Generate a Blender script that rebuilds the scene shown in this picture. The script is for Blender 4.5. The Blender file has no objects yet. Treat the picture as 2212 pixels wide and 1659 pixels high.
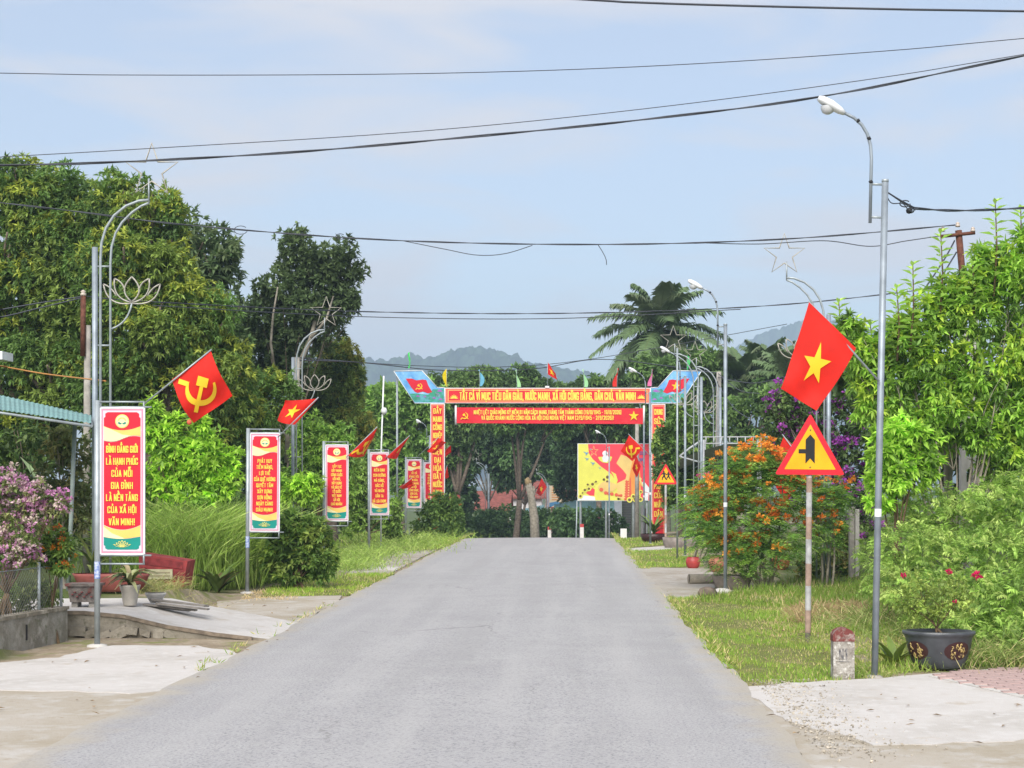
import bpy, bmesh, math, random
import numpy as np
from mathutils import Vector, Matrix

random.seed(7)
rng = np.random.default_rng(7)
S = bpy.context.scene
COL = S.collection

# ------------------------------------------------------------------ camera
F, CX, CY, H = 3540.0, 1231.0, 1047.0, 1.7      # focal length in photo pixels (2212 wide), vanishing point, eye height
cam_d = bpy.data.cameras.new('camera')
cam = bpy.data.objects.new('camera', cam_d); COL.objects.link(cam)
cam.location = (0, 0, H); cam.rotation_euler = (math.radians(90), 0, 0)
cam_d.sensor_width = 36; cam_d.lens = F / 2212 * 36
cam_d.shift_x = -(CX - 1106) / 2212; cam_d.shift_y = (CY - 829.5) / 2212
cam_d.clip_start = .1; cam_d.clip_end = 8000
S.camera = cam

# ------------------------------------------------------------------ world, sun, exposure
SUN_EL, SUN_AZ = math.radians(42), math.radians(-170)     # azimuth measured from +Y towards +X: behind the camera, to its left
w = bpy.data.worlds.new('World'); S.world = w; w.use_nodes = True
nt = w.node_tree; nt.nodes.clear()
N = nt.nodes.new; LK = nt.links.new
out = N('ShaderNodeOutputWorld'); bg = N('ShaderNodeBackground'); bg.inputs['Strength'].default_value = .05
sky = N('ShaderNodeTexSky'); sky.sky_type = 'NISHITA'; sky.sun_disc = False
sky.sun_elevation = SUN_EL; sky.sun_rotation = SUN_AZ
sky.air_density = 1.0; sky.dust_density = 1.0; sky.ozone_density = 2.2
tc = N('ShaderNodeTexCoord'); mp = N('ShaderNodeMapping'); mp.inputs['Scale'].default_value = (1.0, 1.0, 4.2)
nz = N('ShaderNodeTexNoise'); nz.inputs['Scale'].default_value = 5.5; nz.inputs['Detail'].default_value = 7; nz.inputs['Roughness'].default_value = .52
nz.inputs['Distortion'].default_value = .5
rp = N('ShaderNodeValToRGB'); rp.color_ramp.elements[0].position = .42; rp.color_ramp.elements[1].position = .62
rp.color_ramp.elements[0].color = (.42, .42, .42, 1); rp.color_ramp.elements[1].color = (.95, .95, .95, 1)
mx = N('ShaderNodeMix'); mx.data_type = 'RGBA'; mx.inputs['B'].default_value = (4.6, 4.5, 4.7, 1)
LK(tc.outputs['Generated'], mp.inputs['Vector']); LK(mp.outputs['Vector'], nz.inputs['Vector'])
LK(nz.outputs['Fac'], rp.inputs['Fac']); LK(rp.outputs['Color'], mx.inputs['Factor'])
LK(sky.outputs['Color'], mx.inputs['A']); LK(mx.outputs['Result'], bg.inputs['Color']); LK(bg.outputs['Background'], out.inputs['Surface'])

sun_d = bpy.data.lights.new('sun', 'SUN'); sun_d.energy = 1.5; sun_d.angle = math.radians(45); sun_d.color = (1, .955, .88)
sun = bpy.data.objects.new('sun', sun_d); COL.objects.link(sun); sun.location = (0, -20, 60)
dv = Vector((math.sin(SUN_AZ) * math.cos(SUN_EL), math.cos(SUN_AZ) * math.cos(SUN_EL), math.sin(SUN_EL)))
sun.rotation_euler = dv.to_track_quat('Z', 'Y').to_euler()

S.view_settings.view_transform = 'Standard'; S.view_settings.look = 'None'
S.view_settings.exposure = 1.9; S.view_settings.gamma = 1; S.view_settings.use_curve_mapping = False
S.cycles.max_bounces = 7; S.cycles.diffuse_bounces = 5; S.cycles.transmission_bounces = 4; S.cycles.transparent_max_bounces = 4
S.cycles.volume_bounces = 0; S.cycles.use_denoising = True
S.cycles.caustics_reflective = False; S.cycles.caustics_refractive = False

# ------------------------------------------------------------------ materials
MATS = {}
def mat(name, c, rough=.6, metal=0, var=.0, scale=6., c2=None, bump=0, bscale=60., spec=.4, detail=4, attr=False, transl=0, coat=0, lo=.35, hi=.65):
    """c: base colour; c2/var: second colour mixed in by noise; attr: multiply by vertex colour 'tint'"""
    if name in MATS: return MATS[name]
    m = bpy.data.materials.new(name); m.use_nodes = True
    t = m.node_tree; b = t.nodes['Principled BSDF']; n = t.nodes.new; l = t.links.new
    b.inputs['Roughness'].default_value = rough; b.inputs['Metallic'].default_value = metal
    b.inputs['Specular IOR Level'].default_value = spec
    if coat: b.inputs['Coat Weight'].default_value = coat
    col = None
    if var or c2:
        co = n('ShaderNodeTexCoord'); no = n('ShaderNodeTexNoise'); no.inputs['Scale'].default_value = scale
        no.inputs['Detail'].default_value = detail; l(co.outputs['Object'], no.inputs['Vector'])
        r = n('ShaderNodeMapRange'); r.inputs['From Min'].default_value = lo; r.inputs['From Max'].default_value = hi
        l(no.outputs['Fac'], r.inputs['Value'])
        x = n('ShaderNodeMix'); x.data_type = 'RGBA'
        a = c2 if c2 else [v * (1 - var) for v in c]; bb = c if c2 else [v * (1 + var) for v in c]
        x.inputs['A'].default_value = (*a, 1); x.inputs['B'].default_value = (*bb, 1)
        l(r.outputs['Result'], x.inputs['Factor']); col = x.outputs['Result']
    if attr:
        at = n('ShaderNodeAttribute'); at.attribute_name = 'tint'
        if col is None: col = at.outputs['Color']
        else:
            mu = n('ShaderNodeMix'); mu.data_type = 'RGBA'; mu.blend_type = 'MULTIPLY'; mu.inputs['Factor'].default_value = 1
            l(col, mu.inputs['A']); l(at.outputs['Color'], mu.inputs['B']); col = mu.outputs['Result']
    if col is None: b.inputs['Base Color'].default_value = (*c, 1)
    else: l(col, b.inputs['Base Color'])
    if bump:
        co = n('ShaderNodeTexCoord'); no = n('ShaderNodeTexNoise'); no.inputs['Scale'].default_value = bscale; no.inputs['Detail'].default_value = 5
        l(co.outputs['Object'], no.inputs['Vector'])
        bp = n('ShaderNodeBump'); bp.inputs['Strength'].default_value = bump; bp.inputs['Distance'].default_value = .02
        l(no.outputs['Fac'], bp.inputs['Height']); l(bp.outputs['Normal'], b.inputs['Normal'])
    if transl:
        tr = n('ShaderNodeBsdfTranslucent'); ms = n('ShaderNodeMixShader'); ms.inputs[0].default_value = transl
        if col is not None: l(col, tr.inputs['Color'])
        else: tr.inputs['Color'].default_value = (*c, 1)
        l(b.outputs[0], ms.inputs[1]); l(tr.outputs[0], ms.inputs[2]); l(ms.outputs[0], t.nodes['Material Output'].inputs['Surface'])
    MATS[name] = m
    return m

def ground_mat(name, cols, scales, rough=.9, bump=.3, bscale=40):
    """several noise layers over a first colour: cols[0], then (colour, scale, lo, hi) mixes"""
    m = bpy.data.materials.new(name); m.use_nodes = True
    t = m.node_tree; b = t.nodes['Principled BSDF']; n = t.nodes.new; l = t.links.new
    b.inputs['Roughness'].default_value = rough; b.inputs['Specular IOR Level'].default_value = .2
    co = n('ShaderNodeTexCoord'); cur = None
    for i, (c, sc, lo, hi) in enumerate(scales):
        no = n('ShaderNodeTexNoise'); no.inputs['Scale'].default_value = sc; no.inputs['Detail'].default_value = 6; no.inputs['Roughness'].default_value = .6
        mpn = n('ShaderNodeMapping'); mpn.inputs['Location'].default_value = (i * 7.3, i * 3.1, 0); l(co.outputs['Object'], mpn.inputs['Vector']); l(mpn.outputs['Vector'], no.inputs['Vector'])
        r = n('ShaderNodeMapRange'); r.inputs['From Min'].default_value = lo; r.inputs['From Max'].default_value = hi; l(no.outputs['Fac'], r.inputs['Value'])
        x = n('ShaderNodeMix'); x.data_type = 'RGBA'; l(r.outputs['Result'], x.inputs['Factor'])
        if cur is None: x.inputs['A'].default_value = (*cols, 1)
        else: l(cur, x.inputs['A'])
        x.inputs['B'].default_value = (*c, 1); cur = x.outputs['Result']
    l(cur, b.inputs['Base Color'])
    no = n('ShaderNodeTexNoise'); no.inputs['Scale'].default_value = bscale; no.inputs['Detail'].default_value = 6; l(co.outputs['Object'], no.inputs['Vector'])
    bp = n('ShaderNodeBump'); bp.inputs['Strength'].default_value = bump; bp.inputs['Distance'].default_value = .02
    l(no.outputs['Fac'], bp.inputs['Height']); l(bp.outputs['Normal'], b.inputs['Normal'])
    MATS[name] = m
    return m

GALV = mat('galvanised steel', (.34, .38, .40), .45, .35, .14, 9)
WHITE_G = mat('greyed white paint', (.42, .43, .45), .5, 0, .12, 4)
GALV_D = mat('weathered steel', (.27, .31, .35), .5, .35, .2, 5)
WHITE_P = mat('white paint', (.72, .73, .75), .5, 0, .08, 4)
RED = mat('banner red', (.60, .008, .03), .45, 0, .05, 3)
REDFLAG = mat('flag red', (.80, .022, .012), .7, 0, .08, 5, transl=.35)
YEL = mat('emblem yellow', (.85, .52, .02), .6, 0, .05, 5)
CREAM = mat('cream print', (.80, .72, .40), .5, 0, .06, 4)
ORANGE_B = mat('amber print', (.82, .52, .13), .5, 0, .06, 4)
GREEN_B = mat('teal print', (.0, .23, .19), .5, 0, .06, 4)
PINK_B = mat('pink print border', (.62, .25, .36), .5, 0, .05, 4)
LILAC = mat('pale lilac print', (.62, .56, .64), .5, 0, .05, 4)
GOLD_T = mat('gold lettering', (.88, .62, .08), .5, 0, .04, 8)
RUST = mat('rusted iron', (.12, .045, .028), .85, .1, .35, 14)
CONC = mat('pole concrete', (.30, .28, .25), .9, 0, .2, 7, bump=.3)
CONC_L = mat('pale concrete', (.48, .46, .43), .9, 0, .12, 7, bump=.25)
BARK = mat('grey bark', (.14, .11, .085), .95, 0, .35, 9, bump=.6, bscale=30)
BARK_P = mat('pale bark', (.27, .24, .19), .95, 0, .25, 9, bump=.5, bscale=30)
BARK_B = mat('brown stem', (.12, .08, .045), .95, 0, .3, 12)
LEAF = mat('leaf', (1, 1, 1), .55, attr=True, transl=.42, spec=.3)
LEAFM = mat('matt leaf', (1, 1, 1), .7, attr=True, transl=.42, spec=.2)
PETAL = mat('petal', (1, 1, 1), .7, attr=True, transl=.35, spec=.1)
GRASSM = mat('grass blade', (1, 1, 1), .65, attr=True, transl=.35, spec=.2)
BLACK = mat('black print', (.012, .012, .014), .5)
WIRE = mat('black cable', (.045, .05, .065), .55)
TIN = mat('green tin sheet', (.20, .36, .35), .5, .1, .14, 2.5)

# ------------------------------------------------------------------ pixel helpers (photo pixels, 2212 wide)
def P(x, y, D): return Vector(((x - CX) / F * D, D, H - (y - CY) / F * D))
def G(x, y, z=0.):
    D = F * (H - z) / (y - CY)
    return Vector(((x - CX) / F * D, D, z))
def sm(a, b, t):
    t = np.clip((t - a) / (b - a), 0, 1); return t * t * (3 - 2 * t)

# ------------------------------------------------------------------ mesh helper
class MB:
    def __init__(s): s.v = []; s.f = []; s.m = []; s.sm = []
    def add(s, vs, fs, mi=0, smooth=False):
        o = len(s.v); s.v += [tuple(p) for p in vs]
        s.f += [tuple(i + o for i in f) for f in fs]; s.m += [mi] * len(fs); s.sm += [smooth] * len(fs); return s
    def box(s, c, d, mi=0, rot=None):
        x, y, z = d[0] / 2, d[1] / 2, d[2] / 2
        vs = [Vector(p) for p in ((-x, -y, -z), (x, -y, -z), (x, y, -z), (-x, y, -z), (-x, -y, z), (x, -y, z), (x, y, z), (-x, y, z))]
        if rot is not None: vs = [rot @ p for p in vs]
        c = Vector(c)
        return s.add([p + c for p in vs], [(3, 2, 1, 0), (4, 5, 6, 7), (0, 1, 5, 4), (1, 2, 6, 5), (2, 3, 7, 6), (3, 0, 4, 7)], mi)
    def tube(s, path, r, n=8, mi=0, closed=False, cap=True):
        path = [Vector(p) for p in path]; k = len(path)
        rs = r if isinstance(r, (list, tuple)) else [r] * k
        vs = []; fs = []; ref = None
        for i, p in enumerate(path):
            a = path[(i - 1) % k] if (closed or i) else p; b = path[(i + 1) % k] if (closed or i < k - 1) else p
            t = (b - a).normalized() if (b - a).length > 1e-9 else Vector((0, 0, 1))
            if ref is None: ref = Vector((1, 0, 0)) if abs(t.x) < .8 else Vector((0, 1, 0))
            u = ref - t * ref.dot(t)
            if u.length < 1e-4: u = t.orthogonal()
            u.normalize(); ref = u; q = t.cross(u)
            for j in range(n):
                g = 2 * math.pi * j / n; vs.append(p + (u * math.cos(g) + q * math.sin(g)) * rs[i])
        for i in range(k if closed else k - 1):
            for j in range(n):
                a = i * n + j; b = i * n + (j + 1) % n; c = ((i + 1) % k) * n + (j + 1) % n; d = ((i + 1) % k) * n + j
                fs.append((a, b, c, d))
        s.add(vs, fs, mi, True)
        if cap and not closed:
            o = len(s.v) - len(vs)
            s.f += [tuple(o + j for j in range(n))[::-1], tuple(o + (k - 1) * n + j for j in range(n))]; s.m += [mi, mi]; s.sm += [False, False]
        return s
    def cyl(s, p, h, r, n=12, mi=0, r2=None): return s.tube([p, Vector(p) + Vector((0, 0, h))], [r, r if r2 is None else r2], n, mi)
    def lathe(s, prof, c=(0, 0, 0), n=20, mi=0, sx=1., sy=1.):
        c = Vector(c); vs = []; fs = []
        for r, z in prof:
            for j in range(n):
                g = 2 * math.pi * j / n; vs.append((c.x + r * sx * math.cos(g), c.y + r * sy * math.sin(g), c.z + z))
        for i in range(len(prof) - 1):
            for j in range(n):
                fs.append((i * n + j, i * n + (j + 1) % n, (i + 1) * n + (j + 1) % n, (i + 1) * n + j))
        s.add(vs, fs, mi, True)
        return s
    def flat(s, pts, y, mi=0):
        """polygon in the XZ plane facing -Y, triangulated when concave"""
        from mathutils.geometry import tessellate_polygon
        vs = [Vector((p[0], y, p[1])) for p in pts]
        tr = tessellate_polygon([vs]); fs = []
        for a, b, c in tr:
            nrm = (vs[b] - vs[a]).cross(vs[c] - vs[a]); fs.append((a, b, c) if nrm.y < 0 else (c, b, a))
        return s.add(vs, fs, mi)
    def prism(s, pts, z0, z1, mi=0):
        """outline in XY, from z0 (number or list) to z1"""
        from mathutils.geometry import tessellate_polygon
        k = len(pts); a = [Vector((p[0], p[1], z0[i] if isinstance(z0, list) else z0)) for i, p in enumerate(pts)]
        b = [Vector((p[0], p[1], z1[i] if isinstance(z1, list) else z1)) for i, p in enumerate(pts)]
        tr = tessellate_polygon([[Vector((p[0], p[1], 0)) for p in pts]]); fs = []
        for q in tr:
            u, v_, w_ = (b[i] for i in q); up = (v_ - u).cross(w_ - u).z > 0; q = tuple(q) if up else tuple(q)[::-1]
            fs.append(tuple(i + k for i in q)); fs.append(q[::-1])
        ar = sum(pts[i][0] * pts[(i + 1) % k][1] - pts[(i + 1) % k][0] * pts[i][1] for i in range(k))
        for i in range(k):
            j = (i + 1) % k; fs.append((i, j, j + k, i + k) if ar > 0 else (j, i, i + k, j + k))
        return s.add(a + b, fs, mi)
    def build(s, name, mats, parent=None, off=None):
        me = bpy.data.meshes.new(name)
        vs = s.v if off is None else [(p[0] - off[0], p[1] - off[1], p[2] - off[2]) for p in s.v]
        me.from_pydata(vs, [], s.f)
        for m in (mats if isinstance(mats, (list, tuple)) else [mats]): me.materials.append(m)
        me.polygons.foreach_set('material_index', s.m); me.polygons.foreach_set('use_smooth', s.sm)
        me.update()
        o = bpy.data.objects.new(name, me); COL.objects.link(o)
        if parent: o.parent = parent
        return o

def tag(o, label=None, cat=None, group=None, kind=None):
    if label: o['label'] = label
    if cat: o['category'] = cat
    if group: o['group'] = group
    if kind: o['kind'] = kind
    return o
def thing(name, label, cat, loc=(0, 0, 0), group=None, rz=0):
    o = bpy.data.objects.new(name, None); COL.objects.link(o); o.location = loc; o.rotation_euler = (0, 0, rz)
    o.empty_display_size = .2
    return tag(o, label, cat, group)
def arc(c, rx, rz, a0, a1, n, y=0):
    return [(c[0] + rx * math.cos(math.radians(a0 + (a1 - a0) * i / n)), y, c[1] + rz * math.sin(math.radians(a0 + (a1 - a0) * i / n))) for i in range(n + 1)]
def bez(p0, p1, p2, n=10):
    p0, p1, p2 = Vector(p0), Vector(p1), Vector(p2)
    return [(1 - t) ** 2 * p0 + 2 * t * (1 - t) * p1 + t * t * p2 for t in (i / n for i in range(n + 1))]

# lettering: condensed bold capitals drawn in strokes, with Vietnamese marks
import unicodedata
_C = [(1, .70), (1, .86), (.78, 1), (.22, 1), (0, .86), (0, .14), (.22, 0), (.78, 0), (1, .14), (1, .30)]
_O = [(.5, 1), (.8, 1), (1, .86), (1, .14), (.8, 0), (.2, 0), (0, .14), (0, .86), (.2, 1), (.5, 1)]
_D = [(0, 0), (0, 1), (.7, 1), (1, .82), (1, .18), (.7, 0), (0, 0)]
_P = [(0, 0), (0, 1), (.75, 1), (1, .88), (1, .58), (.75, .46), (0, .46)]
GLY = {'A': [[(0, 0), (.5, 1), (1, 0)], [(.2, .30), (.8, .30)]], 'B': [[(0, 0), (0, 1), (.72, 1), (.95, .88), (.95, .66), (.72, .54), (0, .54)], [(.72, .54), (1, .40), (1, .14), (.75, 0), (0, 0)]],
 'C': [_C], 'D': [_D], 'Đ': [_D, [(-.22, .5), (.4, .5)]], 'E': [[(1, 1), (0, 1), (0, 0), (1, 0)], [(0, .52), (.8, .52)]], 'G': [_C[:-1] + [(1, .46), (.55, .46)]], 'H': [[(0, 0), (0, 1)], [(1, 0), (1, 1)], [(0, .52), (1, .52)]],
 'I': [[(0, 0), (0, 1)]], 'K': [[(0, 0), (0, 1)], [(1, 1), (.1, .45)], [(.35, .6), (1, 0)]], 'L': [[(0, 1), (0, 0), (.9, 0)]], 'M': [[(0, 0), (0, 1), (.5, .25), (1, 1), (1, 0)]], 'N': [[(0, 0), (0, 1), (1, 0), (1, 1)]],
 'O': [_O], 'P': [_P], 'Q': [_O, [(.6, .25), (1.05, -.12)]], 'R': [_P, [(.5, .46), (1, 0)]], 'S': [[(1, .74), (1, .88), (.78, 1), (.22, 1), (0, .86), (0, .66), (.2, .55), (.8, .45), (1, .34), (1, .14), (.78, 0), (.22, 0), (0, .14), (0, .26)]],
 'T': [[(0, 1), (1, 1)], [(.5, 1), (.5, 0)]], 'U': [[(0, 1), (0, .14), (.22, 0), (.78, 0), (1, .14), (1, 1)]], 'V': [[(0, 1), (.5, 0), (1, 1)]], 'X': [[(0, 0), (1, 1)], [(0, 1), (1, 0)]], 'Y': [[(0, 1), (.5, .48), (1, 1)], [(.5, .48), (.5, 0)]],
 '0': [_O], '1': [[(.1, .78), (.55, 1), (.55, 0)]], '2': [[(0, .76), (.1, .94), (.4, 1), (.9, .94), (1, .72), (.9, .5), (0, 0), (1, 0)]], '4': [[(.75, 0), (.75, 1), (0, .3), (1, .3)]], '5': [[(.95, 1), (.1, 1), (.05, .56), (.7, .6), (1, .42), (1, .16), (.72, 0), (.2, 0), (0, .14)]],
 '6': [[(.95, .88), (.7, 1), (.25, 1), (0, .8), (0, .14), (.22, 0), (.78, 0), (1, .14), (1, .46), (.78, .58), (.05, .52)]], '8': [[(.5, .54), (.1, .66), (.06, .88), (.3, 1), (.7, 1), (.94, .88), (.9, .66), (.5, .54), (0, .36), (0, .12), (.25, 0), (.75, 0), (1, .12), (1, .36), (.5, .54)]], '9': [[(.05, .12), (.3, 0), (.75, 0), (1, .2), (1, .86), (.78, 1), (.22, 1), (0, .86), (0, .54), (.22, .42), (.95, .48)]],
 '/': [[(0, -.05), (.8, 1.05)]], '-': [[(.1, .45), (.8, .45)]], '(': [[(.6, 1.08), (.15, .8), (.15, .2), (.6, -.08)]], ')': [[(.0, 1.08), (.45, .8), (.45, .2), (.0, -.08)]], ',': [[(.15, .06), (.15, -.06), (.0, -.2)]], '!': [[(.1, 1), (.1, .32)], [(.1, .0), (.1, .06)]]}
MARK = {'\u0300': [[(.2, 1.40), (.6, 1.20)]], '\u0301': [[(.4, 1.20), (.8, 1.40)]], '\u0302': [[(.12, 1.16), (.5, 1.34), (.88, 1.16)]], '\u0306': [[(.12, 1.34), (.3, 1.18), (.7, 1.18), (.88, 1.34)]], '\u0303': [[(.05, 1.20), (.3, 1.34), (.65, 1.22), (.95, 1.36)]], '\u0309': [[(.35, 1.42), (.6, 1.40), (.6, 1.28), (.45, 1.18)]], '\u031b': [[(1.0, .98), (1.22, 1.06), (1.22, 1.2)]], '\u0323': [[(.42, -.24), (.58, -.24)]]}
WID = {'I': .0, 'M': 1.35, '1': .6, '/': .8, '-': .9, '(': .6, ')': .45, ',': .15, '!': .2, 'L': .9, 'T': .95}
def text_into(mb, s, cx, cz, h, wmax, y, mi=0, bold=.155, squeeze=.34):
    """one line of capitals of cap height h centred on (cx, cz)"""
    strokes = []; x = 0.; gap = .72
    for ch in s:
        if ch == ' ': x += .75; continue
        dec = unicodedata.normalize('NFD', ch) if ch != 'Đ' else 'Đ'; w_ = WID.get(dec[0], 1.); up = 0.
        for q in GLY.get(dec[0], []): strokes.append([(x + p[0] * w_, p[1]) for p in q])
        hats = [m_ for m_ in dec[1:] if m_ in ('\u0302', '\u0306')]
        for m_ in dec[1:]:
            dz = .20 if (hats and m_ in ('\u0300', '\u0301', '\u0303', '\u0309')) else 0.; ww = max(w_, .7); x0_ = x + (w_ - ww) / 2
            for q in MARK.get(m_, []): strokes.append([(x0_ + p[0] * ww, p[1] + dz) for p in q])
        x += w_ + gap
    W_ = x - gap; sx = min(h * squeeze, wmax / W_); b = bold * h / 2; bx = min(b, sx * .30); e = 0
    for q in strokes:
        for i, (a, c) in enumerate(zip(q[:-1], q[1:])):
            A = Vector((cx + (a[0] - W_ / 2) * sx, cz + (a[1] - .5) * h)); B = Vector((cx + (c[0] - W_ / 2) * sx, cz + (c[1] - .5) * h)); d = B - A
            if d.length < 1e-6: continue
            d.normalize(); n = Vector((-d.y, d.x)); th = (abs(n.x) * bx + abs(n.y) * b * .85); ex = d * min(th, b) * .8; e += 1; yy = y - .0004 * (e % 7)
            mb.add([(p.x, yy, p.y) for p in (A - ex - n * th, B + ex - n * th, B + ex + n * th, A - ex + n * th)], [(0, 1, 2, 3)], mi)

# ------------------------------------------------------------------ foliage helper (numpy)
LEAF_GAIN = 2.9; GRASS_GAIN = 1.75
def nrm(a): return a / np.maximum(np.linalg.norm(a, axis=-1, keepdims=True), 1e-9)
def tri_mesh(name, V, T, C, material, parent=None, off=None):
    bright = 1. if name == 'hill' else LEAF_GAIN if material in (LEAF, LEAFM) else GRASS_GAIN if material == GRASSM else 1.
    me = bpy.data.meshes.new(name); nv, ntri = len(V), len(T)
    if off is not None: V = V - np.array(off)
    me.vertices.add(nv); me.vertices.foreach_set('co', V.astype(np.float32).ravel())
    me.loops.add(ntri * 3); me.loops.foreach_set('vertex_index', T.astype(np.int32).ravel())
    me.polygons.add(ntri); me.polygons.foreach_set('loop_start', np.arange(0, ntri * 3, 3, dtype=np.int32))
    me.polygons.foreach_set('loop_total', np.full(ntri, 3, dtype=np.int32))
    at = me.color_attributes.new('tint', 'FLOAT_COLOR', 'POINT')
    at.data.foreach_set('color', np.concatenate([C * bright, np.ones((nv, 1))], 1).astype(np.float32).ravel())
    me.materials.append(material); me.update(calc_edges=True)
    o = bpy.data.objects.new(name, me); COL.objects.link(o)
    if parent: o.parent = parent
    return o
def leaf_arrays(B, A, U, L, W, col, fold=.18, droop=.12, tipw=.45):
    A = nrm(A); Sd = nrm(np.cross(A, U)); Nn = np.cross(Sd, A); L = L[:, None]; W = W[:, None]
    v = np.stack([B, B + A * L * tipw + Sd * W / 2 + Nn * W * fold, B + A * L - Nn * L * droop, B + A * L * tipw - Sd * W / 2 + Nn * W * fold], 1)
    n = len(B); i = np.arange(n)[:, None] * 4
    T = np.concatenate([i + np.array([[0, 1, 2]]), i + np.array([[0, 2, 3]])], 0)
    return v.reshape(-1, 3), T, np.repeat(col, 4, 0)
class Leaves:
    def __init__(s): s.V = []; s.T = []; s.C = []; s.n = 0
    def put(s, *a, **k):
        V, T, C = leaf_arrays(*a, **k); s.V.append(V); s.T.append(T + s.n); s.C.append(C); s.n += len(V)
    def build(s, name, material, parent=None, off=None):
        return tri_mesh(name, np.concatenate(s.V), np.concatenate(s.T), np.concatenate(s.C), material, parent, off)
def rdir(n):
    return nrm(rng.normal(size=(n, 3)))
def rosettes(lv, tips, dirs, k, L, W, cols, spread=.9, droop=.25, jit=.22, lj=.25):
    """k leaves round each twig tip"""
    n = len(tips); t = np.repeat(tips, k, 0); d = np.repeat(dirs, k, 0); c = np.repeat(cols, k, 0)
    A = nrm(d * (1 - .5 * spread) + rdir(n * k) * spread); A[:, 2] -= droop; A = nrm(A)
    U = nrm(rdir(n * k) * .55 + np.array([0, 0, 1.]))
    LL = L * (1 - lj + 2 * lj * rng.random(n * k)); WW = W * (.8 + .4 * rng.random(n * k))
    c = c * (1 - jit + 2 * jit * rng.random((n * k, 1)))
    lv.put(t - A * LL[:, None] * .1, A, U, LL, WW, c)
def lobe(x, y, rx, ry, D, dep=None):
    c = P(x, y, D); return (np.array(c), np.array([rx * D / F, (dep if dep else .8 * rx * D / F), ry * D / F]))
def crown_tips(lobes, per_m2=14, sub=.36, nsub=16, fill=.25, ragged=.3):
    """twig tips on bumpy clumps covering each lobe; returns tips, directions, clump ids"""
    TT, DD, ID = [], [], []; cid = 0
    for c, r in lobes:
        d = rdir(nsub); d[:, 2] = d[:, 2] * .9 + .1; d = nrm(d)
        for q in d:
            rr = r * sub * (.7 + .7 * rng.random()); sc = c + q * r * (1 - sub * .75 + ragged * (rng.random() - .55))
            m = max(6, int(per_m2 * 4 * np.mean(rr) ** 2 * 2.2))
            e = rdir(m); rad = 1 - .45 * rng.random((m, 1)) ** 2
            e2 = e * rad * (1 + .22 * rng.normal(size=(m, 1)) * ragged)
            TT.append(sc + e2 * rr); DD.append(nrm(e + .4 * q + np.array([0, 0, .25]))); ID.append(np.full(m, cid)); cid += 1
        m = int(per_m2 * fill * 12 * np.mean(r) ** 2)
        e = rdir(m); TT.append(c + e * r * (.45 + .4 * rng.random((m, 1)))); DD.append(e); ID.append(np.full(m, cid)); cid += 1
    return np.concatenate(TT), np.concatenate(DD), np.concatenate(ID), cid
def clump_cols(ids, n, pal, wts, dirs=None, flush=None, flush_amt=0.):
    pal = np.array(pal); pick = rng.choice(len(pal), size=n, p=np.array(wts) / sum(wts))
    base = pal[pick] * (.8 + .4 * rng.random((n, 1)))
    c = base[ids]
    if flush is not None:       # young shoots of another colour on some clumps' tips
        has = rng.random(n) < flush_amt; f = has[ids] & (dirs[:, 2] > .0) & (rng.random(len(ids)) < .8)
        c = np.where(f[:, None], np.array(flush) * (.75 + .5 * rng.random((len(ids), 1))), c)
    return c
def limb_path(a, b, sag=.1, n=6):
    a, b = Vector(a), Vector(b); j = Vector((random.uniform(-1, 1), random.uniform(-1, 1), 0)) * sag * (b - a).length
    return bez(a, (a + b) / 2 + j + Vector((0, 0, .08 * (b - a).length)), b, n)
def tree(name, label, cat, base, lobes, leafL, leafW, pal, wts, per_m2=14, k=5, flush=None, flush_amt=0, trunk_r=.16, fork=.35, bark=None,
         spread=.9, droop=.25, nsub=16, sub=.36, fill=.25, ragged=.3, group=None, material=None, stems=1, blossoms=None, kind_crown='crown'):
    base = Vector(base); t = thing(name, label, cat, base, group)
    cen = sum((Vector(c) for c, r in lobes), Vector()) / len(lobes)
    mb = MB()
    for si in range(stems):
        b0 = base + (Vector((random.uniform(-.2, .2), random.uniform(-.2, .2), 0)) if stems > 1 else Vector())
        f = base.lerp(cen, fork) + Vector((random.uniform(-.2, .2), 0, 0)) * trunk_r * 4
        tr = limb_path(b0 - Vector((0, 0, .15)), f, .05); mb.tube(tr, [trunk_r * (1.25 - .45 * i / 6) for i in range(7)], 8)
        for c, r in lobes[si::stems]:
            c = Vector(c); mb.tube(limb_path(f, c, .12), [trunk_r * (.62 - .5 * i / 6) for i in range(7)], 6)
            for q in range(3):
                e = Vector(rdir(1)[0]); e = Vector((e.x * r[0], e.y * r[1], e.z * r[2])) * .8
                mb.tube(limb_path(c.lerp(f, .3), c + e, .15, 4), [trunk_r * (.3 - .2 * i / 4) for i in range(5)], 5)
    mb.build('trunk', bark or BARK, t, base)
    tips, dirs, ids, n = crown_tips(lobes, per_m2, sub, nsub, fill, ragged)
    cols = clump_cols(ids, n, pal, wts, dirs, flush, flush_amt)
    lv = Leaves(); rosettes(lv, tips, dirs, k, leafL, leafW, cols, spread, droop)
    tag(lv.build(kind_crown, material or LEAF, t, base), kind='stuff')
    if blossoms:
        nb, rad, cs, zmin, cnt, pl = blossoms
        cand = np.where(dirs[:, 2] > zmin)[0]; pk = rng.choice(cand, size=min(nb, len(cand)), replace=False)
        bl = Leaves()
        for q in pk: blossom(bl, tips[q] + dirs[q] * rad * .4, rad, cs[rng.integers(len(cs))], cnt, pl)
        tag(bl.build('blossoms', PETAL, t, base), kind='stuff')
    return t
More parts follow.
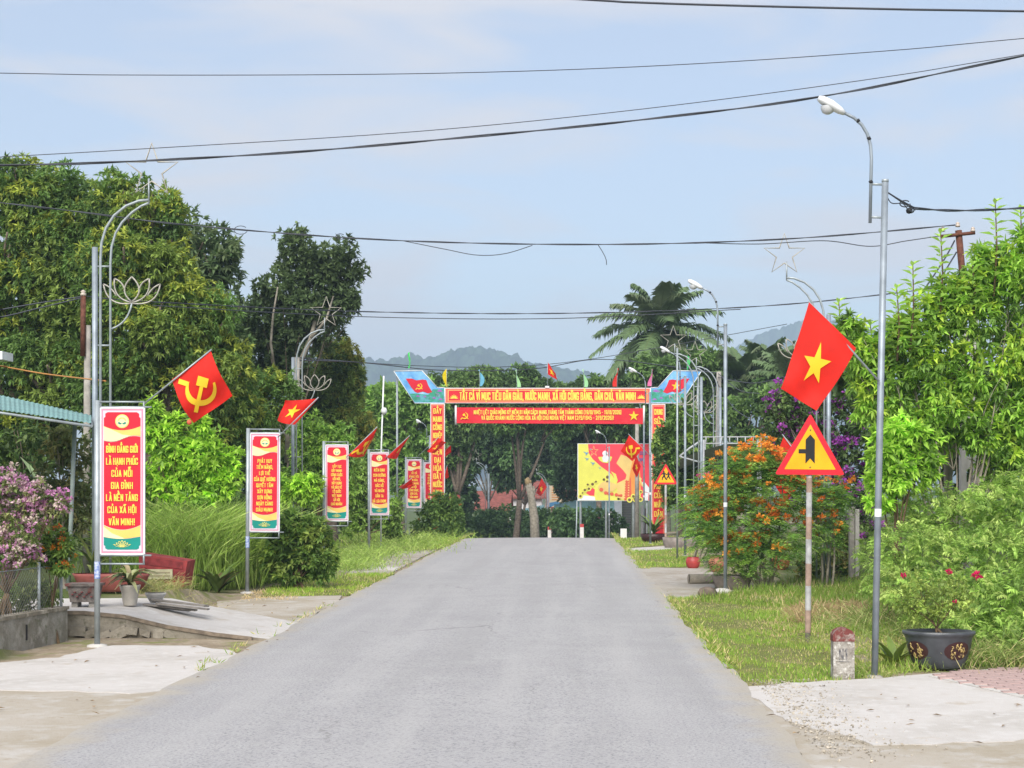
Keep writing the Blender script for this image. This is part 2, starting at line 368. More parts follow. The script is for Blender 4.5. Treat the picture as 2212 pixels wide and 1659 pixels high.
def blossom(bl, c, rad, col, cnt=18, pl=.6):
    d = rdir(cnt); d[:, 2] = d[:, 2] * .7 + .15; B = c + d * rad * .5 * rng.random((cnt, 1)) ** .5
    bl.put(B, nrm(d + .5 * rdir(cnt)), rdir(cnt), np.full(cnt, rad * pl) * (.7 + .6 * rng.random(cnt)), np.full(cnt, rad * pl * .75), np.array(col) * (.75 + .5 * rng.random((cnt, 1))), fold=.1)

# ------------------------------------------------------------------ ground
XL, XR = -3.34, 1.45           # road edges
def drop(y, y0): 
    t = np.clip(y - y0, 0, 10); r = np.clip(y - y0 - 10, 0, 42)
    return -(.003 * t * t + .06 * r)
def hgt(x, y):
    x = np.asarray(x, float); y = np.asarray(y, float)
    road = drop(y, 49.); sh = drop(y, 57.)
    wgt = sm(.4, 2.2, np.maximum(XL - x, x - XR))
    z = road * (1 - wgt) + sh * wgt
    near = 1 - sm(40, 60, y)
    z = z - .014 + near * .0
    left = sm(5.28, 5.36, -x) * sm(18.5, 18.62, y) * (1 - sm(22.5, 26, y)) * .27
    bed = sm(5.74, 5.8, -x - .0 * y) * (1 - sm(18.2, 18.4, y)) * .24
    z = z + np.maximum(left, bed)
    bank = sm(4.3, 8.5, x) * sm(14.6, 16.5, y) * (1 - sm(40, 55, y)) * .9
    z = z + bank + .03 * sm(.5, 2.0, x - XR) * sm(12, 15, y) * (1 - sm(50, 60, y))
    rough = np.maximum(XL - x, x - XR)
    z = z + sm(.6, 2.5, rough) * (.003 + .017 * sm(22, 30, y)) * (np.sin(x * 3.1 + y * 1.7) + np.sin(y * 2.3 - x * 1.1)) * (1 - sm(15, 19, y) * (x < -5) * .6)
    return z
xs = np.unique(np.round(np.concatenate([np.linspace(-900, -60, 22), np.linspace(-60, -14, 24), np.arange(-14, 11, .22), np.linspace(11, 60, 24), np.linspace(60, 900, 22)]), 3))
ys = np.unique(np.round(np.concatenate([np.linspace(-60, 4, 12), np.arange(4, 64, .3), np.linspace(64, 130, 50), np.linspace(130, 2500, 40)]), 3))
X, Y = np.meshgrid(xs, ys); Z = hgt(X, Y)
nx, ny = len(xs), len(ys)
idx = np.arange(nx * ny).reshape(ny, nx)
q = np.stack([idx[:-1, :-1], idx[:-1, 1:], idx[1:, 1:], idx[1:, :-1]], -1).reshape(-1, 4)
me = bpy.data.meshes.new('ground'); me.from_pydata(np.stack([X, Y, Z], -1).reshape(-1, 3).tolist(), [], q.tolist())
me.polygons.foreach_set('use_smooth', [True] * len(me.polygons))
gm_ = (ground_mat('soil and weeds', (.33, .27, .195), [((.24, .19, .13), 1.3, .42, .62), ((.40, .34, .26), 5., .5, .68), ((.20, .21, .07), 2.4, .52, .62), ((.17, .14, .10), 30., .52, .7)], bump=.5)); me.materials.append(gm_)
def green_away(m):      # ground cover takes over away from the road
    t = m.node_tree; b = t.nodes['Principled BSDF']; src = b.inputs['Base Color'].links[0].from_socket; n = t.nodes.new; l = t.links.new
    co = n('ShaderNodeTexCoord'); sx = n('ShaderNodeSeparateXYZ'); l(co.outputs['Object'], sx.inputs[0]); no = n('ShaderNodeTexNoise'); no.inputs['Scale'].default_value = 1.2; l(co.outputs['Object'], no.inputs['Vector'])
    a = n('ShaderNodeMath'); a.operation = 'ADD'; a.inputs[1].default_value = .95; l(sx.outputs['X'], a.inputs[0]); ab = n('ShaderNodeMath'); ab.operation = 'ABSOLUTE'; l(a.outputs[0], ab.inputs[0])
    ad = n('ShaderNodeMath'); ad.operation = 'MULTIPLY_ADD'; ad.inputs[1].default_value = 2.5; l(no.outputs['Fac'], ad.inputs[0]); l(ab.outputs[0], ad.inputs[2])
    r = n('ShaderNodeMapRange'); r.inputs['From Min'].default_value = 5.6; r.inputs['From Max'].default_value = 6.4; l(ad.outputs[0], r.inputs['Value'])
    no2 = n('ShaderNodeTexNoise'); no2.inputs['Scale'].default_value = 7; l(co.outputs['Object'], no2.inputs['Vector']); g = n('ShaderNodeMix'); g.data_type = 'RGBA'; g.inputs['A'].default_value = (.05, .075, .02, 1); g.inputs['B'].default_value = (.12, .15, .04, 1); l(no2.outputs['Fac'], g.inputs['Factor'])
    x = n('ShaderNodeMix'); x.data_type = 'RGBA'; l(r.outputs['Result'], x.inputs['Factor']); l(src, x.inputs['A']); l(g.outputs['Result'], x.inputs['B']); l(x.outputs['Result'], b.inputs['Base Color'])
green_away(gm_)
o = bpy.data.objects.new('ground', me); COL.objects.link(o); tag(o, 'bare sandy soil and weedy ground beside the road', kind='structure')

def road_z(y): return float(drop(np.array(y), 49.))
mb = MB(); prev = None; vs = []; fs = []
yy = list(np.arange(1, 70, .3)) + list(np.arange(70, 125, 2.))
NXR = 10
for i, y in enumerate(yy):
    n1 = .02 * math.sin(y * 2.1) + .012 * math.sin(y * 5.3 + 1) + .03 * math.sin(y * .43) + random.uniform(-.012, .012)
    n2 = .02 * math.sin(y * 1.7 + 2) + .012 * math.sin(y * 4.7) + .03 * math.sin(y * .5 + 1) + random.uniform(-.012, .012)
    a = XL + n1; b = XR + n2
    for j in range(NXR + 1):
        u = j / NXR; vs.append((a + (b - a) * u, y, road_z(y) + .012 + .02 * (1 - (2 * u - 1) ** 2)))
for i in range(len(yy) - 1):
    for j in range(NXR):
        p = i * (NXR + 1) + j; fs.append((p, p + 1, p + NXR + 2, p + NXR + 1))
mb.add(vs, fs, 0, True)
ASPH = ground_mat('worn asphalt', (.375, .368, .372), [((.345, .338, .343), .45, .4, .65), ((.395, .388, .388), 1.6, .45, .7), ((.22, .22, .228), 48., .50, .64), ((.50, .495, .485), 62., .58, .68)], rough=.85, bump=.35, bscale=160)
def road_wear(m):
    t = m.node_tree; b = t.nodes['Principled BSDF']; src = b.inputs['Base Color'].links[0].from_socket; n = t.nodes.new; l = t.links.new
    def mix(fac, a, c):
        x = n('ShaderNodeMix'); x.data_type = 'RGBA'; l(fac, x.inputs['Factor']); l(a, x.inputs['A']); x.inputs['B'].default_value = (*c, 1); return x.outputs['Result']
    def rng_(v, lo, hi, a=0., c=1.):
        r = n('ShaderNodeMapRange'); r.inputs['From Min'].default_value = lo; r.inputs['From Max'].default_value = hi; r.inputs['To Min'].default_value = a; r.inputs['To Max'].default_value = c; l(v, r.inputs['Value']); return r.outputs['Result']
    co = n('ShaderNodeTexCoord'); mpn = n('ShaderNodeMapping'); mpn.inputs['Scale'].default_value = (2.2, .10, 1); l(co.outputs['Object'], mpn.inputs['Vector'])
    st = n('ShaderNodeTexNoise'); st.inputs['Scale'].default_value = 1.; st.inputs['Detail'].default_value = 5; l(mpn.outputs['Vector'], st.inputs['Vector'])
    cur = mix(rng_(st.outputs['Fac'], .5, .72, 0, .45), src, (.29, .285, .285)); cur = mix(rng_(st.outputs['Fac'], .48, .30, 0, .45), cur, (.43, .422, .415))
    mc = n('ShaderNodeMapping'); mc.inputs['Scale'].default_value = (.55, .22, 1); l(co.outputs['Object'], mc.inputs['Vector'])
    vo = n('ShaderNodeTexVoronoi'); vo.feature = 'DISTANCE_TO_EDGE'; vo.inputs['Scale'].default_value = .9; wn = n('ShaderNodeTexNoise'); wn.inputs['Scale'].default_value = 3.; wn.inputs['Detail'].default_value = 5
    l(co.outputs['Object'], wn.inputs['Vector']); va = n('ShaderNodeVectorMath'); va.operation = 'MULTIPLY_ADD'; va.inputs[1].default_value = (.25, .12, 0); l(wn.outputs['Color'], va.inputs[0]); l(mc.outputs['Vector'], va.inputs[2]); l(va.outputs[0], vo.inputs['Vector'])
    ms = n('ShaderNodeTexNoise'); ms.inputs['Scale'].default_value = .35; l(co.outputs['Object'], ms.inputs['Vector']); cm = n('ShaderNodeMath'); cm.operation = 'MULTIPLY'; l(rng_(vo.outputs['Distance'], .006, .0, 0, .55), cm.inputs[0]); l(rng_(ms.outputs['Fac'], .52, .6), cm.inputs[1])
    cur = mix(cm.outputs[0], cur, (.16, .155, .15))
    sx = n('ShaderNodeSeparateXYZ'); l(co.outputs['Object'], sx.inputs[0]); a = n('ShaderNodeMath'); a.operation = 'ADD'; a.inputs[1].default_value = -(XL + XR) / 2; l(sx.outputs['X'], a.inputs[0]); ab = n('ShaderNodeMath'); ab.operation = 'ABSOLUTE'; l(a.outputs[0], ab.inputs[0])
    en = n('ShaderNodeTexNoise'); en.inputs['Scale'].default_value = 1.6; en.inputs['Detail'].default_value = 7; en.inputs['Roughness'].default_value = .7; l(co.outputs['Object'], en.inputs['Vector'])
    ad = n('ShaderNodeMath'); ad.operation = 'MULTIPLY_ADD'; ad.inputs[1].default_value = 1.0; l(en.outputs['Fac'], ad.inputs[0]); l(ab.outputs[0], ad.inputs[2])
    cur = mix(rng_(ad.outputs[0], 2.62, 2.95, 0, .85), cur, (.40, .36, .295)); l(cur, b.inputs['Base Color'])
road_wear(ASPH)
tag(mb.build('road', ASPH), 'grey worn asphalt village road running over a crest', kind='structure')

# flat pieces beside the road: outlines in photo pixels on the ground plane
def pad(name, label, pts, zt, material, thick=.05, ragged=.02, kind='structure', cat=None, zs=None):
    W_ = [G(x, y, 0) for x, y in pts]; dense = []
    for i, a in enumerate(W_):
        b = W_[(i + 1) % len(W_)]; m = max(1, int((b - a).length / .18))
        for j in range(m):
            p = a.lerp(b, j / m); dense.append((p.x + random.uniform(-ragged, ragged), p.y + random.uniform(-ragged, ragged)))
    mb = MB(); mb.prism(dense, zt - thick, zt)
    return tag(mb.build(name, material), label, cat, kind=kind)
PADW = ground_mat('white concrete', (.52, .495, .47), [((.45, .425, .395), 1.1, .45, .65), ((.56, .54, .52), 7, .5, .7), ((.42, .37, .31), 3.2, .58, .74), ((.36, .31, .26), 60, .62, .75)], bump=.3, bscale=80)
PADG = ground_mat('stained concrete', (.38, .345, .30), [((.30, .265, .215), .9, .42, .62), ((.44, .42, .39), 4, .5, .7), ((.26, .21, .16), 9, .6, .74)], bump=.3, bscale=70)
PADS = ground_mat('sandy concrete', (.41, .37, .315), [((.34, .295, .225), .8, .42, .62), ((.47, .45, .42), 3, .5, .7), ((.30, .25, .18), 14, .58, .74)], bump=.35, bscale=70)
pad('concrete_apron', 'white new concrete apron in front of the first banner stand', [(-330, 1462), (130, 1422), (240, 1396), (420, 1397), (505, 1408), (530, 1422), (455, 1468), (400, 1490), (290, 1500), (0, 1492), (-330, 1488)], .012, PADW, ragged=.04)
pad('sandy_verge', 'sandy concrete strip between the white apron and the road', [(-330, 1487), (0, 1490), (290, 1498), (400, 1488), (520, 1415), (545, 1412), (392, 1490), (-170, 1780), (-900, 1780)], .006, PADS)
pad('concrete_drive', 'tan concrete drive in front of second banner stand', [(395, 1340), (470, 1312), (470, 1300), (600, 1290), (740, 1287), (728, 1302), (640, 1348), (420, 1368)], .006, PADS)
pad('concrete_path', 'stained concrete path by the leafy round bush', [(720, 1232), (760, 1203), (860, 1192), (942, 1188), (868, 1226), (842, 1240), (760, 1240)], .006, PADG)
pad('concrete_edge', 'pale concrete edging line across the stained path', [(725, 1230), (725, 1224), (862, 1226), (856, 1233)], .016, PADW)
pad('concrete_forecourt', 'pale concrete forecourt beside the milestone', [(1600, 1488), (1700, 1478), (1905, 1467), (2075, 1452), (2400, 1428), (2700, 1520), (2500, 1640), (2240, 1600), (1900, 1615), (1700, 1560), (1640, 1515)], .011, PADW, ragged=.05)
pad('sandy_forecourt', 'sandy worn concrete in front of pale forecourt', [(1590, 1485), (1660, 1480), (2700, 1500), (3000, 1780), (1855, 1780), (1700, 1600)], .006, PADS)
pad('driveway_crossing', 'pale concrete crossing by the fallen log', [(1372, 1232), (1382, 1226), (1540, 1229), (1545, 1292), (1412, 1292), (1395, 1268)], .008, PADG)
pad('driveway_crossing', 'pale concrete crossing near the children warning sign', [(1335, 1186), (1500, 1177), (1510, 1184), (1345, 1192)], .008, PADW)

# red paving of the forecourt: separate tiles
pav = tag(MB().prism([tuple(p.xy) for p in (G(2005, 1464), G(2080, 1454), G(2420, 1428), G(2700, 1500), G(2560, 1590), G(2230, 1516))], .0, .018).build('tiled_pavement', CONC_L), 'dusty pink tiled pavement beside the black oval planter', 'pavement', kind='structure')
TILE = mat('pink paving tile', (.42, .30, .28), .85, 0, .16, 5)
tile_me = None
poly = [G(2015, 1463).xy, G(2085, 1455).xy, G(2400, 1432).xy, G(2560, 1470).xy, G(2400, 1552).xy, G(2232, 1512).xy]
def inside(p, poly):
    c = False; k = len(poly)
    for i in range(k):
        a, b = poly[i], poly[(i + 1) % k]
        if (a[1] > p[1]) != (b[1] > p[1]) and p[0] < (b[0] - a[0]) * (p[1] - a[1]) / (b[1] - a[1]) + a[0]: c = not c
    return c
for i in range(60):
    for j in range(60):
        x = 2.5 + i * .2 + (j % 2) * .1; y = 11.3 + j * .105
        if inside((x, y), poly):
            if tile_me is None:
                tile_me = MB(); tile_me.box((0, 0, 0), (.188, .094, .02)); to = tile_me.build('tile', TILE, pav); tile_me = to.data
            else:
                to = bpy.data.objects.new('tile', tile_me); COL.objects.link(to); to.parent = pav
            to.location = (x, y, .018 + random.uniform(-.003, .003)); to.rotation_euler = (random.uniform(-.01, .01), random.uniform(-.01, .01), random.uniform(-.02, .02))

# grass
def grass_patch(lv, poly, per, h, cols, lean=.35, wd=.007, clump=0.):
    xs_ = [p[0] for p in poly]; ys_ = [p[1] for p in poly]
    area = abs(sum(poly[i][0] * poly[(i + 1) % len(poly)][1] - poly[(i + 1) % len(poly)][0] * poly[i][1] for i in range(len(poly)))) / 2
    bb = (max(xs_) - min(xs_)) * (max(ys_) - min(ys_)); n = int(area * per * bb / max(area, .01))
    p = np.stack([rng.uniform(min(xs_), max(xs_), n), rng.uniform(min(ys_), max(ys_), n)], 1)
    ok = np.zeros(n, bool)
    for i in range(len(poly)):
        a, b = poly[i], poly[(i + 1) % len(poly)]
        c = (a[1] > p[:, 1]) != (b[1] > p[:, 1])
        with np.errstate(divide='ignore', invalid='ignore'):
            xx = (b[0] - a[0]) * (p[:, 1] - a[1]) / (b[1] - a[1]) + a[0]
        ok ^= c & (p[:, 0] < xx)
    p = p[ok]
    pt = np.sin(p[:, 0] * 2.3 + 1.3 * np.sin(p[:, 1] * 1.1)) * np.sin(p[:, 1] * 1.9 + p[:, 0]) + .35 * np.sin(p[:, 0] * 7 + p[:, 1] * 5)
    keep = rng.random(len(p)) < np.clip(.75 + .45 * pt, .12, 1); p = p[keep]; pt = pt[keep]; n = len(p)
    B = np.column_stack([p, hgt(p[:, 0], p[:, 1]) - .01])
    A = nrm(np.array([0, 0, 1.]) + lean * rng.normal(size=(n, 3)) * np.array([1, 1, .3]))
    cols = np.array(cols); t = np.clip(.5 + .5 * pt + .35 * rng.normal(size=n), 0, 1)[:, None]
    c = cols[0] * (1 - t) + cols[1] * t
    dry = rng.random(n) < .09 + .25 * (pt < -.4); c[dry] = cols[2]
    c = c * (.75 + .5 * rng.random((n, 1)))
    L = h * (.6 + .8 * rng.random(n)) * np.where(pt > 0, 1.1, .8)
    lv.put(B, A, rdir(n), L, np.full(n, wd), c, fold=0, droop=.0)
TURF = ground_mat('thin turf', (.15, .165, .05), [((.20, .19, .07), 2.2, .45, .6), ((.11, .14, .03), 6, .5, .66), ((.33, .27, .15), 3.5, .58, .70)], bump=.6, bscale=70)
for lab, pts in (('yellow green turf round the milestone', [(1432, 1296), (1560, 1283), (1700, 1266), (1905, 1262), (2020, 1330), (1990, 1445), (1905, 1466), (1800, 1474), (1612, 1484), (1560, 1440), (1490, 1362)]), ('turf strip by children sign crossing', [(1347, 1196), (1350, 1190), (1500, 1186), (1520, 1224), (1380, 1228)]), ('turf strip below the gate', [(1330, 1170), (1340, 1165), (1440, 1166), (1470, 1176), (1345, 1184)]),
                 ('bright turf below the round bush', [(565, 1288), (580, 1268), (700, 1252), (760, 1240), (850, 1240), (752, 1286), (640, 1289)]), ('turf near the crest beside the KIÊN ĐỊNH stand', [(830, 1190), (880, 1174), (950, 1166), (1000, 1164), (940, 1188)])):
    pad('turf', lab, pts, .004, TURF, ragged=.04)
GC = [(.22, .26, .055), (.15, .25, .035), (.42, .36, .17)]
lv = Leaves()
def PG(pts): return [tuple(G(x, y).xy) for x, y in pts]
grass_patch(lv, PG([(1432, 1296), (1560, 1283), (1830, 1268), (1905, 1262), (2020, 1330), (1990, 1445), (1905, 1466), (1800, 1474), (1612, 1484), (1560, 1440), (1490, 1362)]), 1700, .055, GC, wd=.009)
grass_patch(lv, PG([(1900, 1330), (1985, 1330), (2200, 1380), (2230, 1432), (2060, 1452), (1890, 1466)]), 900, .13, GC, wd=.011, lean=.5)
grass_patch(lv, PG([(1480, 1300), (1700, 1262), (1980, 1255), (1980, 1300), (1760, 1320)]), 500, .14, [(.12, .16, .03), (.12, .2, .03), (.36, .29, .15)], wd=.011, lean=.5)
tag(lv.build('verge_grass', GRASSM), 'short yellow green grass round the milestone and warning sign', 'grass', kind='stuff')
lv = Leaves()
grass_patch(lv, PG([(1347, 1196), (1350, 1190), (1500, 1186), (1520, 1224), (1380, 1228)]), 450, .07, GC, wd=.014)
grass_patch(lv, PG([(1330, 1170), (1345, 1160), (1460, 1162), (1470, 1176), (1345, 1184)]), 260, .08, GC, wd=.018)
tag(lv.build('verge_grass', GRASSM), 'short grass strips round the children warning sign', 'grass', kind='stuff')
lv = Leaves()
GC2 = [(.24, .29, .05), (.18, .29, .035), (.44, .37, .18)]
grass_patch(lv, PG([(565, 1288), (580, 1268), (700, 1252), (760, 1240), (850, 1240), (752, 1286), (640, 1289)]), 900, .07, GC2, wd=.011)
tag(lv.build('verge_grass', GRASSM), 'bright short grass below the leafy round bush', 'grass', kind='stuff')
lv = Leaves()
grass_patch(lv, PG([(830, 1190), (880, 1168), (950, 1158), (1004, 1161), (940, 1188)]), 240, .09, GC2, wd=.02)
grass_patch(lv, [(-7, 44), (-3.45, 50), (-3.5, 60), (-8, 60)], 150, .09, GC2, wd=.02)
tag(lv.build('verge_grass', GRASSM), 'yellow green grass at the crest of the road', 'grass', kind='stuff')
lv = Leaves()
grass_patch(lv, PG([(520, 1300), (530, 1283), (560, 1276), (640, 1284), (640, 1296)]), 900, .07, [(.42, .33, .18), (.38, .30, .17), (.45, .36, .2)], lean=1.5, wd=.012)
tag(lv.build('dry_grass', GRASSM), 'dry straw at the foot of second banner stand', 'grass', kind='stuff')
lv = Leaves()
grass_patch(lv, PG([(1590, 1350), (1700, 1330), (1790, 1345), (1780, 1372), (1650, 1380)]), 1100, .06, [(.40, .30, .17), (.36, .28, .15), (.45, .36, .2)], lean=1.8, wd=.012)
grass_patch(lv, PG([(1690, 1318), (1790, 1308), (1900, 1312), (1890, 1345), (1720, 1350)]), 1300, .13, [(.20, .15, .07), (.30, .22, .12), (.38, .29, .17)], lean=1.2, wd=.012)
tag(lv.build('dry_grass', GRASSM), 'cut dry grass lying behind the warning sign post', 'grass', kind='stuff')

lv = Leaves(); n = 1500
ye = 14.8 + 42 * rng.random(n) ** 1.3; side_ = rng.random(n) < .6; xe = np.where(side_, XR + .06, XL - .06) + rng.normal(0, .05, n); okk = np.where(side_, (ye > 15) & ~((ye > 24.6) & (ye < 33)), ((ye > 25.2) & (ye < 31)) | (ye > 44) | (rng.random(n) < .15)) & (np.sin(ye * 3.1) + np.sin(ye * 7.7 + 1) > -.6)
ye, xe = ye[okk], xe[okk]; n = len(ye); k6 = 6; B = np.repeat(np.column_stack([xe, ye, np.zeros(n)]), k6, 0) + rng.normal(0, .02, (n * k6, 3)) * np.array([1, 1, 0])
lv.put(B, np.array([0, 0, .8]) + .8 * rng.normal(size=(n * k6, 3)) * np.array([1, 1, .2]), rdir(n * k6), .05 + .07 * rng.random(n * k6), np.full(n * k6, .010), np.array(GC)[rng.integers(3, size=n * k6)] * (.7 + .5 * rng.random((n * k6, 1))), fold=0, droop=.02)
tag(lv.build('edge_grass', GRASSM), 'grass tufts creeping over the asphalt edges', 'grass', kind='stuff')
# gravel between road and forecourt
mb = MB()
for i in range(2200):
    t = random.random(); y = 10.2 + 5. * t + random.gauss(0, .15); x = XR + .08 + abs(random.gauss(0, .28)) + .1 * random.random()
    r = random.choice([.003, .004, .005, .006, .007, .009, .014]) * random.uniform(.7, 1.3)
    if y > 14.2: continue
    R = Matrix.Rotation(random.uniform(0, 6.3), 3, Vector(rdir(1)[0]))
    mb.add([R @ Vector(p) * r + Vector((x, y, .01 + r * .3)) for p in ((1, 0, 0), (-.8, .3, .1), (0, .9, 0), (.1, -.9, .2), (0, 0, .6), (.1, .1, -.6))],
           [(0, 2, 4), (2, 1, 4), (1, 3, 4), (3, 0, 4), (2, 0, 5), (1, 2, 5), (3, 1, 5), (0, 3, 5)])
tag(mb.build('gravel', mat('limestone chips', (.38, .34, .28), .9, 0, .4, 9)), 'loose pale gravel along the edge of the asphalt', 'gravel', kind='stuff')
mb = MB(); lv = Leaves()
n = 260
px = rng.uniform(-5.5, 3.5, n); py = rng.uniform(9, 24, n)
ok = ((px < XL + .2) | (px > XR - .1)) & ~((px < -5.2) & (py > 17.5)); px, py = px[ok], py[ok]; n = len(px)
lv.put(np.column_stack([px, py, np.full(n, .024)]), nrm(rng.normal(size=(n, 3)) * np.array([1, 1, .12])), np.tile([0., 0, 1], (n, 1)), .03 + .05 * rng.random(n), .012 + .02 * rng.random(n), np.array([.17, .12, .07]) * (.5 + rng.random((n, 1))))
tag(lv.build('leaf_litter', GRASSM), 'scattered dry leaves and twigs on the verges', 'litter', kind='stuff')

# ------------------------------------------------------------------ distant hills
def hill(name, label, bumps, D, x0, x1, dep, step, z0, col, seed):
    r = np.random.default_rng(seed)
    xs_ = np.arange(x0, x1, step); ys_ = np.arange(D - dep, D + dep, step)
    X, Y = np.meshgrid(xs_, ys_); Z = np.zeros_like(X)
    rx_ = np.array([p[0] for p in bumps]); rz_ = np.array([p[1] for p in bumps]); Z = np.interp(X, rx_, rz_) * np.exp(-((Y - D - 18 * np.sin(X * .03)) / (dep * .62)) ** 2)
    Z = Z * (1 - .10 * np.abs(np.sin(X * .035 + Y * .02)) * (1 - np.exp(-((Y - D) / (dep * .25)) ** 2)))
    # canopy: crowns of trees bulging out of the slope
    nc = int((x1 - x0) * 2 * dep / 24); cx = r.uniform(x0, x1, nc); cy = r.uniform(D - dep, D + dep, nc); cr = r.uniform(2.2, 5, nc)
    C = np.zeros_like(X); tintv = np.full(X.shape, .5)
    for a, b, rr in zip(cx, cy, cr):
        i0, i1 = np.searchsorted(xs_, (a - rr, a + rr)); j0, j1 = np.searchsorted(ys_, (b - rr, b + rr))
        if i1 <= i0 or j1 <= j0: continue
        d2 = ((X[j0:j1, i0:i1] - a) ** 2 + (Y[j0:j1, i0:i1] - b) ** 2) / rr ** 2
        hh = np.sqrt(np.clip(1 - d2, 0, 1)) * rr * r.uniform(.7, 1.5); tv = r.uniform(.45, 1.4)
        m = hh > C[j0:j1, i0:i1]; C[j0:j1, i0:i1][m] = hh[m]; tintv[j0:j1, i0:i1][m] = tv
    Z = z0 + Z + C * .9 + r.normal(size=X.shape) * .7
    nx, ny = len(xs_), len(ys_); idx = np.arange(nx * ny).reshape(ny, nx)
    a, b, c, d = idx[:-1, :-1].ravel(), idx[:-1, 1:].ravel(), idx[1:, 1:].ravel(), idx[1:, :-1].ravel()
    T = np.concatenate([np.stack([a, b, c], 1), np.stack([a, c, d], 1)])
    cc = np.array(col) * tintv.ravel()[:, None] * (.8 + .4 * r.random((nx * ny, 1)))
    return tag(tri_mesh(name, np.stack([X, Y, Z], -1).reshape(-1, 3), T, cc, LEAFM), label, kind='structure')
def skyline(D, pts): return [((x - CX) / F * D, H - (y - CY) / F * D + 4 - 5) for x, y in pts]
hill('hill', 'forested blue hill beyond the gate', skyline(1500, [(300, 850), (560, 775), (680, 764), (780, 763), (835, 770), (870, 762), (930, 762), (970, 756), (1010, 746), (1050, 745), (1085, 755), (1120, 768), (1150, 778), (1185, 786), (1230, 793), (1290, 804), (1340, 830), (1420, 860), (1520, 900)]), 1500, -420, 130, 120, 1.8, -4, (.06, .10, .045), 3)
hill('hill', 'hazy far hill behind the palm grove', skyline(2100, [(1480, 810), (1560, 775), (1600, 742), (1640, 716), (1680, 699), (1720, 690), (1780, 690), (1850, 702), (2000, 742), (2200, 800)]), 2100, 140, 560, 130, 2.6, -4, (.06, .10, .045), 4)

def gz(x, y): return float(hgt(x, y))
# ------------------------------------------------------------------ banner stands
def banner_print(W=.45, Hh=1.53):
    """board with its printed fields; materials: 0 white edge 1 pink 2 lilac 3 red 4 cream 5 amber 6 teal 7 gold"""
    mb = MB(); mb.box((W / 2, 0, Hh / 2), (W, .022, Hh), 0)
    y = -.0145; R_ = lambda a, b, c, d: [(a, b), (c, b), (c, d), (a, d)]
    mb.flat(R_(.006, .006, W - .006, Hh - .006), y, 1)
    mb.flat(R_(.022, .022, W - .022, Hh - .022), y - .003, 2)
    def curve(v0, v1, a, b, n=14, f=lambda t: 4 * t * (1 - t)): return [(a + (b - a) * i / n, v0 + (v1 - v0) * f(i / n)) for i in range(n + 1)]
    a, b = .032, W - .032; y2 = y - .006
    chamf = [(b, 1.344)] + [(b, 1.43), (b - .015, 1.44), (b - .015, 1.475), (b - .04, 1.49), (a + .04, 1.49), (a + .015, 1.475), (a + .015, 1.44), (a, 1.43), (a, 1.344)]
    mb.flat(curve(1.344, 1.30, a, b) + chamf[1:-1], y2, 3)
    s = lambda t: math.sin(t * 2 * math.pi)
    wave = [(a + (b - a) * i / 16, 1.195 + .035 * (i / 16) - .022 * s(i / 16 * .95)) for i in range(17)]
    top = curve(1.344, 1.30, a, b)
    mb.flat(wave + top[::-1], y2, 5)
    mb.flat(wave[:13] + [(a + (b - a) * .5, 1.255), (a + (b - a) * .2, 1.31), (a, 1.338)], y2 - .003, 4)
    low = curve(.304, .253, a, b)
    mb.flat(low + [(p[0], p[1] - .006) for p in wave[::-1]], y2, 3)
    gl = [(a + (b - a) * i / 12, .176 - .02 * math.sin(math.pi * i / 12 * 1.1)) for i in range(13)]
    mb.flat(gl + [(p[0], p[1] - .005) for p in low[::-1]], y2, 5)
    mb.flat(gl[:8] + [(a + (b - a) * .22, .215), (a, .285)], y2 - .003, 4)
    mb.flat([(a, .09), (a + .015, .08), (a + .015, .055), (a + .04, .042), (b - .04, .042), (b - .015, .055), (b - .015, .08), (b, .09)] + [(p[0], p[1] - .004) for p in gl[::-1]], y2, 6)
    c = (W / 2, 1.395)
    disc = lambda r, m, yy, n=28: mb.flat([(c[0] + r * math.cos(2 * math.pi * i / n), c[1] + r * math.sin(2 * math.pi * i / n)) for i in range(n)], yy, m)
    disc(.073, 7, y2 - .003); disc(.062, 4, y2 - .006)
    for sgn in (-1, 1):
        mb.flat([(c[0], c[1] - .025), (c[0] + sgn * .035, c[1] - .005), (c[0] + sgn * .045, c[1] - .022), (c[0] + sgn * .02, c[1] - .035)][::sgn], y2 - .009, 6)
    for i in range(7):
        g = math.radians(20 + 140 * i / 6); q = (c[0] + .04 * math.cos(g), c[1] + .035 * math.sin(g))
        mb.flat([(q[0] + .009 * math.cos(k), q[1] + .009 * math.sin(k)) for k in (0, 1.05, 2.1, 3.14, 4.2, 5.2)], y2 - .009, 5)
    lc = (W / 2, .068)      # lotus drawn in lines on the teal field
    def petal(dx, dz, hw):
        L = []; p0 = Vector((lc[0], 0, lc[1])); p1 = Vector((lc[0] + dx, 0, lc[1] + dz)); d = p1 - p0; nn = Vector((-d.z, 0, d.x)).normalized() * hw
        return bez(p0, (p0 + p1) / 2 + nn * 2, p1, 6) + bez(p1, (p0 + p1) / 2 - nn * 2, p0, 6)[1:-1]
    for dx, dz, hw in ((0, .075, .018), (-.035, .066, .015), (.035, .066, .015), (-.065, .048, .013), (.065, .048, .013), (-.095, .03, .01), (.095, .03, .01)):
        o_ = petal(dx, dz, hw); n_ = len(o_)
        ctr = sum(o_, Vector()) / n_; inn = [ctr + (p - ctr) * .72 for p in o_]
        for i in range(n_):
            j = (i + 1) % n_; mb.add([(p.x, y2 - .005, p.z) for p in (o_[i], o_[j], inn[j], inn[i])], [(0, 1, 2, 3)], 7)
    return mb
BPM = [WHITE_P, PINK_B, LILAC, RED, CREAM, ORANGE_B, GREEN_B, mat('lime gold print', (.72, .66, .18), .5)]
print_me = None
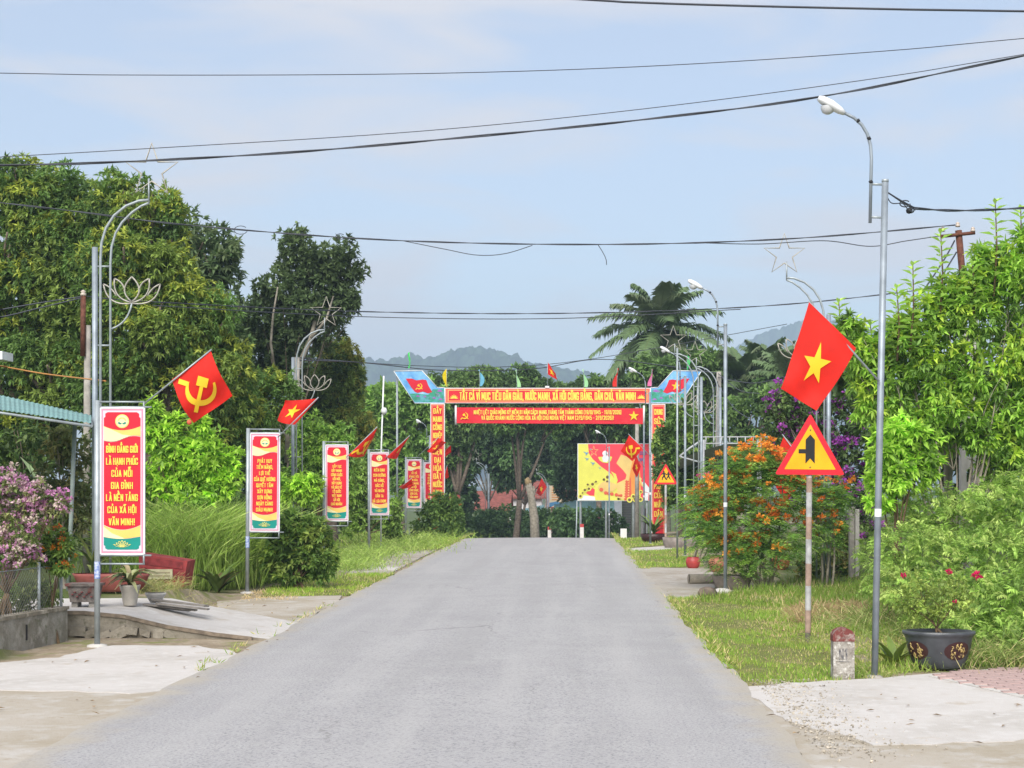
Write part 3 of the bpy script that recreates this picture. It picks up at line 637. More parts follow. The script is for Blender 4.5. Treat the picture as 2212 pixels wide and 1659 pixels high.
def banner(loc, lines, label, sticker=True):
    global print_me
    loc = Vector((loc[0], loc[1], gz(loc[0], loc[1]))); t = thing('banner_stand', label, 'banner', loc, 'red banner stands along the road')
    t.rotation_euler = (random.uniform(-.006, .006), random.uniform(-.006, .006), random.uniform(-.03, .03))
    z0 = .985
    MB().lathe([(.0, .03), (.05, .03), (.09, .018), (.10, -.05)], (0, 0, 0), 10, 0, 1.2, 1.).build('footing', CONC_L, t)
    MB().tube([(0, 0, -.1), (0, 0, 2.60)], .031, 12).build('post', GALV, t)
    for z, L, r in ((2.585, .50, .011), (2.53, .57, .011), (.965, .57, .011), (.875, .50, .011)):
        MB().tube([(.02, 0, z), (L, 0, z)], r, 6).build('rail', GALV, t)
    for a, b in ((2.585, 2.50), (.985, .875)): MB().tube([(.49, 0, a), (.49, 0, b)], .011, 6).build('upright', GALV, t)
    if print_me is None:
        p = banner_print().build('panel', BPM, t); print_me = p.data
    else:
        p = bpy.data.objects.new('panel', print_me); COL.objects.link(p); p.parent = t
    p.location = (.042, 0, z0)
    n = len(lines); v1, v0 = 1.10, .335
    st = (v1 - v0) / (n - 1); cap = min(.064, st * .56)
    mb = MB()
    for i, s in enumerate(lines): text_into(mb, s, .225, v1 - st * i, cap, .325, -.029)
    mb.build('lettering', GOLD_T, p)
    fr = MB(); 
    for x in (.036, .498): fr.box((x, 0, z0 + .765), (.011, .03, 1.545))
    for z in (z0 - .006, z0 + 1.536): fr.box((.267, 0, z), (.448, .03, .014))
    fr.build('panel_frame', WHITE_P, t)
    if sticker:
        MB().tube([(0, 0, .72), (0, 0, .90)], .0325, 12, cap=False).build('notice_sticker', mat('blue notice', (.55, .6, .75), .5, c2=(.08, .16, .45), scale=40), t)
    return t
def BX(x, D): return ((x - CX) / F * D, D)
B1 = banner(BX(210, 17.3), ['BÌNH ĐẲNG GIỚI', 'LÀ HẠNH PHÚC', 'CỦA MỖI', 'GIA ĐÌNH', 'LÀ NỀN TẢNG', 'CỦA XÃ HỘI', 'VĂN MINH!'], 'red banner stand whose first line reads BÌNH ĐẲNG GIỚI')
B2 = banner(BX(534, 25.8), ['PHÁT HUY', 'TIỀM NĂNG,', 'LỢI THẾ', 'CỦA QUÊ HƯƠNG', 'QUYẾT TÂM', 'XÂY DỰNG', 'SƠN HỒNG', 'NGÀY CÀNG', 'GIÀU MẠNH!'], 'red banner stand whose first line reads PHÁT HUY')
B3 = banner(BX(699, 33.4), ['TIẾP TỤC', 'ĐẨY MẠNH', 'CÔNG CUỘC', 'ĐỔI MỚI,', 'XÂY DỰNG', 'VÀ BẢO VỆ', 'TỔ QUỐC', 'VIỆT NAM', 'XÃ HỘI', 'CHỦ NGHĨA!'], 'red banner stand whose first line reads TIẾP TỤC', False)
B4 = banner(BX(797, 40.5), ['KIÊN ĐỊNH', 'CON ĐƯỜNG', 'MÀ ĐẢNG,', 'BÁC HỒ', 'VÀ NHÂN', 'DÂN TA', 'ĐÃ LỰA CHỌN!'], 'red banner stand whose first line reads KIÊN ĐỊNH', False)
B5 = banner(BX(876, 52.5), ['TẤT CẢ', 'VÌ MỤC TIÊU', 'DÂN GIÀU,', 'NƯỚC MẠNH,', 'XÃ HỘI', 'CÔNG BẰNG,', 'DÂN CHỦ,', 'VĂN MINH!'], 'red banner stand whose first line reads TẤT CẢ', False)
B6 = banner(BX(915, 56.5), ['TOÀN DÂN', 'ĐOÀN KẾT', 'XÂY DỰNG', 'NÔNG THÔN', 'MỚI VÀ', 'ĐÔ THỊ', 'VĂN', 'MINH,', 'GIÀU ĐẸP'], 'red banner stand with nine short lines, next to the gate column', False)

# ------------------------------------------------------------------ flags
def star_poly(r, c=(.5, .5), asp=1.):
    return [(c[0] + (r if i % 2 == 0 else r * .382) * math.sin(math.pi * i / 5) / asp, c[1] + (r if i % 2 == 0 else r * .382) * math.cos(math.pi * i / 5)) for i in range(10)]
def sickle_polys(k=1., c=(.5, .5), asp=1.):
    T = lambda p: (c[0] + p[0] * k / asp, c[1] + p[1] * k)
    o_ = [(.27 * math.cos(math.radians(a)), .27 * math.sin(math.radians(a))) for a in range(-140, 81, 11)]
    i_ = [(-.035 + .225 * math.cos(math.radians(a)), .025 + .215 * math.sin(math.radians(a))) for a in range(-138, 81, 11)]
    blade = o_ + i_[::-1]
    grip = [(-.21, -.14), (-.16, -.19), (-.29, -.32), (-.34, -.27)]
    handle = [(-.075, .045), (-.03, .09), (.30, -.24), (.255, -.285)]
    head = [(-.20, .05), (-.10, .15), (-.02, .17), (.06, .09), (-.02, .01), (-.08, .07), (-.14, -.01)]
    head = [(-.19, .06), (-.05, .20), (.05, .10), (-.09, -.04)]
    return [[T(p) for p in q] for q in (blade, grip, handle, head)]
def flag(label, pb, pt, ht, hb, fb, ft, emblem, wave=.03, nw=1.6, back=.2, group='red flags on the stands and lamp posts', name='flag', asp=1.25, pole=True, cloth=None, esc=1., tassel=False, mat_cloth=None):
    pb, pt, ht, hb, fb, ft = (Vector(p) for p in (pb, pt, ht, hb, fb, ft))
    t = thing(name, label, 'flag', pb, group)
    if pole: MB().tube([pb, pt], .009, 6).build('flagpole', GALV, t, pb)
    Nn = Vector((0, -1, 0)); ph = random.uniform(0, 6)
    def surf(u, v, e=0.):
        p = (hb * (1 - u) + fb * u) * (1 - v) + (ht * (1 - u) + ft * u) * v
        sg = math.sin(u * math.pi * nw + v * 1.8 + ph) * wave * (.35 + .65 * u) + math.sin(v * 7 - u * 4 + ph) * wave * .45 * (.2 + .8 * u) + math.sin(u * 13 + v * 3 + ph) * wave * .18
        return p + Nn * (sg + e) + Vector((0, back * u * u, 0)) + Vector((0, 0, -.04 * (ht - hb).length * math.sin(math.pi * u)))
    n1, n2 = 20, 14; vs = [surf(i / n1, j / n2) for i in range(n1 + 1) for j in range(n2 + 1)]
    fs = [(i * (n2 + 1) + j, (i + 1) * (n2 + 1) + j, (i + 1) * (n2 + 1) + j + 1, i * (n2 + 1) + j + 1) for i in range(n1) for j in range(n2)]
    c = MB().add(vs, fs, 0, True).build('cloth', mat_cloth or REDFLAG, t, pb)
    if emblem:
        polys = [star_poly(.30 * esc, asp=asp)] if emblem == 'star' else sickle_polys(1.25 * esc, asp=asp)
        mb = MB()
        for e in (.010, -.010):
            for q_, pl in enumerate(polys):
                bm = bmesh.new(); f = bm.faces.new([bm.verts.new((p[0], p[1], 0)) for p in pl])
                bmesh.ops.triangulate(bm, faces=[f]); bmesh.ops.subdivide_edges(bm, edges=bm.edges[:], cuts=2, use_grid_fill=True)
                bmesh.ops.triangulate(bm, faces=bm.faces[:])
                bm.verts.index_update()
                k_ = 1 + .15 * q_
                mb.add([surf(v.co.x, v.co.y, e * k_) for v in bm.verts], [tuple(v.index for v in f.verts) for f in bm.faces], 0, True); bm.free()
        mb.build('emblem', YEL, c, pb).matrix_parent_inverse = Matrix()
    if tassel: MB().lathe([(.0, -.03), (.022, -.02), (.028, 0), (.02, .02), (0, .03)], fb + Vector((.01, 0, 0)), 8).build('tassel', mat('orange tassel', (.6, .12, .06), .8), t, pb)
    return t
D1 = 17.28
flag('red hammer and sickle flag on the BÌNH ĐẲNG GIỚI banner stand', P(312, 872, D1), P(457, 755, D1), P(455, 757, D1), P(370, 820, D1), P(407, 912, D1 - .1), P(495, 853, D1 - .1), 'sickle', wave=.035, nw=2.3, tassel=True, asp=1.0)
D2 = 25.75
flag('red starred flag billowing on the PHÁT HUY banner stand', P(600, 945, D2), P(688, 858, D2), P(687, 860, D2), P(637, 917, D2), P(590, 906, D2), P(608, 862, D2), 'star', wave=.07, nw=2.2, back=.3, esc=1.05, asp=1.3)
D3 = 33.35
flag('red hammer and sickle flag on the TIẾP TỤC banner stand', P(748, 988, D3), P(815, 922, D3), P(814, 925, D3), P(752, 984, D3), P(783, 985, D3), P(800, 952, D3), 'sickle', wave=.03, esc=1.1, asp=1.)
D4 = 40.45
flag('red starred flag hanging limp on the KIÊN ĐỊNH banner stand', P(832, 990, D4), P(886, 940, D4), P(884, 943, D4), P(836, 987, D4), P(856, 990, D4), P(868, 962, D4), 'star', wave=.03, esc=.7)
flag('crumpled red flag on the TẤT CẢ banner stand', P(902, 986, 52.4), P(948, 944, 52.4), P(948, 946, 52.4), P(922, 975, 52.4), P(938, 978, 52.3), P(962, 955, 52.3), 'sickle', wave=.10, nw=2.4, esc=.6)
flag('crumpled red flag on the nine line banner stand', P(940, 1000, 56.4), P(972, 962, 56.4), P(974, 962, 56.4), P(948, 984, 56.4), P(960, 988, 56.4), P(974, 976, 56.4), None, wave=.08, nw=2.4)
flag('small red flag hanging by the gate column beside dark trees', P(957, 1040, 57), P(966, 1004, 57), P(966, 1006, 57), P(959, 1030, 57), P(964, 1034, 57), P(969, 1030, 57), None, wave=.03)
flag('red flag half hidden behind bushes below the TẤT CẢ banner', P(855, 1062, 50), P(890, 1032, 50), P(890, 1034, 50), P(862, 1052, 50), P(872, 1056, 50), P(892, 1050, 50), None, wave=.05)
DR = 14.35
flag('large red flag with yellow star on the tall lamp post', P(1899, 824, DR), P(1746, 651, DR), P(1747, 653, DR), P(1850, 752, DR), P(1768, 886, DR - .12), P(1690, 838, DR - .12), 'star', wave=.04, nw=2.4, back=.15, asp=1.05, esc=.92)
flag('red flag partly behind the left junction warning sign', P(1768, 1045, 28.3), P(1690, 938, 28.3), P(1693, 942, 28.3), P(1752, 1005, 28.3), P(1700, 1085, 28.3), P(1660, 1020, 28.3), 'star', wave=.05)
flag('red hammer and sickle flag in front of the billboard', P(1405, 985, 47.2), P(1357, 937, 47.2), P(1359, 940, 47.2), P(1388, 968, 47.2), P(1366, 996, 47.2), P(1341, 974, 47.2), 'sickle', wave=.03, asp=1.)
flag('small red flag below the hammer and sickle flag', P(1392, 1010, 56.5), P(1372, 980, 56.5), P(1374, 982, 56.5), P(1384, 1008, 56.5), P(1376, 1032, 56.5), P(1366, 1012, 56.5), 'star', wave=.05)
flag('small red starred flag on the far star lamp post', P(1180, 1045, 105), P(1168, 1030, 105), P(1170, 1032, 105), P(1181, 1052, 105), P(1168, 1072, 105), P(1158, 1065, 105), 'star', wave=.1)

# ------------------------------------------------------------------ star lamp posts
def star_post(loc, sgn, label, k=1., lotus=True):
    x, y = loc; t = thing('star_lamp_post', label, 'lamp post', (x, y, gz(x, y)), 'posts with wire stars and lotus flowers')
    s = sgn; V = lambda a, b: (s * a * k, 0, b * k)
    MB().tube([V(0, -.15 / k), V(0, 4.66)], .040 * k, 10).build('pole', GALV_D, t)
    o_ = [V(.075, -.1), V(.075, 4.5)] + [V(*p) for p in ((.09, 4.72), (.15, 4.92), (.26, 5.09), (.42, 5.22), (.60, 5.29), (.73, 5.30))]
    i_ = [V(.21, -.1), V(.21, 4.45)] + [V(*p) for p in ((.225, 4.66), (.28, 4.85), (.37, 5.0), (.50, 5.13), (.63, 5.22), (.73, 5.26))]
    MB().tube(o_, .019 * k, 8).build('arch_tube', GALV, t); MB().tube(i_, .017 * k, 8).build('arch_tube', GALV, t)
    for z in (.6, 1.45, 2.35, 3.33, 4.4): MB().tube([V(.03, z), V(.21, z)], .014 * k, 6).build('rung', GALV, t)
    WF = mat('tarnished wire frame', (.38, .36, .31), .5, .3, .15, 12)
    MB().tube([V(.73, 5.25), V(.73, 5.58)], .013 * k, 6).build('stem', GALV, t)
    sc = (.77, 5.70)
    MB().tube([V(sc[0] + (.37 if i % 2 == 0 else .145) * math.sin(math.pi * i / 5), sc[1] + (.37 if i % 2 == 0 else .145) * math.cos(math.pi * i / 5)) for i in range(10)], .0135 * k, 5, closed=True).build('star_frame', WF, t)
    if lotus:
        c = (.50, 3.92); mb = MB()
        def cv(a, b, d):
            mb.tube([V(c[0] + p.x, c[1] + p.z) for p in bez((a[0], 0, a[1]), (b[0], 0, b[1]), (d[0], 0, d[1]), 8)], .0115 * k, 5)
        for m_ in (-1, 1):
            cv((0, 0), (m_ * .20, .15), (0, .34)); cv((0, -.01), (m_ * .27, .04), (m_ * .235, .315)); cv((m_ * .235, .315), (m_ * .12, .27), (m_ * .10, .17))
            cv((0, -.02), (m_ * .34, -.07), (m_ * .385, .24)); cv((m_ * .385, .24), (m_ * .27, .20), (m_ * .21, .08))
        mb.build('lotus_frame', WF, t)
        MB().tube([V(p.x, p.z) for p in bez((.5, 0, 3.9), (.45, 0, 3.62), (.21, 0, 3.55), 8)], .013 * k, 6).build('lotus_stem', GALV, t)
    return t
star_post(BX(205, 22.2), 1, 'star lamp post beside the BÌNH ĐẲNG GIỚI banner stand')
star_post(BX(633, 38), 1, 'star lamp post between PHÁT HUY and TIẾP TỤC banners')
star_post(BX(1790, 28.5), -1, 'star lamp post behind the large starred flag')
star_post(BX(1515, 45), -1, 'star lamp post in front of the white carport')
star_post(BX(1556, 50), -1, 'star lamp post by the leaning concrete pole')
star_post(BX(1056, 97), -1, 'far star lamp post under dark trees, no flag')
star_post(BX(1183, 106), -1, 'far star lamp post with a small red flag')

# ------------------------------------------------------------------ street lamps
def lamp(loc, label, k=1., lean=0, yaw=0.):
    x, y = loc; t = thing('street_lamp', label, 'street lamp', (x, y, gz(x, y)), 'slim street lamps beside the road', yaw)
    t.rotation_euler = (0, lean, yaw)
    V = lambda a, b: (-a * k, 0, b * k)
    MB().tube([V(0, -.15), V(0, 4.38)], .030 * k, 12).build('pole', GALV_D, t)
    MB().cyl(V(0, 4.36), .025, .031, 12).build('cap', GALV, t)
    MB().lathe([(.0, .03), (.05, .03), (.08, .015), (.09, -.05)], (0, 0, 0), 10).build('footing', CONC, t)
    MB().tube([V(0, 1.42), V(0, 1.49)], .0315, 12, cap=False).build('pole_band', WHITE_P, t)
    pts = [V(.125, 4.0), V(.125, 4.57), V(.135, 4.68), V(.165, 4.78), V(.215, 4.86), V(.285, 4.92), V(.38, 4.965)]
    MB().tube(pts, .0145 * k, 10).build('arm', GALV_D, t)
    for z in (4.05, 4.34): MB().tube([V(.02, z), V(.125, z)], .011, 6).build('strut', GALV, t)
    for a, b in ((.125, 4.36), (.15, 4.74), (.25, 4.895)): MB().tube([V(a - .006, b - .012), V(a + .006, b + .012)], .018, 8).build('clamp', BLACK, t)
    # lamp head: tapered shell with a glass bowl below
    a = Vector(V(.37, 4.955)); b = Vector(V(.60, 5.075)); d = (b - a).normalized(); up = Vector((0, 1, 0)).cross(d); up = -up if up.z < 0 else up
    mb = MB(); rings = []
    for f, w_, h0, h1 in ((0, .02, -.018, .02), (.18, .045, -.028, .036), (.55, .062, -.03, .05), (.9, .055, -.02, .045), (1.04, .03, -.005, .03)):
        p = a.lerp(b, f); rings.append([p + Vector((0, w_ * cy, 0)) + up * (h1 if cz > 0 else h0) * abs(cz) for cy, cz in ((-1, -.6), (-1, .3), (-.6, .9), (0, 1), (.6, .9), (1, .3), (1, -.6), (0, -1))])
    vs = [p for r in rings for p in r]; fs = [(i * 8 + j, i * 8 + (j + 1) % 8, (i + 1) * 8 + (j + 1) % 8, (i + 1) * 8 + j) for i in range(4) for j in range(8)]
    fs += [tuple(range(8))[::-1], tuple(range(32, 40))]
    head = mb.add(vs, fs, 0, True).build('lamp_head', WHITE_P, t)
    c = a.lerp(b, .62) - up * .015
    MB().lathe([(.058, .0), (.057, -.025), (.045, -.055), (.02, -.07), (.0, -.072)], c, 12, sx=1.05).build('glass_bowl', mat('milky glass', (.55, .56, .58), .15, 0, spec=.6), head)
    return t
L1 = lamp(BX(1889, 14.4), 'tall slim street lamp beside the milestone carrying a large starred flag', lean=.0215)
lamp(BX(1567, 25.5), 'street lamp standing in the orange flowering shrub', .96, .0)
lamp(BX(1480, 39), 'street lamp just past the children warning sign shrubs', .98, .0)
lamp(BX(1405, 47.3), 'street lamp nearest the children warning sign, against the gate beam', 1.0, -.004)
lamp(BX(1391, 56.8), 'street lamp beside the end of the cloth banner', .98)
lamp(BX(1316, 71), 'street lamp in front of the billboard', 1.0)
lamp(BX(928, 60), 'street lamp behind the gate column at its outer side', .82)
# thin bare pole
mb = MB().tube([P(1463, 1207, 37.6) - Vector((0, 0, .05)), P(1463, 752, 37.6)], .022, 8)
tag(mb.build('flag_mast', GALV), 'thin bare steel mast beside the street lamp pole', 'pole')
p0 = P(823, 1190, 43); t = thing('camera_mast', 'thin white mast with a white dome camera', 'camera mast', (p0.x, p0.y, 0))
MB().tube([(0, 0, -.05), P(823, 985, 43) - p0 + Vector((0, 0, p0.z)), P(829, 812, 43) - p0 + Vector((0, 0, p0.z))], .02, 8).build('pole', WHITE_P, t)
c_ = P(830, 888, 43); c_ = Vector((c_.x - p0.x, -.04, c_.z))
MB().lathe([(0, .09), (.05, .085), (.075, .04), (.08, -.03), (.06, -.06), (.0, -.1)], c_, 14).build('dome_camera', WHITE_P, t)
MB().box(c_ + Vector((-.03, .02, 0)), (.06, .03, .05)).build('bracket', GALV, t)

# ------------------------------------------------------------------ warning signs
def warn_sign(loc, side, zb, zt_pole, label, picto, lean=0, bands=True, dirt=True):
    x, y = loc; t = thing('warning_sign', label, 'road sign', (x, y, gz(x, y))); t.rotation_euler = (0, lean, 0)
    hgt_ = side * .875; r = .03
    MB().tube([(0, 0, -.1), (0, 0, zb + .5 * hgt_)], r, 12).build('post', mat('pale post paint', (.42, .38, .36), .8, 0, .2, 14), t)
    if bands:
        z = .12; i = 0
        BR = mat('faded red paint', (.34, .24, .19), .8, 0, .25, 12); BW = mat('chalky white paint', (.40, .40, .40), .8, 0, .2, 12)
        while z < zb - .12:
            h_ = .26 if i % 2 else .24; MB().tube([(0, 0, z), (0, 0, min(z + h_, zb - .03))], r + .0022, 12, cap=False).build('paint_band', BR if i % 2 == 0 else BW, t); z += h_; i += 1
    SR = mat('sign red', (.68, .015, .03), .4, 0, .08, 9); SY = ground_mat('sign amber', (.82, .43, .018), [((.76, .37, .012), 4, .45, .65), ((.28, .16, .02), 9, .63, .74)], rough=.45, bump=0) if 'sign amber' not in MATS else MATS['sign amber']
    def tri(s, dz=0, n=5, rr=.05):
        h_ = s * .875; V3 = [(-s / 2, 0), (s / 2, 0), (0, h_)]; o_ = []
        cx_, cz_ = 0, h_ / 3
        for i in range(3):
            p = Vector(V3[i]); a = Vector(V3[i - 1]); b = Vector(V3[(i + 1) % 3]); q0 = p + (a - p).normalized() * rr * s; q1 = p + (b - p).normalized() * rr * s
            for k_ in range(n): 
                f = k_ / (n - 1); o_.append((1 - f) ** 2 * q0 + 2 * f * (1 - f) * p + f * f * q1)
        return [(p.x, p.y + dz) for p in o_]
    yo = -r - .012
    outl = tri(side, zb, rr=.045); mb = MB(); k_ = len(outl)
    mb.flat(outl, yo, 0); mb.add([(p[0], yo, p[1]) for p in outl] + [(p[0], yo + .012, p[1]) for p in outl], [(i + k_, (i + 1) % k_ + k_, (i + 1) % k_, i)[::-1] for i in range(k_)], 0)
    mb.add([(p[0], yo + .012, p[1]) for p in outl], [tuple(range(k_))], 1)
    pl = mb.build('plate', [SR, GALV], t)
    s2 = side * .735; z2 = zb + side * .0765
    MB().flat(tri(s2, z2, rr=.02), yo - .003, 0).build('amber_field', SY, pl)
    mb = MB(); k2 = side; yp = yo - .006; c = zb
    U = lambda pts: [(p[0] * k2, c + p[1] * k2) for p in pts]
    if picto == 'junction':
        mb.flat(U([(-.066, .16), (.0, .235), (.066, .16), (.066, .50), (.0, .575), (-.066, .50)]), yp, 0)
        mb.flat(U([(-.165, .305), (-.0662, .305), (-.0662, .365), (-.165, .365)]), yp, 0)
    else:
        def fig(ox, oz, h_, flip):
            s_ = h_; f = -1 if flip else 1; Q = lambda pts: U([(ox + f * a * s_, oz + b * s_) for a, b in pts])
            mb.flat([(p[0], p[1]) for p in U([(ox + f * .02 * s_ + .085 * s_ * math.cos(g), oz + .9 * s_ + .09 * s_ * math.sin(g)) for g in np.linspace(0, 6.28, 9)[:-1]])], yp, 0)
            def limb(a, b, w0, w1):
                a, b = Vector(a), Vector(b); n_ = Vector((-(b - a).y, (b - a).x)).normalized()
                mb.flat(Q([tuple(a + n_ * w0), tuple(b + n_ * w1), tuple(b - n_ * w1), tuple(a - n_ * w0)]), yp - .001 * random.random(), 0)
            limb((.02, .82), (-.02, .42), .10, .10); limb((-.02, .45), (-.24, .02), .085, .045); limb((-.02, .45), (.16, .24), .085, .06); limb((.16, .26), (.20, .0), .055, .045)
            limb((.06, .76), (.28, .55), .05, .04); limb((-.02, .76), (-.24, .58), .05, .04)
        fig(-.075, .18, .40, True); fig(.11, .19, .35, True)
    mb.build('pictogram', BLACK, pl)
    mb = MB()
    for z in (.11, .64):
        mb.lathe([(.008, 0), (.008, .004), (0, .005)], (0, 0, 0), 8)
        for i in range(len(mb.v) - 24, len(mb.v)): p = mb.v[i]; mb.v[i] = (p[0], yo - .006 - p[2], c + z * side + p[1])
    mb.build('bolt', mat('dull bolt', (.25, .18, .1), .5, .5), pl)
    return t
g = G(1745, 1390)
warn_sign((g.x, g.y), .75, (1390 - 1025) * g.y / F, 0, 'triangular warning sign showing a side road joining, on banded post', 'junction', lean=.009)
warn_sign(BX(1438, 45.5), .66, (1180 - 1047) * 45.5 / F, 0, 'triangular warning sign showing two running children', 'children', dirt=False)

# ------------------------------------------------------------------ milestone
g = G(1820, 1467); t = thing('milestone', 'weathered white milestone with worn red rounded top', 'milestone', (g.x, g.y, gz(g.x, g.y)))
STN = ground_mat('flaking whitewash', (.36, .335, .30), [((.22, .195, .165), 10, .42, .58), ((.56, .54, .50), 26, .52, .66), ((.10, .11, .07), 9, .62, .75)], bump=.6, bscale=50)
STR = ground_mat('flaking red paint', (.17, .05, .045), [((.34, .27, .24), 14, .5, .62), ((.20, .15, .13), 30, .55, .7)], bump=.5, bscale=50)
mb = MB(); w_, d_ = .092, .075
mb.box((0, 0, .14), (2 * w_, 2 * d_, .44)); mb.build('stone_body', STN, t)
prof = [(-w_ - .004, .345), (w_ + .004, .345), (w_ + .004, .40), (w_ * .8, .436), (w_ * .4, .455), (0, .462), (-w_ * .4, .455), (-w_ * .8, .436), (-w_ - .004, .40)]
mb = MB(); k_ = len(prof)
mb.flat(prof, -d_ - .004); mb.add([(p[0], -d_ - .004, p[1]) for p in prof] + [(p[0], d_ + .004, p[1]) for p in prof], [(i, (i + 1) % k_, (i + 1) % k_ + k_, i + k_) for i in range(k_)] + [tuple(range(2 * k_ - 1, k_ - 1, -1))])
mb.build('stone_cap', STR, t)
mb = MB(); text_into(mb, 'N1', -.005, .235, .085, .085, -d_ - .003)
mb.box((0, -d_ - .002, .172), (.09, .006, .007)); mb.build('lettering', mat('faded black paint', (.05, .052, .065), .8, c2=(.28, .26, .24), scale=28), t)

# ------------------------------------------------------------------ flowers pots near the lamp
def oval_prof(n, mb, prof, sx, sy, mi=0, c=(0, 0, 0)):
    mb.lathe(prof, c, n, mi, sx, sy)
g = G(2028, 1449); t = thing('planter', 'black oval planter with gilded relief flowers holding a rose bush', 'planter', (g.x, g.y, gz(g.x, g.y) + .0), rz=-.1)
POT = mat('dark glazed clay', (.055, .060, .068), .35, 0, .25, 6, spec=.5); GILT = mat('worn gilt', (.42, .31, .12), .5, .3, .3, 20); MAR = mat('maroon glaze', (.045, .018, .018), .4)
oval_prof(32, mb := MB(), [(.0, .015), (.20, .015), (.225, .03), (.25, .09), (.285, .2), (.302, .29), (.315, .315), (.33, .325), (.33, .355), (.30, .357), (.285, .32), (.0, .31)], 1., .72)
mb.build('bowl', POT, t)
mb = MB()
for a in range(4): mb.box((.14 * math.cos(.8 + a * 1.571), .1 * math.sin(.8 + a * 1.571), .0), (.06, .05, .05))
mb.build('foot', POT, t)
def on_pot(a, z, e):
    r = np.interp(z, [.03, .09, .2, .29, .315], [.225, .25, .285, .302, .315]) + e; return Vector((r * math.cos(a), r * .72 * math.sin(a), z))
for ac, wd in ((-1.0, .50), (-2.45, .46)):
    mb = MB(); n1 = 16; pts = []
    for i in range(5):
        for j in range(n1):
            g_ = 2 * math.pi * j / n1; f = i / 4; pts.append(on_pot(ac + wd * f * math.cos(g_), .185 + .085 * f * math.sin(g_), .004))
    fs = [(i * n1 + j, i * n1 + (j + 1) % n1, (i + 1) * n1 + (j + 1) % n1, (i + 1) * n1 + j) for i in range(4) for j in range(n1)]
    med = mb.add(pts, fs, 0, True).build('relief_panel', MAR, t)
    mb = MB()
    for i in range(26):
        a0 = ac + random.uniform(-.26, .26); z0_ = .185 + random.uniform(-.055, .055)
        if ((a0 - ac) / wd) ** 2 + ((z0_ - .185) / .085) ** 2 > .75: continue
        th = random.uniform(0, 6.3); path = [on_pot(a0 + .06 * math.cos(th + q_ * 1.1) * (q_ + 1) / 4, z0_ + .016 * math.sin(th + q_ * 1.1) * (q_ + 1) / 3, .008) for q_ in range(4)]
        mb.tube(path, [.003, .006, .006, .002], 5)
    mb.build('gilt_relief', GILT, med)
MB().lathe([(0, .318), (.288, .322)], (0, 0, .004), 24, 0, 1, .72).build('soil', mat('dark soil', (.07, .05, .035), .95, 0, .3, 30), t)
base = Vector((g.x, g.y, .3)); lobes = [lobe(x, y, rx, ry, g.y) for x, y, rx, ry in ((1985, 1270, 55, 45), (2040, 1295, 55, 45), (1960, 1310, 40, 30), (2075, 1285, 40, 40), (2010, 1330, 40, 25))]
tree('rose_bush', 'thin rose bush with small pink blooms in the black planter', 'shrub', base, lobes, .045, .022, [(.12, .16, .035), (.16, .20, .05), (.08, .11, .03)], [2, 2, 1], 90, 4, trunk_r=.012, fork=.25, bark=BARK_B, nsub=12, fill=.5, ragged=.9, stems=4, droop=.1)
bl = Leaves()
for x, y, r in ((2110, 1244, .045), (2050, 1236, .03), (1952, 1243, .025), (2062, 1300, .022)): blossom(bl, np.array(P(x, y, g.y - .1)), r, (.62, .03, .13), 30, .9)
tag(bl.build('rose_blooms', PETAL, bpy.data.objects['rose_bush'], base), kind='stuff')

def potted(name, label, loc, prof, potmat, sx=1., sy=1., rz=0):
    t = thing(name, label, 'planter', loc, rz=rz)
    MB().lathe(prof, (0, 0, 0), 20, 0, sx, sy).build('pot', potmat, t)
    top = prof[-1]
    MB().lathe([(0, top[1] - .03), (top[0] * .93, top[1] - .025)], (0, 0, 0), 16, 0, sx, sy).build('soil', mat('dark soil', (.07, .05, .035), .95, 0, .3, 30), t)
    return t
def strap_plant(name, label, base, n, L, W, cols, arch=.6, up=.7, cat='plant'):
    """arching strap leaves, each one a mesh"""
    base = Vector(base); t = thing(name, label, cat, base)
    for i in range(n):
        a = random.uniform(0, 6.3); d = Vector((math.cos(a), math.sin(a), 0)); l = L * random.uniform(.65, 1.1); u = up * random.uniform(.6, 1.25); h0 = random.uniform(0, .25) * L
        pth = [d * l * f * (.45 + .4 * f) + Vector((0, 0, h0 + l * (u * f - arch * f * f))) for f in np.linspace(0, 1, 6)]
        sd = Vector((-d.y, d.x, 0)); vs = []
        for j, p in enumerate(pth):
            w_ = W * (.5, .9, 1, .85, .55, .06)[j] / 2; vs += [p - sd * w_, p + Vector((0, 0, -w_ * .4)), p + sd * w_]
        fs = []
        for j in range(5):
            for q_ in range(2): fs.append((j * 3 + q_, j * 3 + q_ + 1, j * 3 + q_ + 4, j * 3 + q_ + 3))
        me_o = MB().add(vs, fs, 0, True).build('leaf', mat(*cols[i % len(cols)]), t)
    MB().tube([(0, 0, -.05), (0, 0, .28 * L)], .02, 6).build('stem', BARK_B, t)
    return t

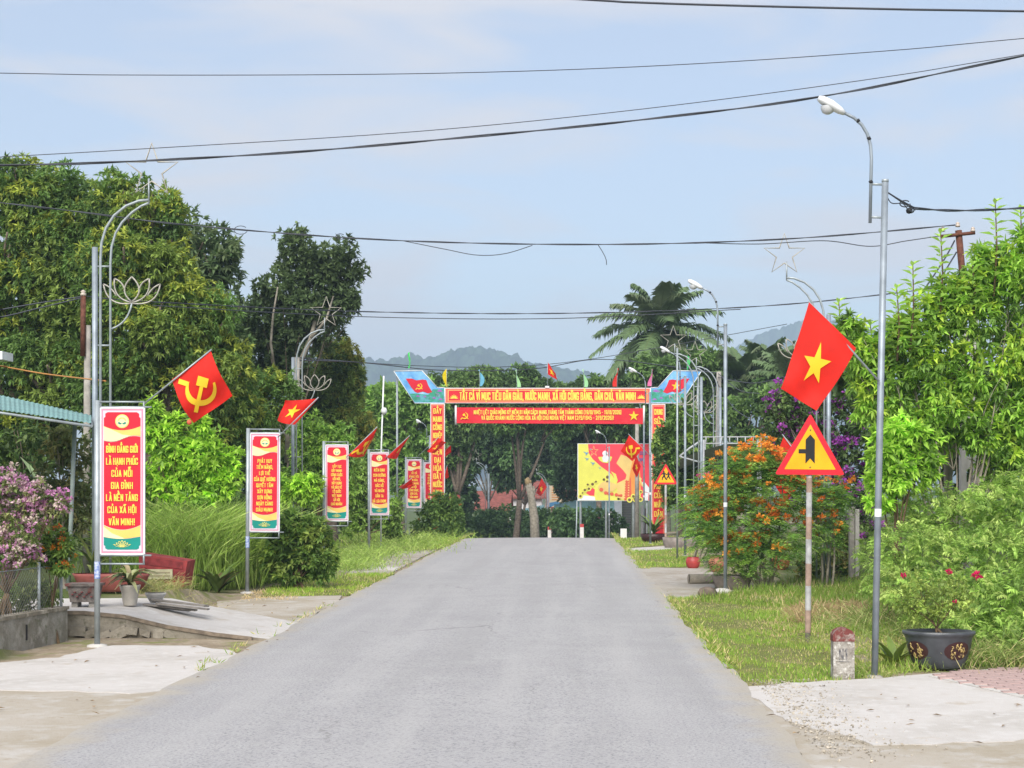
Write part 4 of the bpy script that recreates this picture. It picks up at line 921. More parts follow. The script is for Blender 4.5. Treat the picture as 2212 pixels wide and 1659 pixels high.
# ------------------------------------------------------------------ gate over the road
DG_ = 55.0
gate = thing('welcome_gate', 'red slogan gate spanning the road with blue wing panels', 'gate', ((1183 - CX) / F * DG_, DG_, 0)); GO = Vector(gate.location)
def gp(x, y): p = P(x, y, DG_); return (p.x - GO.x, p.z)
SALM = mat('salmon border print', (.78, .16, .10), .5, 0, .06, 3); GATER = mat('gate red', (.62, .012, .028), .5, 0, .07, 2)
def gbox(mb, x0, y0, x1, y1, ya, yb, mi=0):
    a = gp(x0, y1); b = gp(x1, y0); mb.box(((a[0] + b[0]) / 2, (ya + yb) / 2, (a[1] + b[1]) / 2), (b[0] - a[0], yb - ya, b[1] - a[1]), mi)
def grect(mb, x0, y0, x1, y1, y, mi): mb.flat([gp(x0, y1), gp(x1, y1), gp(x1, y0), gp(x0, y0)], y, mi)
def lotus_flat(mb, cx, cz, s, y, mi):
    for ang, l in ((0, 1), (-32, .95), (32, .95), (-60, .95), (60, .95), (-84, 1.1), (84, 1.1)):
        d = Vector((math.sin(math.radians(ang)), math.cos(math.radians(ang)))); n_ = Vector((-d.y, d.x)); p0 = Vector((cx, cz))
        mb.flat([tuple(p0), tuple(p0 + d * l * s * .5 + n_ * s * .13), tuple(p0 + d * l * s), tuple(p0 + d * l * s * .5 - n_ * s * .13)], y - .0015 * (90 - abs(ang)) / 90, mi)
# beam
mb = MB(); gbox(mb, 961, 838, 1405, 871, -.06, .06, 0); grect(mb, 962.5, 870, 1403.5, 839.5, -.064, 1); grect(mb, 968, 866.5, 1398, 843, -.068, 2); grect(mb, 969.5, 865.5, 1396.5, 844, -.072, 3)
beam = mb.build('beam_panel', [WHITE_P, SALM, ORANGE_B, GATER], gate)
mb = MB(); a = gp(1183, 856); text_into(mb, 'TẤT CẢ VÌ MỤC TIÊU DÂN GIÀU, NƯỚC MẠNH, XÃ HỘI CÔNG BẰNG, DÂN CHỦ, VĂN MINH', a[0], a[1], .235, (1372 - 994) / F * DG_, -.080)
lotus_flat(mb, *gp(981, 861), .15, -.08, 0); lotus_flat(mb, *gp(1385, 861), .15, -.08, 0)
mb.build('lettering', GOLD_T, beam)
# cloth banner under it (hung on two steel tubes)
cb = thing('cloth_banner', 'two line red cloth banner hung below the gate beam', 'banner', (GO.x, DG_ - .15, 3.8)); CO = Vector((0, .15, -3.8)) 
mb = MB(); n_ = 60; x0, z0 = gp(984, 914); x1, z1 = gp(1389, 880); vs = []; fs = []
for i in range(n_ + 1):
    u = i / n_; x = x0 + (x1 - x0) * u; sl = -.05 * u
    for j in range(5):
        v = j / 4; vs.append((x, .15 + .02 * math.sin(u * 40 + v * 2) * .4 - .0, z0 + (z1 - z0) * v + sl * .6 - 3.8))
fs = [(i * 5 + j, (i + 1) * 5 + j, (i + 1) * 5 + j + 1, i * 5 + j + 1) for i in range(n_) for j in range(4)]
mb.add(vs, fs, 0, True); cl = mb.build('cloth', GATER, cb)
mb = MB(); a = gp(1183, 890.5); text_into(mb, 'NHIỆT LIỆT CHÀO MỪNG KỶ NIỆM 81 NĂM CÁCH MẠNG THÁNG TÁM THÀNH CÔNG (19/8/1945 - 19/8/2026)', a[0], a[1] - 3.8, .125, 318 / F * DG_, .125)
a = gp(1183, 902.5); text_into(mb, 'VÀ QUỐC KHÁNH NƯỚC CỘNG HÒA XÃ HỘI CHỦ NGHĨA VIỆT NAM (2/9/1945 - 2/9/2026)!', a[0], a[1] - 3.8, .125, 285 / F * DG_, .125)
mb.build('lettering', GOLD_T, cl)
mb = MB(); a = gp(1004, 898)
for pl in sickle_polys(.42, (a[0], a[1] - 3.8)): mb.flat(pl, .122 - .002 * random.random(), 0)
a = gp(1369, 898.5); mb.flat(star_poly(.18, (a[0], a[1] - 3.8)), .12, 0); mb.build('emblem', YEL, cl)
for x in (984.5, 1391): MB().tube([(gp(x, 880)[0], .16, gp(x, 876)[1] - 3.8), (gp(x, 880)[0], .16, gp(x, 917)[1] - 3.8)], .035, 8).build('end_rod', WHITE_P, cb)
# columns
def column(x0, x1, y0, words, step, first, cap):
    mb = MB(); yb = 1182; gbox(mb, x0, y0, x1, yb, -.07, .07, 0); grect(mb, x0 + 1.5, yb - 8, x1 - 1.5, y0 + 1.5, -.074, 1); grect(mb, x0 + 5, yb - 12, x1 - 5, y0 + 6, -.078, 2)
    c = mb.build('column', [WHITE_P, SALM, GATER], gate); mb = MB()
    for i, w_ in enumerate(words): a = gp((x0 + x1) / 2, first + step * i); text_into(mb, w_, a[0], a[1], cap, (x1 - x0 - 13) / F * DG_, -.088)
    mb.build('lettering', GOLD_T, c)
column(930, 961, 872, ['ĐẨY', 'MẠNH', 'CÔNG', 'NGHIỆP', 'HÓA -', 'HIỆN', 'ĐẠI', 'HÓA', 'ĐẤT', 'NƯỚC', 'THEO', 'ĐƯỜNG'], 17.6, 888, .165)
column(1407, 1437, 873, ['CHUNG', 'SỨC', 'XÂY', 'DỰNG', 'QUÊ', 'HƯƠNG', 'VÌ', 'HẠNH', 'PHÚC', 'CỦA', 'NHÂN', 'DÂN'], 20.0, 890, .17)
# steel posts behind the columns
for x in (934, 957, 1411, 1433): MB().tube([(gp(x, 0)[0], .12, -.4), (gp(x, 0)[0], .12, gp(x, 842)[1])], .03, 8).build('steel_post', GALV, gate)
for x in (857, 1508):
    MB().tube([(gp(x, 0)[0], .12, -.4), (gp(x, 0)[0], .12, gp(x, 806)[1])], .035, 8).build('prop_post', GALV, gate)
# wings
SKYB = ground_mat('wing sky print', (.10, .30, .62), [((.22, .48, .75), 1.6, .42, .6), ((.45, .62, .78), 2.6, .55, .72)], rough=.5, bump=0)
LOTB = ground_mat('lotus pond print', (.05, .30, .20), [((.12, .38, .45), 3, .45, .6), ((.04, .22, .12), 5, .5, .65), ((.35, .18, .50), 3.3, .60, .68)], rough=.5, bump=0)
PURP = mat('purple print', (.35, .10, .48), .5, 0, .1, 5)
def wing(m_):
    Q = lambda x, y: gp(x if m_ < 0 else 2366 - x, y)
    ol = [(851, 802), (912, 801), (945, 837), (961, 838), (961, 871), (896, 871)]
    pts = [Q(*p) for p in ol]; pts = pts if m_ < 0 else pts[::-1]
    mb = MB(); k_ = len(pts); mb.flat(pts, -.05, 0)
    mb.add([(p[0], -.05, p[1]) for p in pts] + [(p[0], .04, p[1]) for p in pts], [(i, (i + 1) % k_, (i + 1) % k_ + k_, i + k_) for i in range(k_)], 1)
    mb.add([(p[0], .04, p[1]) for p in pts], [tuple(range(k_)) if m_ < 0 else tuple(range(k_))[::-1]], 1)
    ed = [pts[i] for i in range(k_)]
    for i in range(k_):
        a_, b_ = Vector((ed[i][0], -.055, ed[i][1])), Vector((ed[(i + 1) % k_][0], -.055, ed[(i + 1) % k_][1])); mb.tube([a_, b_], .014, 4, 1)
    mb.flat([Q(*p) for p in ((881, 851), (900, 850), (925, 853), (936, 841), (959, 841), (959, 869), (897, 869))], -.054, 2)
    for px, py, s_ in ((950, 846, .10), (938, 861, .07), (918, 858, .06), (903, 857, .07), (952, 864, .08)): 
        c = Q(px, py); lotus_flat(mb, c[0], c[1], s_, -.059, 3)
    wp = mb.build('wing_panel', [SKYB, WHITE_P, LOTB, PURP], gate)
    mb = MB(); mb.flat([Q(*p) for p in ((877, 818), (890, 818), (900, 822), (913, 820), (921, 821), (926, 834), (934, 847), (925, 850), (914, 846), (902, 849), (896, 846), (888, 836))], -.0585, 0)
    fl = mb.build('printed_flag', RED, wp); mb = MB(); c = Q(906, 834.5)
    if m_ < 0:
        for i, pl in enumerate(sickle_polys(.38, c)): mb.flat(pl, -.0625 - .001 * i, 0)
    else: mb.flat(star_poly(.16, c), -.0625, 0)
    mb.build('printed_emblem', YEL, fl)
wing(-1); wing(1)
MB().box((gp(1182, 836)[0], -.05, gp(1182, 836)[1]), (.14, .1, .06)).build('floodlight', WHITE_P, gate)
# pennants along the gate top
def pennant(x, y0, y1, col, nm, w_=11, sgn=1, foot=838):
    D = DG_ + .02; m_ = mat('pennant ' + nm, col, .7, 0, .1, 6, transl=.35)
    b = P(x, foot, D); t = thing('pennant', nm + ' pennant on top of the red gate', 'flag', b, 'pennants on the gate')
    MB().tube([(0, 0, -.03), (0, 0, (foot - y0) / F * D)], .008, 5).build('stick', GALV, t)
    vs = []; n_ = 8; H_ = (y1 - y0) / F * D; zt = (foot - y0) / F * D
    for i in range(n_ + 1):
        f = i / n_; wid = w_ / F * D * (math.sin(min(f * 1.7, 1.57)) * (1 - .55 * f)) ; xx = .06 * math.sin(f * 4 + x)
        vs += [(.005 + xx * .3, 0, zt - H_ * f), (sgn * wid + xx, -.04 * math.sin(f * 5), zt - H_ * f - .03 * (1 - f))]
    MB().add(vs, [(2 * i, 2 * i + 1, 2 * i + 3, 2 * i + 2) for i in range(n_)], 0, True).build('cloth', m_, t)
pennant(885, 760, 795, (.05, .75, .10), 'vivid green', 9, -1, 803)
pennant(965, 796, 835, (.85, .65, .01), 'yellow', 12, -1); pennant(1036, 798, 834, (.20, .55, .75), 'sky blue', 12, 1)
pennant(1116, 798, 836, (.45, .80, .38), 'pale green', 11, 1); pennant(1261, 797, 836, (.42, .80, .40), 'mint green', 11, 1)
pennant(1333, 795, 835, (.80, .03, .02), 'scarlet', 12, -1); pennant(1408, 797, 834, (.85, .20, .42), 'pink', 12, -1); pennant(1484, 768, 803, (.06, .70, .16), 'emerald green', 11, 1, 804)
flag('small starred flag at the middle of the gate top', P(1183, 838, DG_), P(1183, 782, DG_), P(1184, 783, DG_), P(1183, 808, DG_), P(1203, 819, DG_), P(1200, 806, DG_), 'star', wave=.05, group='pennants on the gate', asp=1.0, esc=1.2)

# ------------------------------------------------------------------ billboard
DB = 75.
BO = P(1325, 1082, DB); bb = thing('billboard', 'large yellow and red painted billboard on grey legs', 'billboard', (BO.x, DB, gz(BO.x, DB)))
Wb, Hb = 155 / F * DB, 124 / F * DB; zb = BO.z - gz(BO.x, DB)
def bz(x, y): return (-Wb / 2 + (x - 235) / 980 * Wb, zb + (1060 - y) / 792 * Hb)
BYEL = mat('billboard yellow', (.62, .60, .10), .5, 0, .08, 1.5); BRED = mat('billboard red', (.72, .045, .07), .5, 0, .1, 1); BORG = mat('billboard orange', (.72, .26, .05), .5, 0, .14, 1); BSAND = mat('billboard sand', (.68, .48, .16), .5, 0, .12, 1)
BBLU = mat('billboard blue', (.10, .28, .52), .5); BBRN = mat('billboard brown', (.12, .07, .02), .6); BWHT = mat('billboard white', (.66, .68, .70), .5, 0, .08, 2); BDRD = mat('billboard brick red', (.60, .10, .05), .5)
mb = MB(); mb.box((0, .05, zb + Hb / 2), (Wb, .1, Hb), 6); y = -.004
fl = lambda pts, lay, mi: mb.flat([bz(*p) for p in pts], y - .004 * lay, mi)
fl([(245, 1055), (1213, 1055), (1213, 275), (245, 275)], 0, 0)
fl([(378, 275), (1213, 275), (1213, 1055), (880, 1055), (780, 820), (700, 690), (560, 590), (440, 480), (390, 400)], 1, 1)
fl([(830, 420), (990, 480), (1060, 520), (1080, 700), (1100, 900), (1000, 1000), (780, 1050), (770, 820), (890, 760), (905, 700), (860, 640), (765, 540)], 2, 3)
fl([(990, 480), (1080, 600), (1100, 760), (1100, 1000), (960, 1050), (930, 800), (960, 640)], 3, 2)
fl([(250, 1052), (880, 1052), (770, 1010), (640, 960), (480, 930), (420, 990), (330, 960), (250, 1000)], 2, 0)
fl([(350, 950), (440, 880), (470, 900), (465, 990), (400, 985)], 3, 1); fl([(250, 1052), (480, 1052), (470, 1005), (400, 990), (320, 985), (250, 1010)], 3, 6)
fl([(690, 650), (760, 690), (785, 780), (745, 860), (690, 880), (640, 860), (720, 830), (745, 770), (720, 700)], 3, 0)
fl([(510, 870), (560, 810), (640, 780), (760, 830), (780, 870), (720, 930), (600, 940), (530, 915)], 4, 3)
for i, (x0, y0) in enumerate(((885, 1020), (900, 940), (905, 860))): pass
for r_ in range(8): fl([(872 + r_ * 2, 1040 - r_ * 34), (968 - r_ * 4, 1040 - r_ * 34), (966 - r_ * 4, 1022 - r_ * 34), (874 + r_ * 2, 1022 - r_ * 34)], 4, 7)
fl([(885, 1045), (920, 1045), (925, 790), (900, 770), (893, 790)], 5, 7); fl([(935, 1045), (975, 1045), (965, 770), (958, 725), (948, 770)], 5, 7)
def disc(cx_, cy_, r_, lay, mi, n=12): fl([(cx_ + r_ * math.cos(2 * math.pi * i / n), cy_ - r_ * math.sin(2 * math.pi * i / n)) for i in range(n)], lay, mi)
for cx_, cy_, r_ in ((275, 995, 34), (335, 910, 34), (390, 892, 34), (440, 830, 40), (375, 835, 30), (487, 795, 28), (305, 950, 22), (945, 1045, 40), (997, 998, 36), (1062, 985, 36), (1020, 1045, 30), (1095, 1040, 34), (1100, 935, 26)):
    disc(cx_, cy_, r_, 6, 0); disc(cx_, cy_, r_ * .52, 7, 5)
for cx_, cy_, r_ in ((560, 905, 28), (620, 950, 26), (662, 960, 24), (705, 965, 26), (765, 975, 24), (800, 985, 16), (830, 985, 20)): disc(cx_, cy_, r_, 6, 7, 8)
for cx_, cy_, r_ in ((595, 765, 18), (645, 730, 22), (640, 790, 16)): disc(cx_, cy_, r_, 6, 5, 8)
for cx_, cy_, s_ in ((355, 400, 45), (365, 480, 36), (445, 540, 38), (540, 607, 22), (415, 345, 22)):     # doves
    fl([(cx_ - s_, cy_ - s_ * .5), (cx_, cy_ - s_ * .15), (cx_ + s_ * .8, cy_ - s_ * .2), (cx_ + s_ * .3, cy_ + s_ * .2), (cx_ - s_ * .2, cy_ + s_ * .8), (cx_ - s_ * .15, cy_ + s_ * .15)], 6, 4)
# plain pale bust in a round frame, and a worker figure
fl([(515, 455), (560, 450), (620, 470), (690, 445), (708, 455), (690, 510), (640, 538), (580, 530), (535, 500)], 5, 0)
fl([(585, 520), (640, 525), (665, 470), (640, 420), (590, 425), (570, 470)], 6, 6); disc(612, 405, 38, 7, 6)
disc(1085, 760, 26, 6, 3); fl([(1120, 800), (1150, 800), (1213, 880), (1213, 950), (1150, 930), (1125, 860)], 6, 6); fl([(1145, 940), (1205, 950), (1200, 1055), (1140, 1055)], 6, 6); fl([(1075, 770), (1100, 770), (1135, 850), (1115, 860)], 7, 3)
st_ = star_poly(1, (0, 0)); so = [bz(458 + 66 * p[0], 375 - 80 * p[1]) for p in st_]; si_ = [bz(458 + 52 * p[0], 375 - 63 * p[1]) for p in st_]
for i in range(10): j = (i + 1) % 10; mb.add([(p[0], y - .024, p[1]) for p in (so[i], so[j], si_[j], si_[i])], [(0, 1, 2, 3), (3, 2, 1, 0)][:1], 3)
pn = mb.build('painted_panel', [BYEL, BRED, BORG, BSAND, BBLU, BBRN, BWHT, BDRD], bb)
mb = MB(); a = bz(1130, 400); text_into(mb, 'CUỘC', a[0], a[1], .13, .5, -.034); a = bz(1085, 490); text_into(mb, 'TRUNG', a[0], a[1], .13, .62, -.034); mb.build('lettering', mat('billboard navy', (.12, .10, .30), .5), pn)
for x in (-Wb / 2 + .14, -Wb * .1, Wb * .28, Wb / 2 - .1): MB().tube([(x, .13, -.3), (x, .13, zb + Hb - .1)], .055, 8).build('leg', GALV, bb)
MB().tube([(-Wb / 2 - .08, .13, -.3), (-Wb / 2 - .02, .13, zb + .02)], .03, 6).build('brace', GALV, bb)

# white marker posts with red tops at the crest
def marker(x, y, D, label):
    p = P(x, y, D); z = gz(p.x, D); t = thing('marker_post', label, 'bollard', (p.x, D, z), 'white marker posts with red tops')
    h = p.z - z; MB().box((0, 0, h / 2 - .1), (.16, .16, h + .2 - .14)).build('shaft', mat('marker white', (.6, .57, .54), .8, 0, .1, 5), t); MB().box((0, 0, h - .07), (.165, .165, .14)).build('top_band', mat('marker red', (.42, .05, .05), .8), t)
marker(1187, 1138, 78, 'white marker post with red top near the cut trunk'); marker(1257, 1132, 72, 'white marker post with red top below billboard leg')
p = P(1347, 1142, 53); MB_ = MB().box((p.x, p.y, p.z - .35), (.2, .16, .7)); tag(MB_.build('white_block', mat('block white', (.66, .65, .63), .8, 0, .06, 5)), 'small white painted block beside the lamp post', 'block')
# poster on the far lamp post
p = P(1201, 1095, 104); t = thing('notice_board', 'small notice banner with orange lines and blue foot', 'notice', (p.x, 104, gz(p.x, 104)))
zz = p.z - gz(p.x, 104); mb = MB(); w_ = .41; hh = 1.35
mb.flat([(-w_, zz), (w_, zz), (w_, zz + hh), (-w_, zz + hh)], 0, 0); mb.flat([(-w_, zz - .05), (0, zz + .16), (w_, zz - .05), (w_, zz + .26), (0, zz + .34), (-w_, zz + .26)], -.006, 1)
for i in range(5): mb.flat([(-.28, zz + .42 + i * .15), (.28, zz + .42 + i * .15), (.28, zz + .50 + i * .15), (-.28, zz + .50 + i * .15)], -.006, 2)
mb.flat([(-.12 + .12 * math.cos(g_), zz + 1.22 + .09 * math.sin(g_)) for g_ in np.linspace(0, 6.28, 10)[:-1]], -.006, 2); mb.box((0, .03, zz + hh / 2), (2 * w_, .04, hh), 3)
mb.build('panel', [mat('notice cream', (.75, .62, .45), .5), BBLU, mat('notice orange', (.75, .35, .14), .5), WHITE_P], t)
MB().tube([(-w_ - .03, .02, -.2), (-w_ - .03, .02, zz + hh + .05)], .03, 6).build('post', GALV, t)

# ------------------------------------------------------------------ poles and cables
def conc_pole(x, ybot, ytop, D, label, r=.09, ext=None, lean=0., mat_=CONC):
    b = P(x, ybot, D); b.z = gz(b.x, D); top = P(x + lean, ytop, D); t = thing('utility_pole', label, 'utility pole', b)
    mb = MB(); mb.tube([(0, 0, -.3), top - b], [r, r * .75], 8); mb.build('shaft', mat_, t)
    if ext:
        e0 = P(ext[0], ext[1], D) - b; e1 = P(ext[2], ext[3], D) - b; e0.y = e1.y = -r - .01
        MB().tube([e0, e1], .045, 6).build('iron_extension', RUST, t)
        mb = MB(); mb.lathe([(0, 0), (.05, .0), (.05, .03), (.03, .05), (.05, .07), (0, .1)], e1, 8); mb.build('insulator', mat('porcelain', (.5, .42, .36), .3), t)
    return t
conc_pole(186, 1270, 703, 27, 'square concrete pole with rusty iron extension beside green awning', .07, (182, 770, 183, 640), lean=3)
conc_pole(638, 1190, 772, 42, 'grey concrete pole behind the far star lamp post', .085, lean=4)
conc_pole(1548, 1170, 803, 51, 'leaning concrete pole tangled with cables by the carport', .10, lean=5)
conc_pole(1376, 1160, 880, 62, 'plain concrete pole below end of cloth banner', .09)
# H section pole with rusted crossarm in the shrubs
D = 24.; b = P(2092, 1110, D); b.z = gz(b.x, D); t = thing('utility_pole', 'pale ladder shaped concrete pole with rusty crossarm among shrubs', 'utility pole', b)
topz = P(0, 600, D).z - b.z; mb = MB(); lx = -.16
for s_ in (-1, 1): mb.box((s_ * .085 + lx * .0, 0, topz / 2 - .2), (.075, .16, topz + .4))
for i in range(12): mb.box((0, 0, .25 + i * topz / 12), (.095, .14, topz / 24))
mb.build('shaft', mat('pale pole concrete', (.42, .40, .38), .9, 0, .12, 6), t)
off_ = P(2064, 0, D).x - b.x
MB().tube([(0, -.1, topz - .5), (-.1, -.1, topz - .1), (off_ + .02, -.1, P(0, 500, D).z - b.z)], .05, 6).build('iron_extension', RUST, t)
MB().tube([(off_ - .25, -.14, P(0, 514, D).z - b.z), (off_ + .25, -.14, P(0, 506, D).z - b.z)], .028, 6).build('crossarm', RUST, t)
for dx in (-.22, 0, .22): MB().lathe([(0, 0), (.035, 0), (.035, .025), (.02, .035), (.035, .05), (0, .075)], (off_ + dx, -.14, P(0, 508, D).z - b.z + (.03 if dx else .1)), 8).build('insulator', mat('porcelain', (.5, .42, .36), .3), t)

def cable(pts, r, label, twist=False, loops=()):
    """pts: (x, y, D) in photo pixels; smooth curve through them"""
    W_ = [P(*p) for p in pts]; path = []
    if pts[0][0] < -100 or pts[0][1] < -10: W_.insert(0, W_[0] + (W_[0] - W_[1]).normalized() * 9)      # runs on to its next pole
    if pts[-1][0] > 2300: W_.append(W_[-1] + (W_[-1] - W_[-2]).normalized() * 9)
    for i in range(len(W_) - 1):
        p0 = W_[max(i - 1, 0)]; p1 = W_[i]; p2 = W_[i + 1]; p3 = W_[min(i + 2, len(W_) - 1)]
        for j in range(12):
            t_ = j / 12; path.append(.5 * ((2 * p1) + (p2 - p0) * t_ + (2 * p0 - 5 * p1 + 4 * p2 - p3) * t_ ** 2 + (3 * p1 - p0 - 3 * p2 + p3) * t_ ** 3))
    path.append(W_[-1]); mb = MB()
    if twist:
        L = [0.]
        for a, b in zip(path[:-1], path[1:]): L.append(L[-1] + (b - a).length)
        n_ = int(L[-1] / .25); pp = []
        for k_ in range(n_ + 1):
            s_ = L[-1] * k_ / n_; i = min(max(np.searchsorted(L, s_) - 1, 0), len(path) - 2); f = (s_ - L[i]) / max(L[i + 1] - L[i], 1e-6); pp.append((path[i].lerp(path[i + 1], f), s_))
        for ph in (0, math.pi): mb.tube([p + Vector((0, math.cos(s_ * 3.2 + ph), math.sin(s_ * 3.2 + ph))) * r * .8 for p, s_ in pp], r * .8, 5)
    else: mb.tube(path, r, 5)
    for x, y, D, s_ in loops:
        mb.tube([P(x + s_ * 1.6 * math.cos(a) , y + s_ * math.sin(a), D) for a in np.linspace(0, 5.6, 14)], r * .6, 4)
    return tag(mb.build('overhead_cable', WIRE), label, 'cable')
cable([(1040, -14, 13), (1400, 6, 13), (1900, 19, 13), (2330, 26, 13)], .0095, 'thick black cable highest in the sky')
cable([(-120, 156, 18), (300, 162, 18), (900, 159, 18), (1400, 143, 18), (1900, 111, 18), (2330, 72, 18)], .005, 'thin taut cable, second highest, nearly straight')
cable([(-120, 346, 17), (300, 322, 17), (900, 284, 17), (1400, 234, 17), (1900, 168, 17), (2330, 98, 17)], .0045, 'thinnest cable just above the thick twisted cable')
cable([(-120, 360, 16), (200, 352, 16), (600, 331, 16), (1000, 297, 16), (1400, 257, 16), (1800, 204, 16), (2330, 96, 16)], .0088, 'thick twisted black cable crossing the whole road', True)
cable([(-120, 424, 24), (150, 455, 24), (415, 487, 24), (850, 519, 24), (1300, 528, 24), (1700, 516, 24), (2064, 486, 23.8)], .0085, 'twisted cable sagging to the rusty crossarm', True, ((520, 497, 24, 9), (735, 511, 24, 6)))
cable([(870, 520, 24), (960, 538, 24), (1030, 551, 24), (1090, 548, 24), (1150, 530, 24)], .006, 'slack loop hanging from the sagging twisted cable')
cable([(1500, 524, 24), (1640, 527, 24), (1780, 520, 24), (1880, 532, 24), (1960, 520, 24), (2055, 506, 23.8)], .007, 'loose second strand below the crossarm cable')
cable([(1292, 529, 24), (1302, 545, 24), (1309, 560, 24), (1310, 572, 24)], .006, 'short frayed cable end hanging down')
cable([(186, 640, 27), (330, 652, 30), (780, 673, 34), (1200, 677, 34), (1600, 664, 34), (1900, 637, 34), (2330, 580, 34)], .009, 'twisted low cable running behind the tall lamp', True)
cable([(330, 660, 30), (780, 684, 34), (1200, 688, 34), (1600, 668, 34)], .009, 'thin low cable under the twisted low cable')
cable([(638, 778, 42), (780, 783, 50), (960, 800, 62), (1150, 797, 68), (1300, 776, 70), (1551, 806, 51)], .018, 'far cable passing behind the gate pennants')
cable([(638, 772, 42), (900, 790, 60), (1100, 792, 68), (1300, 772, 70), (1700, 700, 70)], .014, 'second far cable behind the gate pennants')
cable([(-120, 700, 27), (0, 685, 27), (90, 664, 27), (183, 642, 27)], .012, 'sagging black service cable reaching the rusty pole')
cable([(-120, 690, 27), (0, 669, 27), (100, 652, 27), (183, 640, 27)], .012, 'upper black service cable reaching the rusty pole')
o = cable([(-120, 775, 24), (0, 791, 24), (100, 808, 24), (228, 823, 22.2)], .011, 'orange cable tied to the star lamp post'); o.data.materials[0] = mat('orange cable', (.45, .20, .05), .5)
cable([(1912, 412, 14.4), (1935, 425, 14.5), (1965, 447, 14.7), (2000, 452, 15), (2080, 455, 16), (2200, 450, 17), (2330, 440, 18)], .009, 'service cable leaving the tall lamp post', True, ((1955, 440, 14.6, 7), (1966, 455, 14.7, 5)))
cable([(1912, 414, 14.4), (1925, 438, 14.4), (1950, 440, 14.5), (1966, 456, 14.6), (1985, 449, 14.8)], .005, 'slack wires with a black connector beside tall lamp')
mb = MB().lathe([(0, -.03), (.025, -.02), (.028, .01), (0, .03)], P(1964, 455, 14.65), 8); tag(mb.build('cable_connector', BLACK), 'black round connector hanging on the service cable', 'connector')
cable([(2062, 520, 24), (2040, 560, 23.5), (2000, 620, 23), (1975, 650, 22.6)], .012, 'black cable dropping from rusty crossarm into shrubs')
cable([(2066, 545, 24), (2045, 580, 23.5), (2010, 640, 23), (1985, 672, 22.6)], .012, 'lower black cable dropping from rusty pole into shrubs')
for i, (a, b) in enumerate((((1551, 806, 51), (1640, 850, 45)), ((1551, 815, 51), (1700, 812, 40)), ((1551, 830, 51), (1620, 905, 44)), ((1551, 822, 51), (1510, 900, 46)))):
    cable([a, ((a[0] + b[0]) / 2, (a[1] + b[1]) / 2 + 14, (a[2] + b[2]) / 2), b], .012, ['cable drooping from leaning pole to flowering shrub', 'cable from leaning pole towards large flag', 'steep cable from leaning pole into carport side', 'cable from leaning pole down to the star post'][i])

# ------------------------------------------------------------------ roadside yard by the first banner
FLAKE = ground_mat('mossy render', (.30, .27, .22), [((.17, .15, .115), 2.6, .42, .6), ((.44, .40, .33), 5, .54, .68), ((.10, .10, .06), 9, .58, .72)], bump=.6, bscale=25)
LOWW = ground_mat('old low wall', (.30, .285, .25), [((.20, .185, .15), 2.2, .42, .6), ((.36, .34, .30), 6, .5, .66), ((.13, .14, .08), 10, .58, .72)], bump=.5, bscale=30)
# ramp slab with its retaining face
mb = MB()
fr = [(-7.2, 18.42, .29), (-5.45, 18.38, .28), (-5.0, 18.36, .24), (-4.5, 18.3, .13), (-3.95, 18.2, .055), (-3.5, 18.05, .02), (-3.25, 18.0, .0)]
bk = [(-7.2, 20.2, .29), (-5.45, 20.4, .29), (-5.0, 20.6, .27), (-4.5, 20.7, .16), (-3.95, 20.6, .07), (-3.5, 20.3, .02), (-3.25, 20.1, .0)]
k_ = len(fr); vs = fr + bk + [(x, y + .03, -.1) for x, y, z in fr] + [(x, y, -.1) for x, y, z in bk]
fs = [(i, i + 1, i + 1 + k_, i + k_) for i in range(k_ - 1)] + [(i + 2 * k_, i + 1 + 2 * k_, i + 1, i) for i in range(k_ - 1)] + [(i + k_, i + 1 + k_, i + 1 + 3 * k_, i + 3 * k_) for i in range(k_ - 1)]
slab = tag(mb.add(vs, fs[:k_ - 1], 0).add(vs, fs[k_ - 1:], 1).build('ramp_slab', [PADW, FLAKE]), 'sloping pale concrete ramp slab with mossy stone front', 'ramp', kind='structure')
mb = MB()       # protruding broken slab edge
for i in range(k_ - 2):
    a, b = Vector(fr[i]), Vector(fr[i + 1]); e = Vector((0, -.018, 0)); mb.add([a + e + Vector((0, 0, .004)), b + e + Vector((0, 0, .004)), b + Vector((0, .02, .004)), a + Vector((0, .02, .004)), a + e - Vector((0, 0, .035)), b + e - Vector((0, 0, .035)), b - Vector((0, 0, .035)), a - Vector((0, 0, .035))],
        [(0, 1, 2, 3), (4, 5, 1, 0), (7, 6, 5, 4)], 0)
mb.build('slab_edge', mat('broken brown edge', (.20, .16, .12), .9, 0, .3, 12), slab)
for i in range(9):
    x = -5.5 + i * .15; r = random.uniform(.05, .10); c = Vector((x, 18.33, random.uniform(.02, .10) * (1 - i / 12)))
    st = MB(); st.box((0, 0, 0), (r * 2.2, .07, r * 1.3), 0, Matrix.Rotation(random.uniform(-.4, .4), 3, 'Y')); st.v = [tuple(Vector(v) * random.uniform(.8, 1.15) + c) for v in st.v]; st.build('stone', FLAKE, slab)
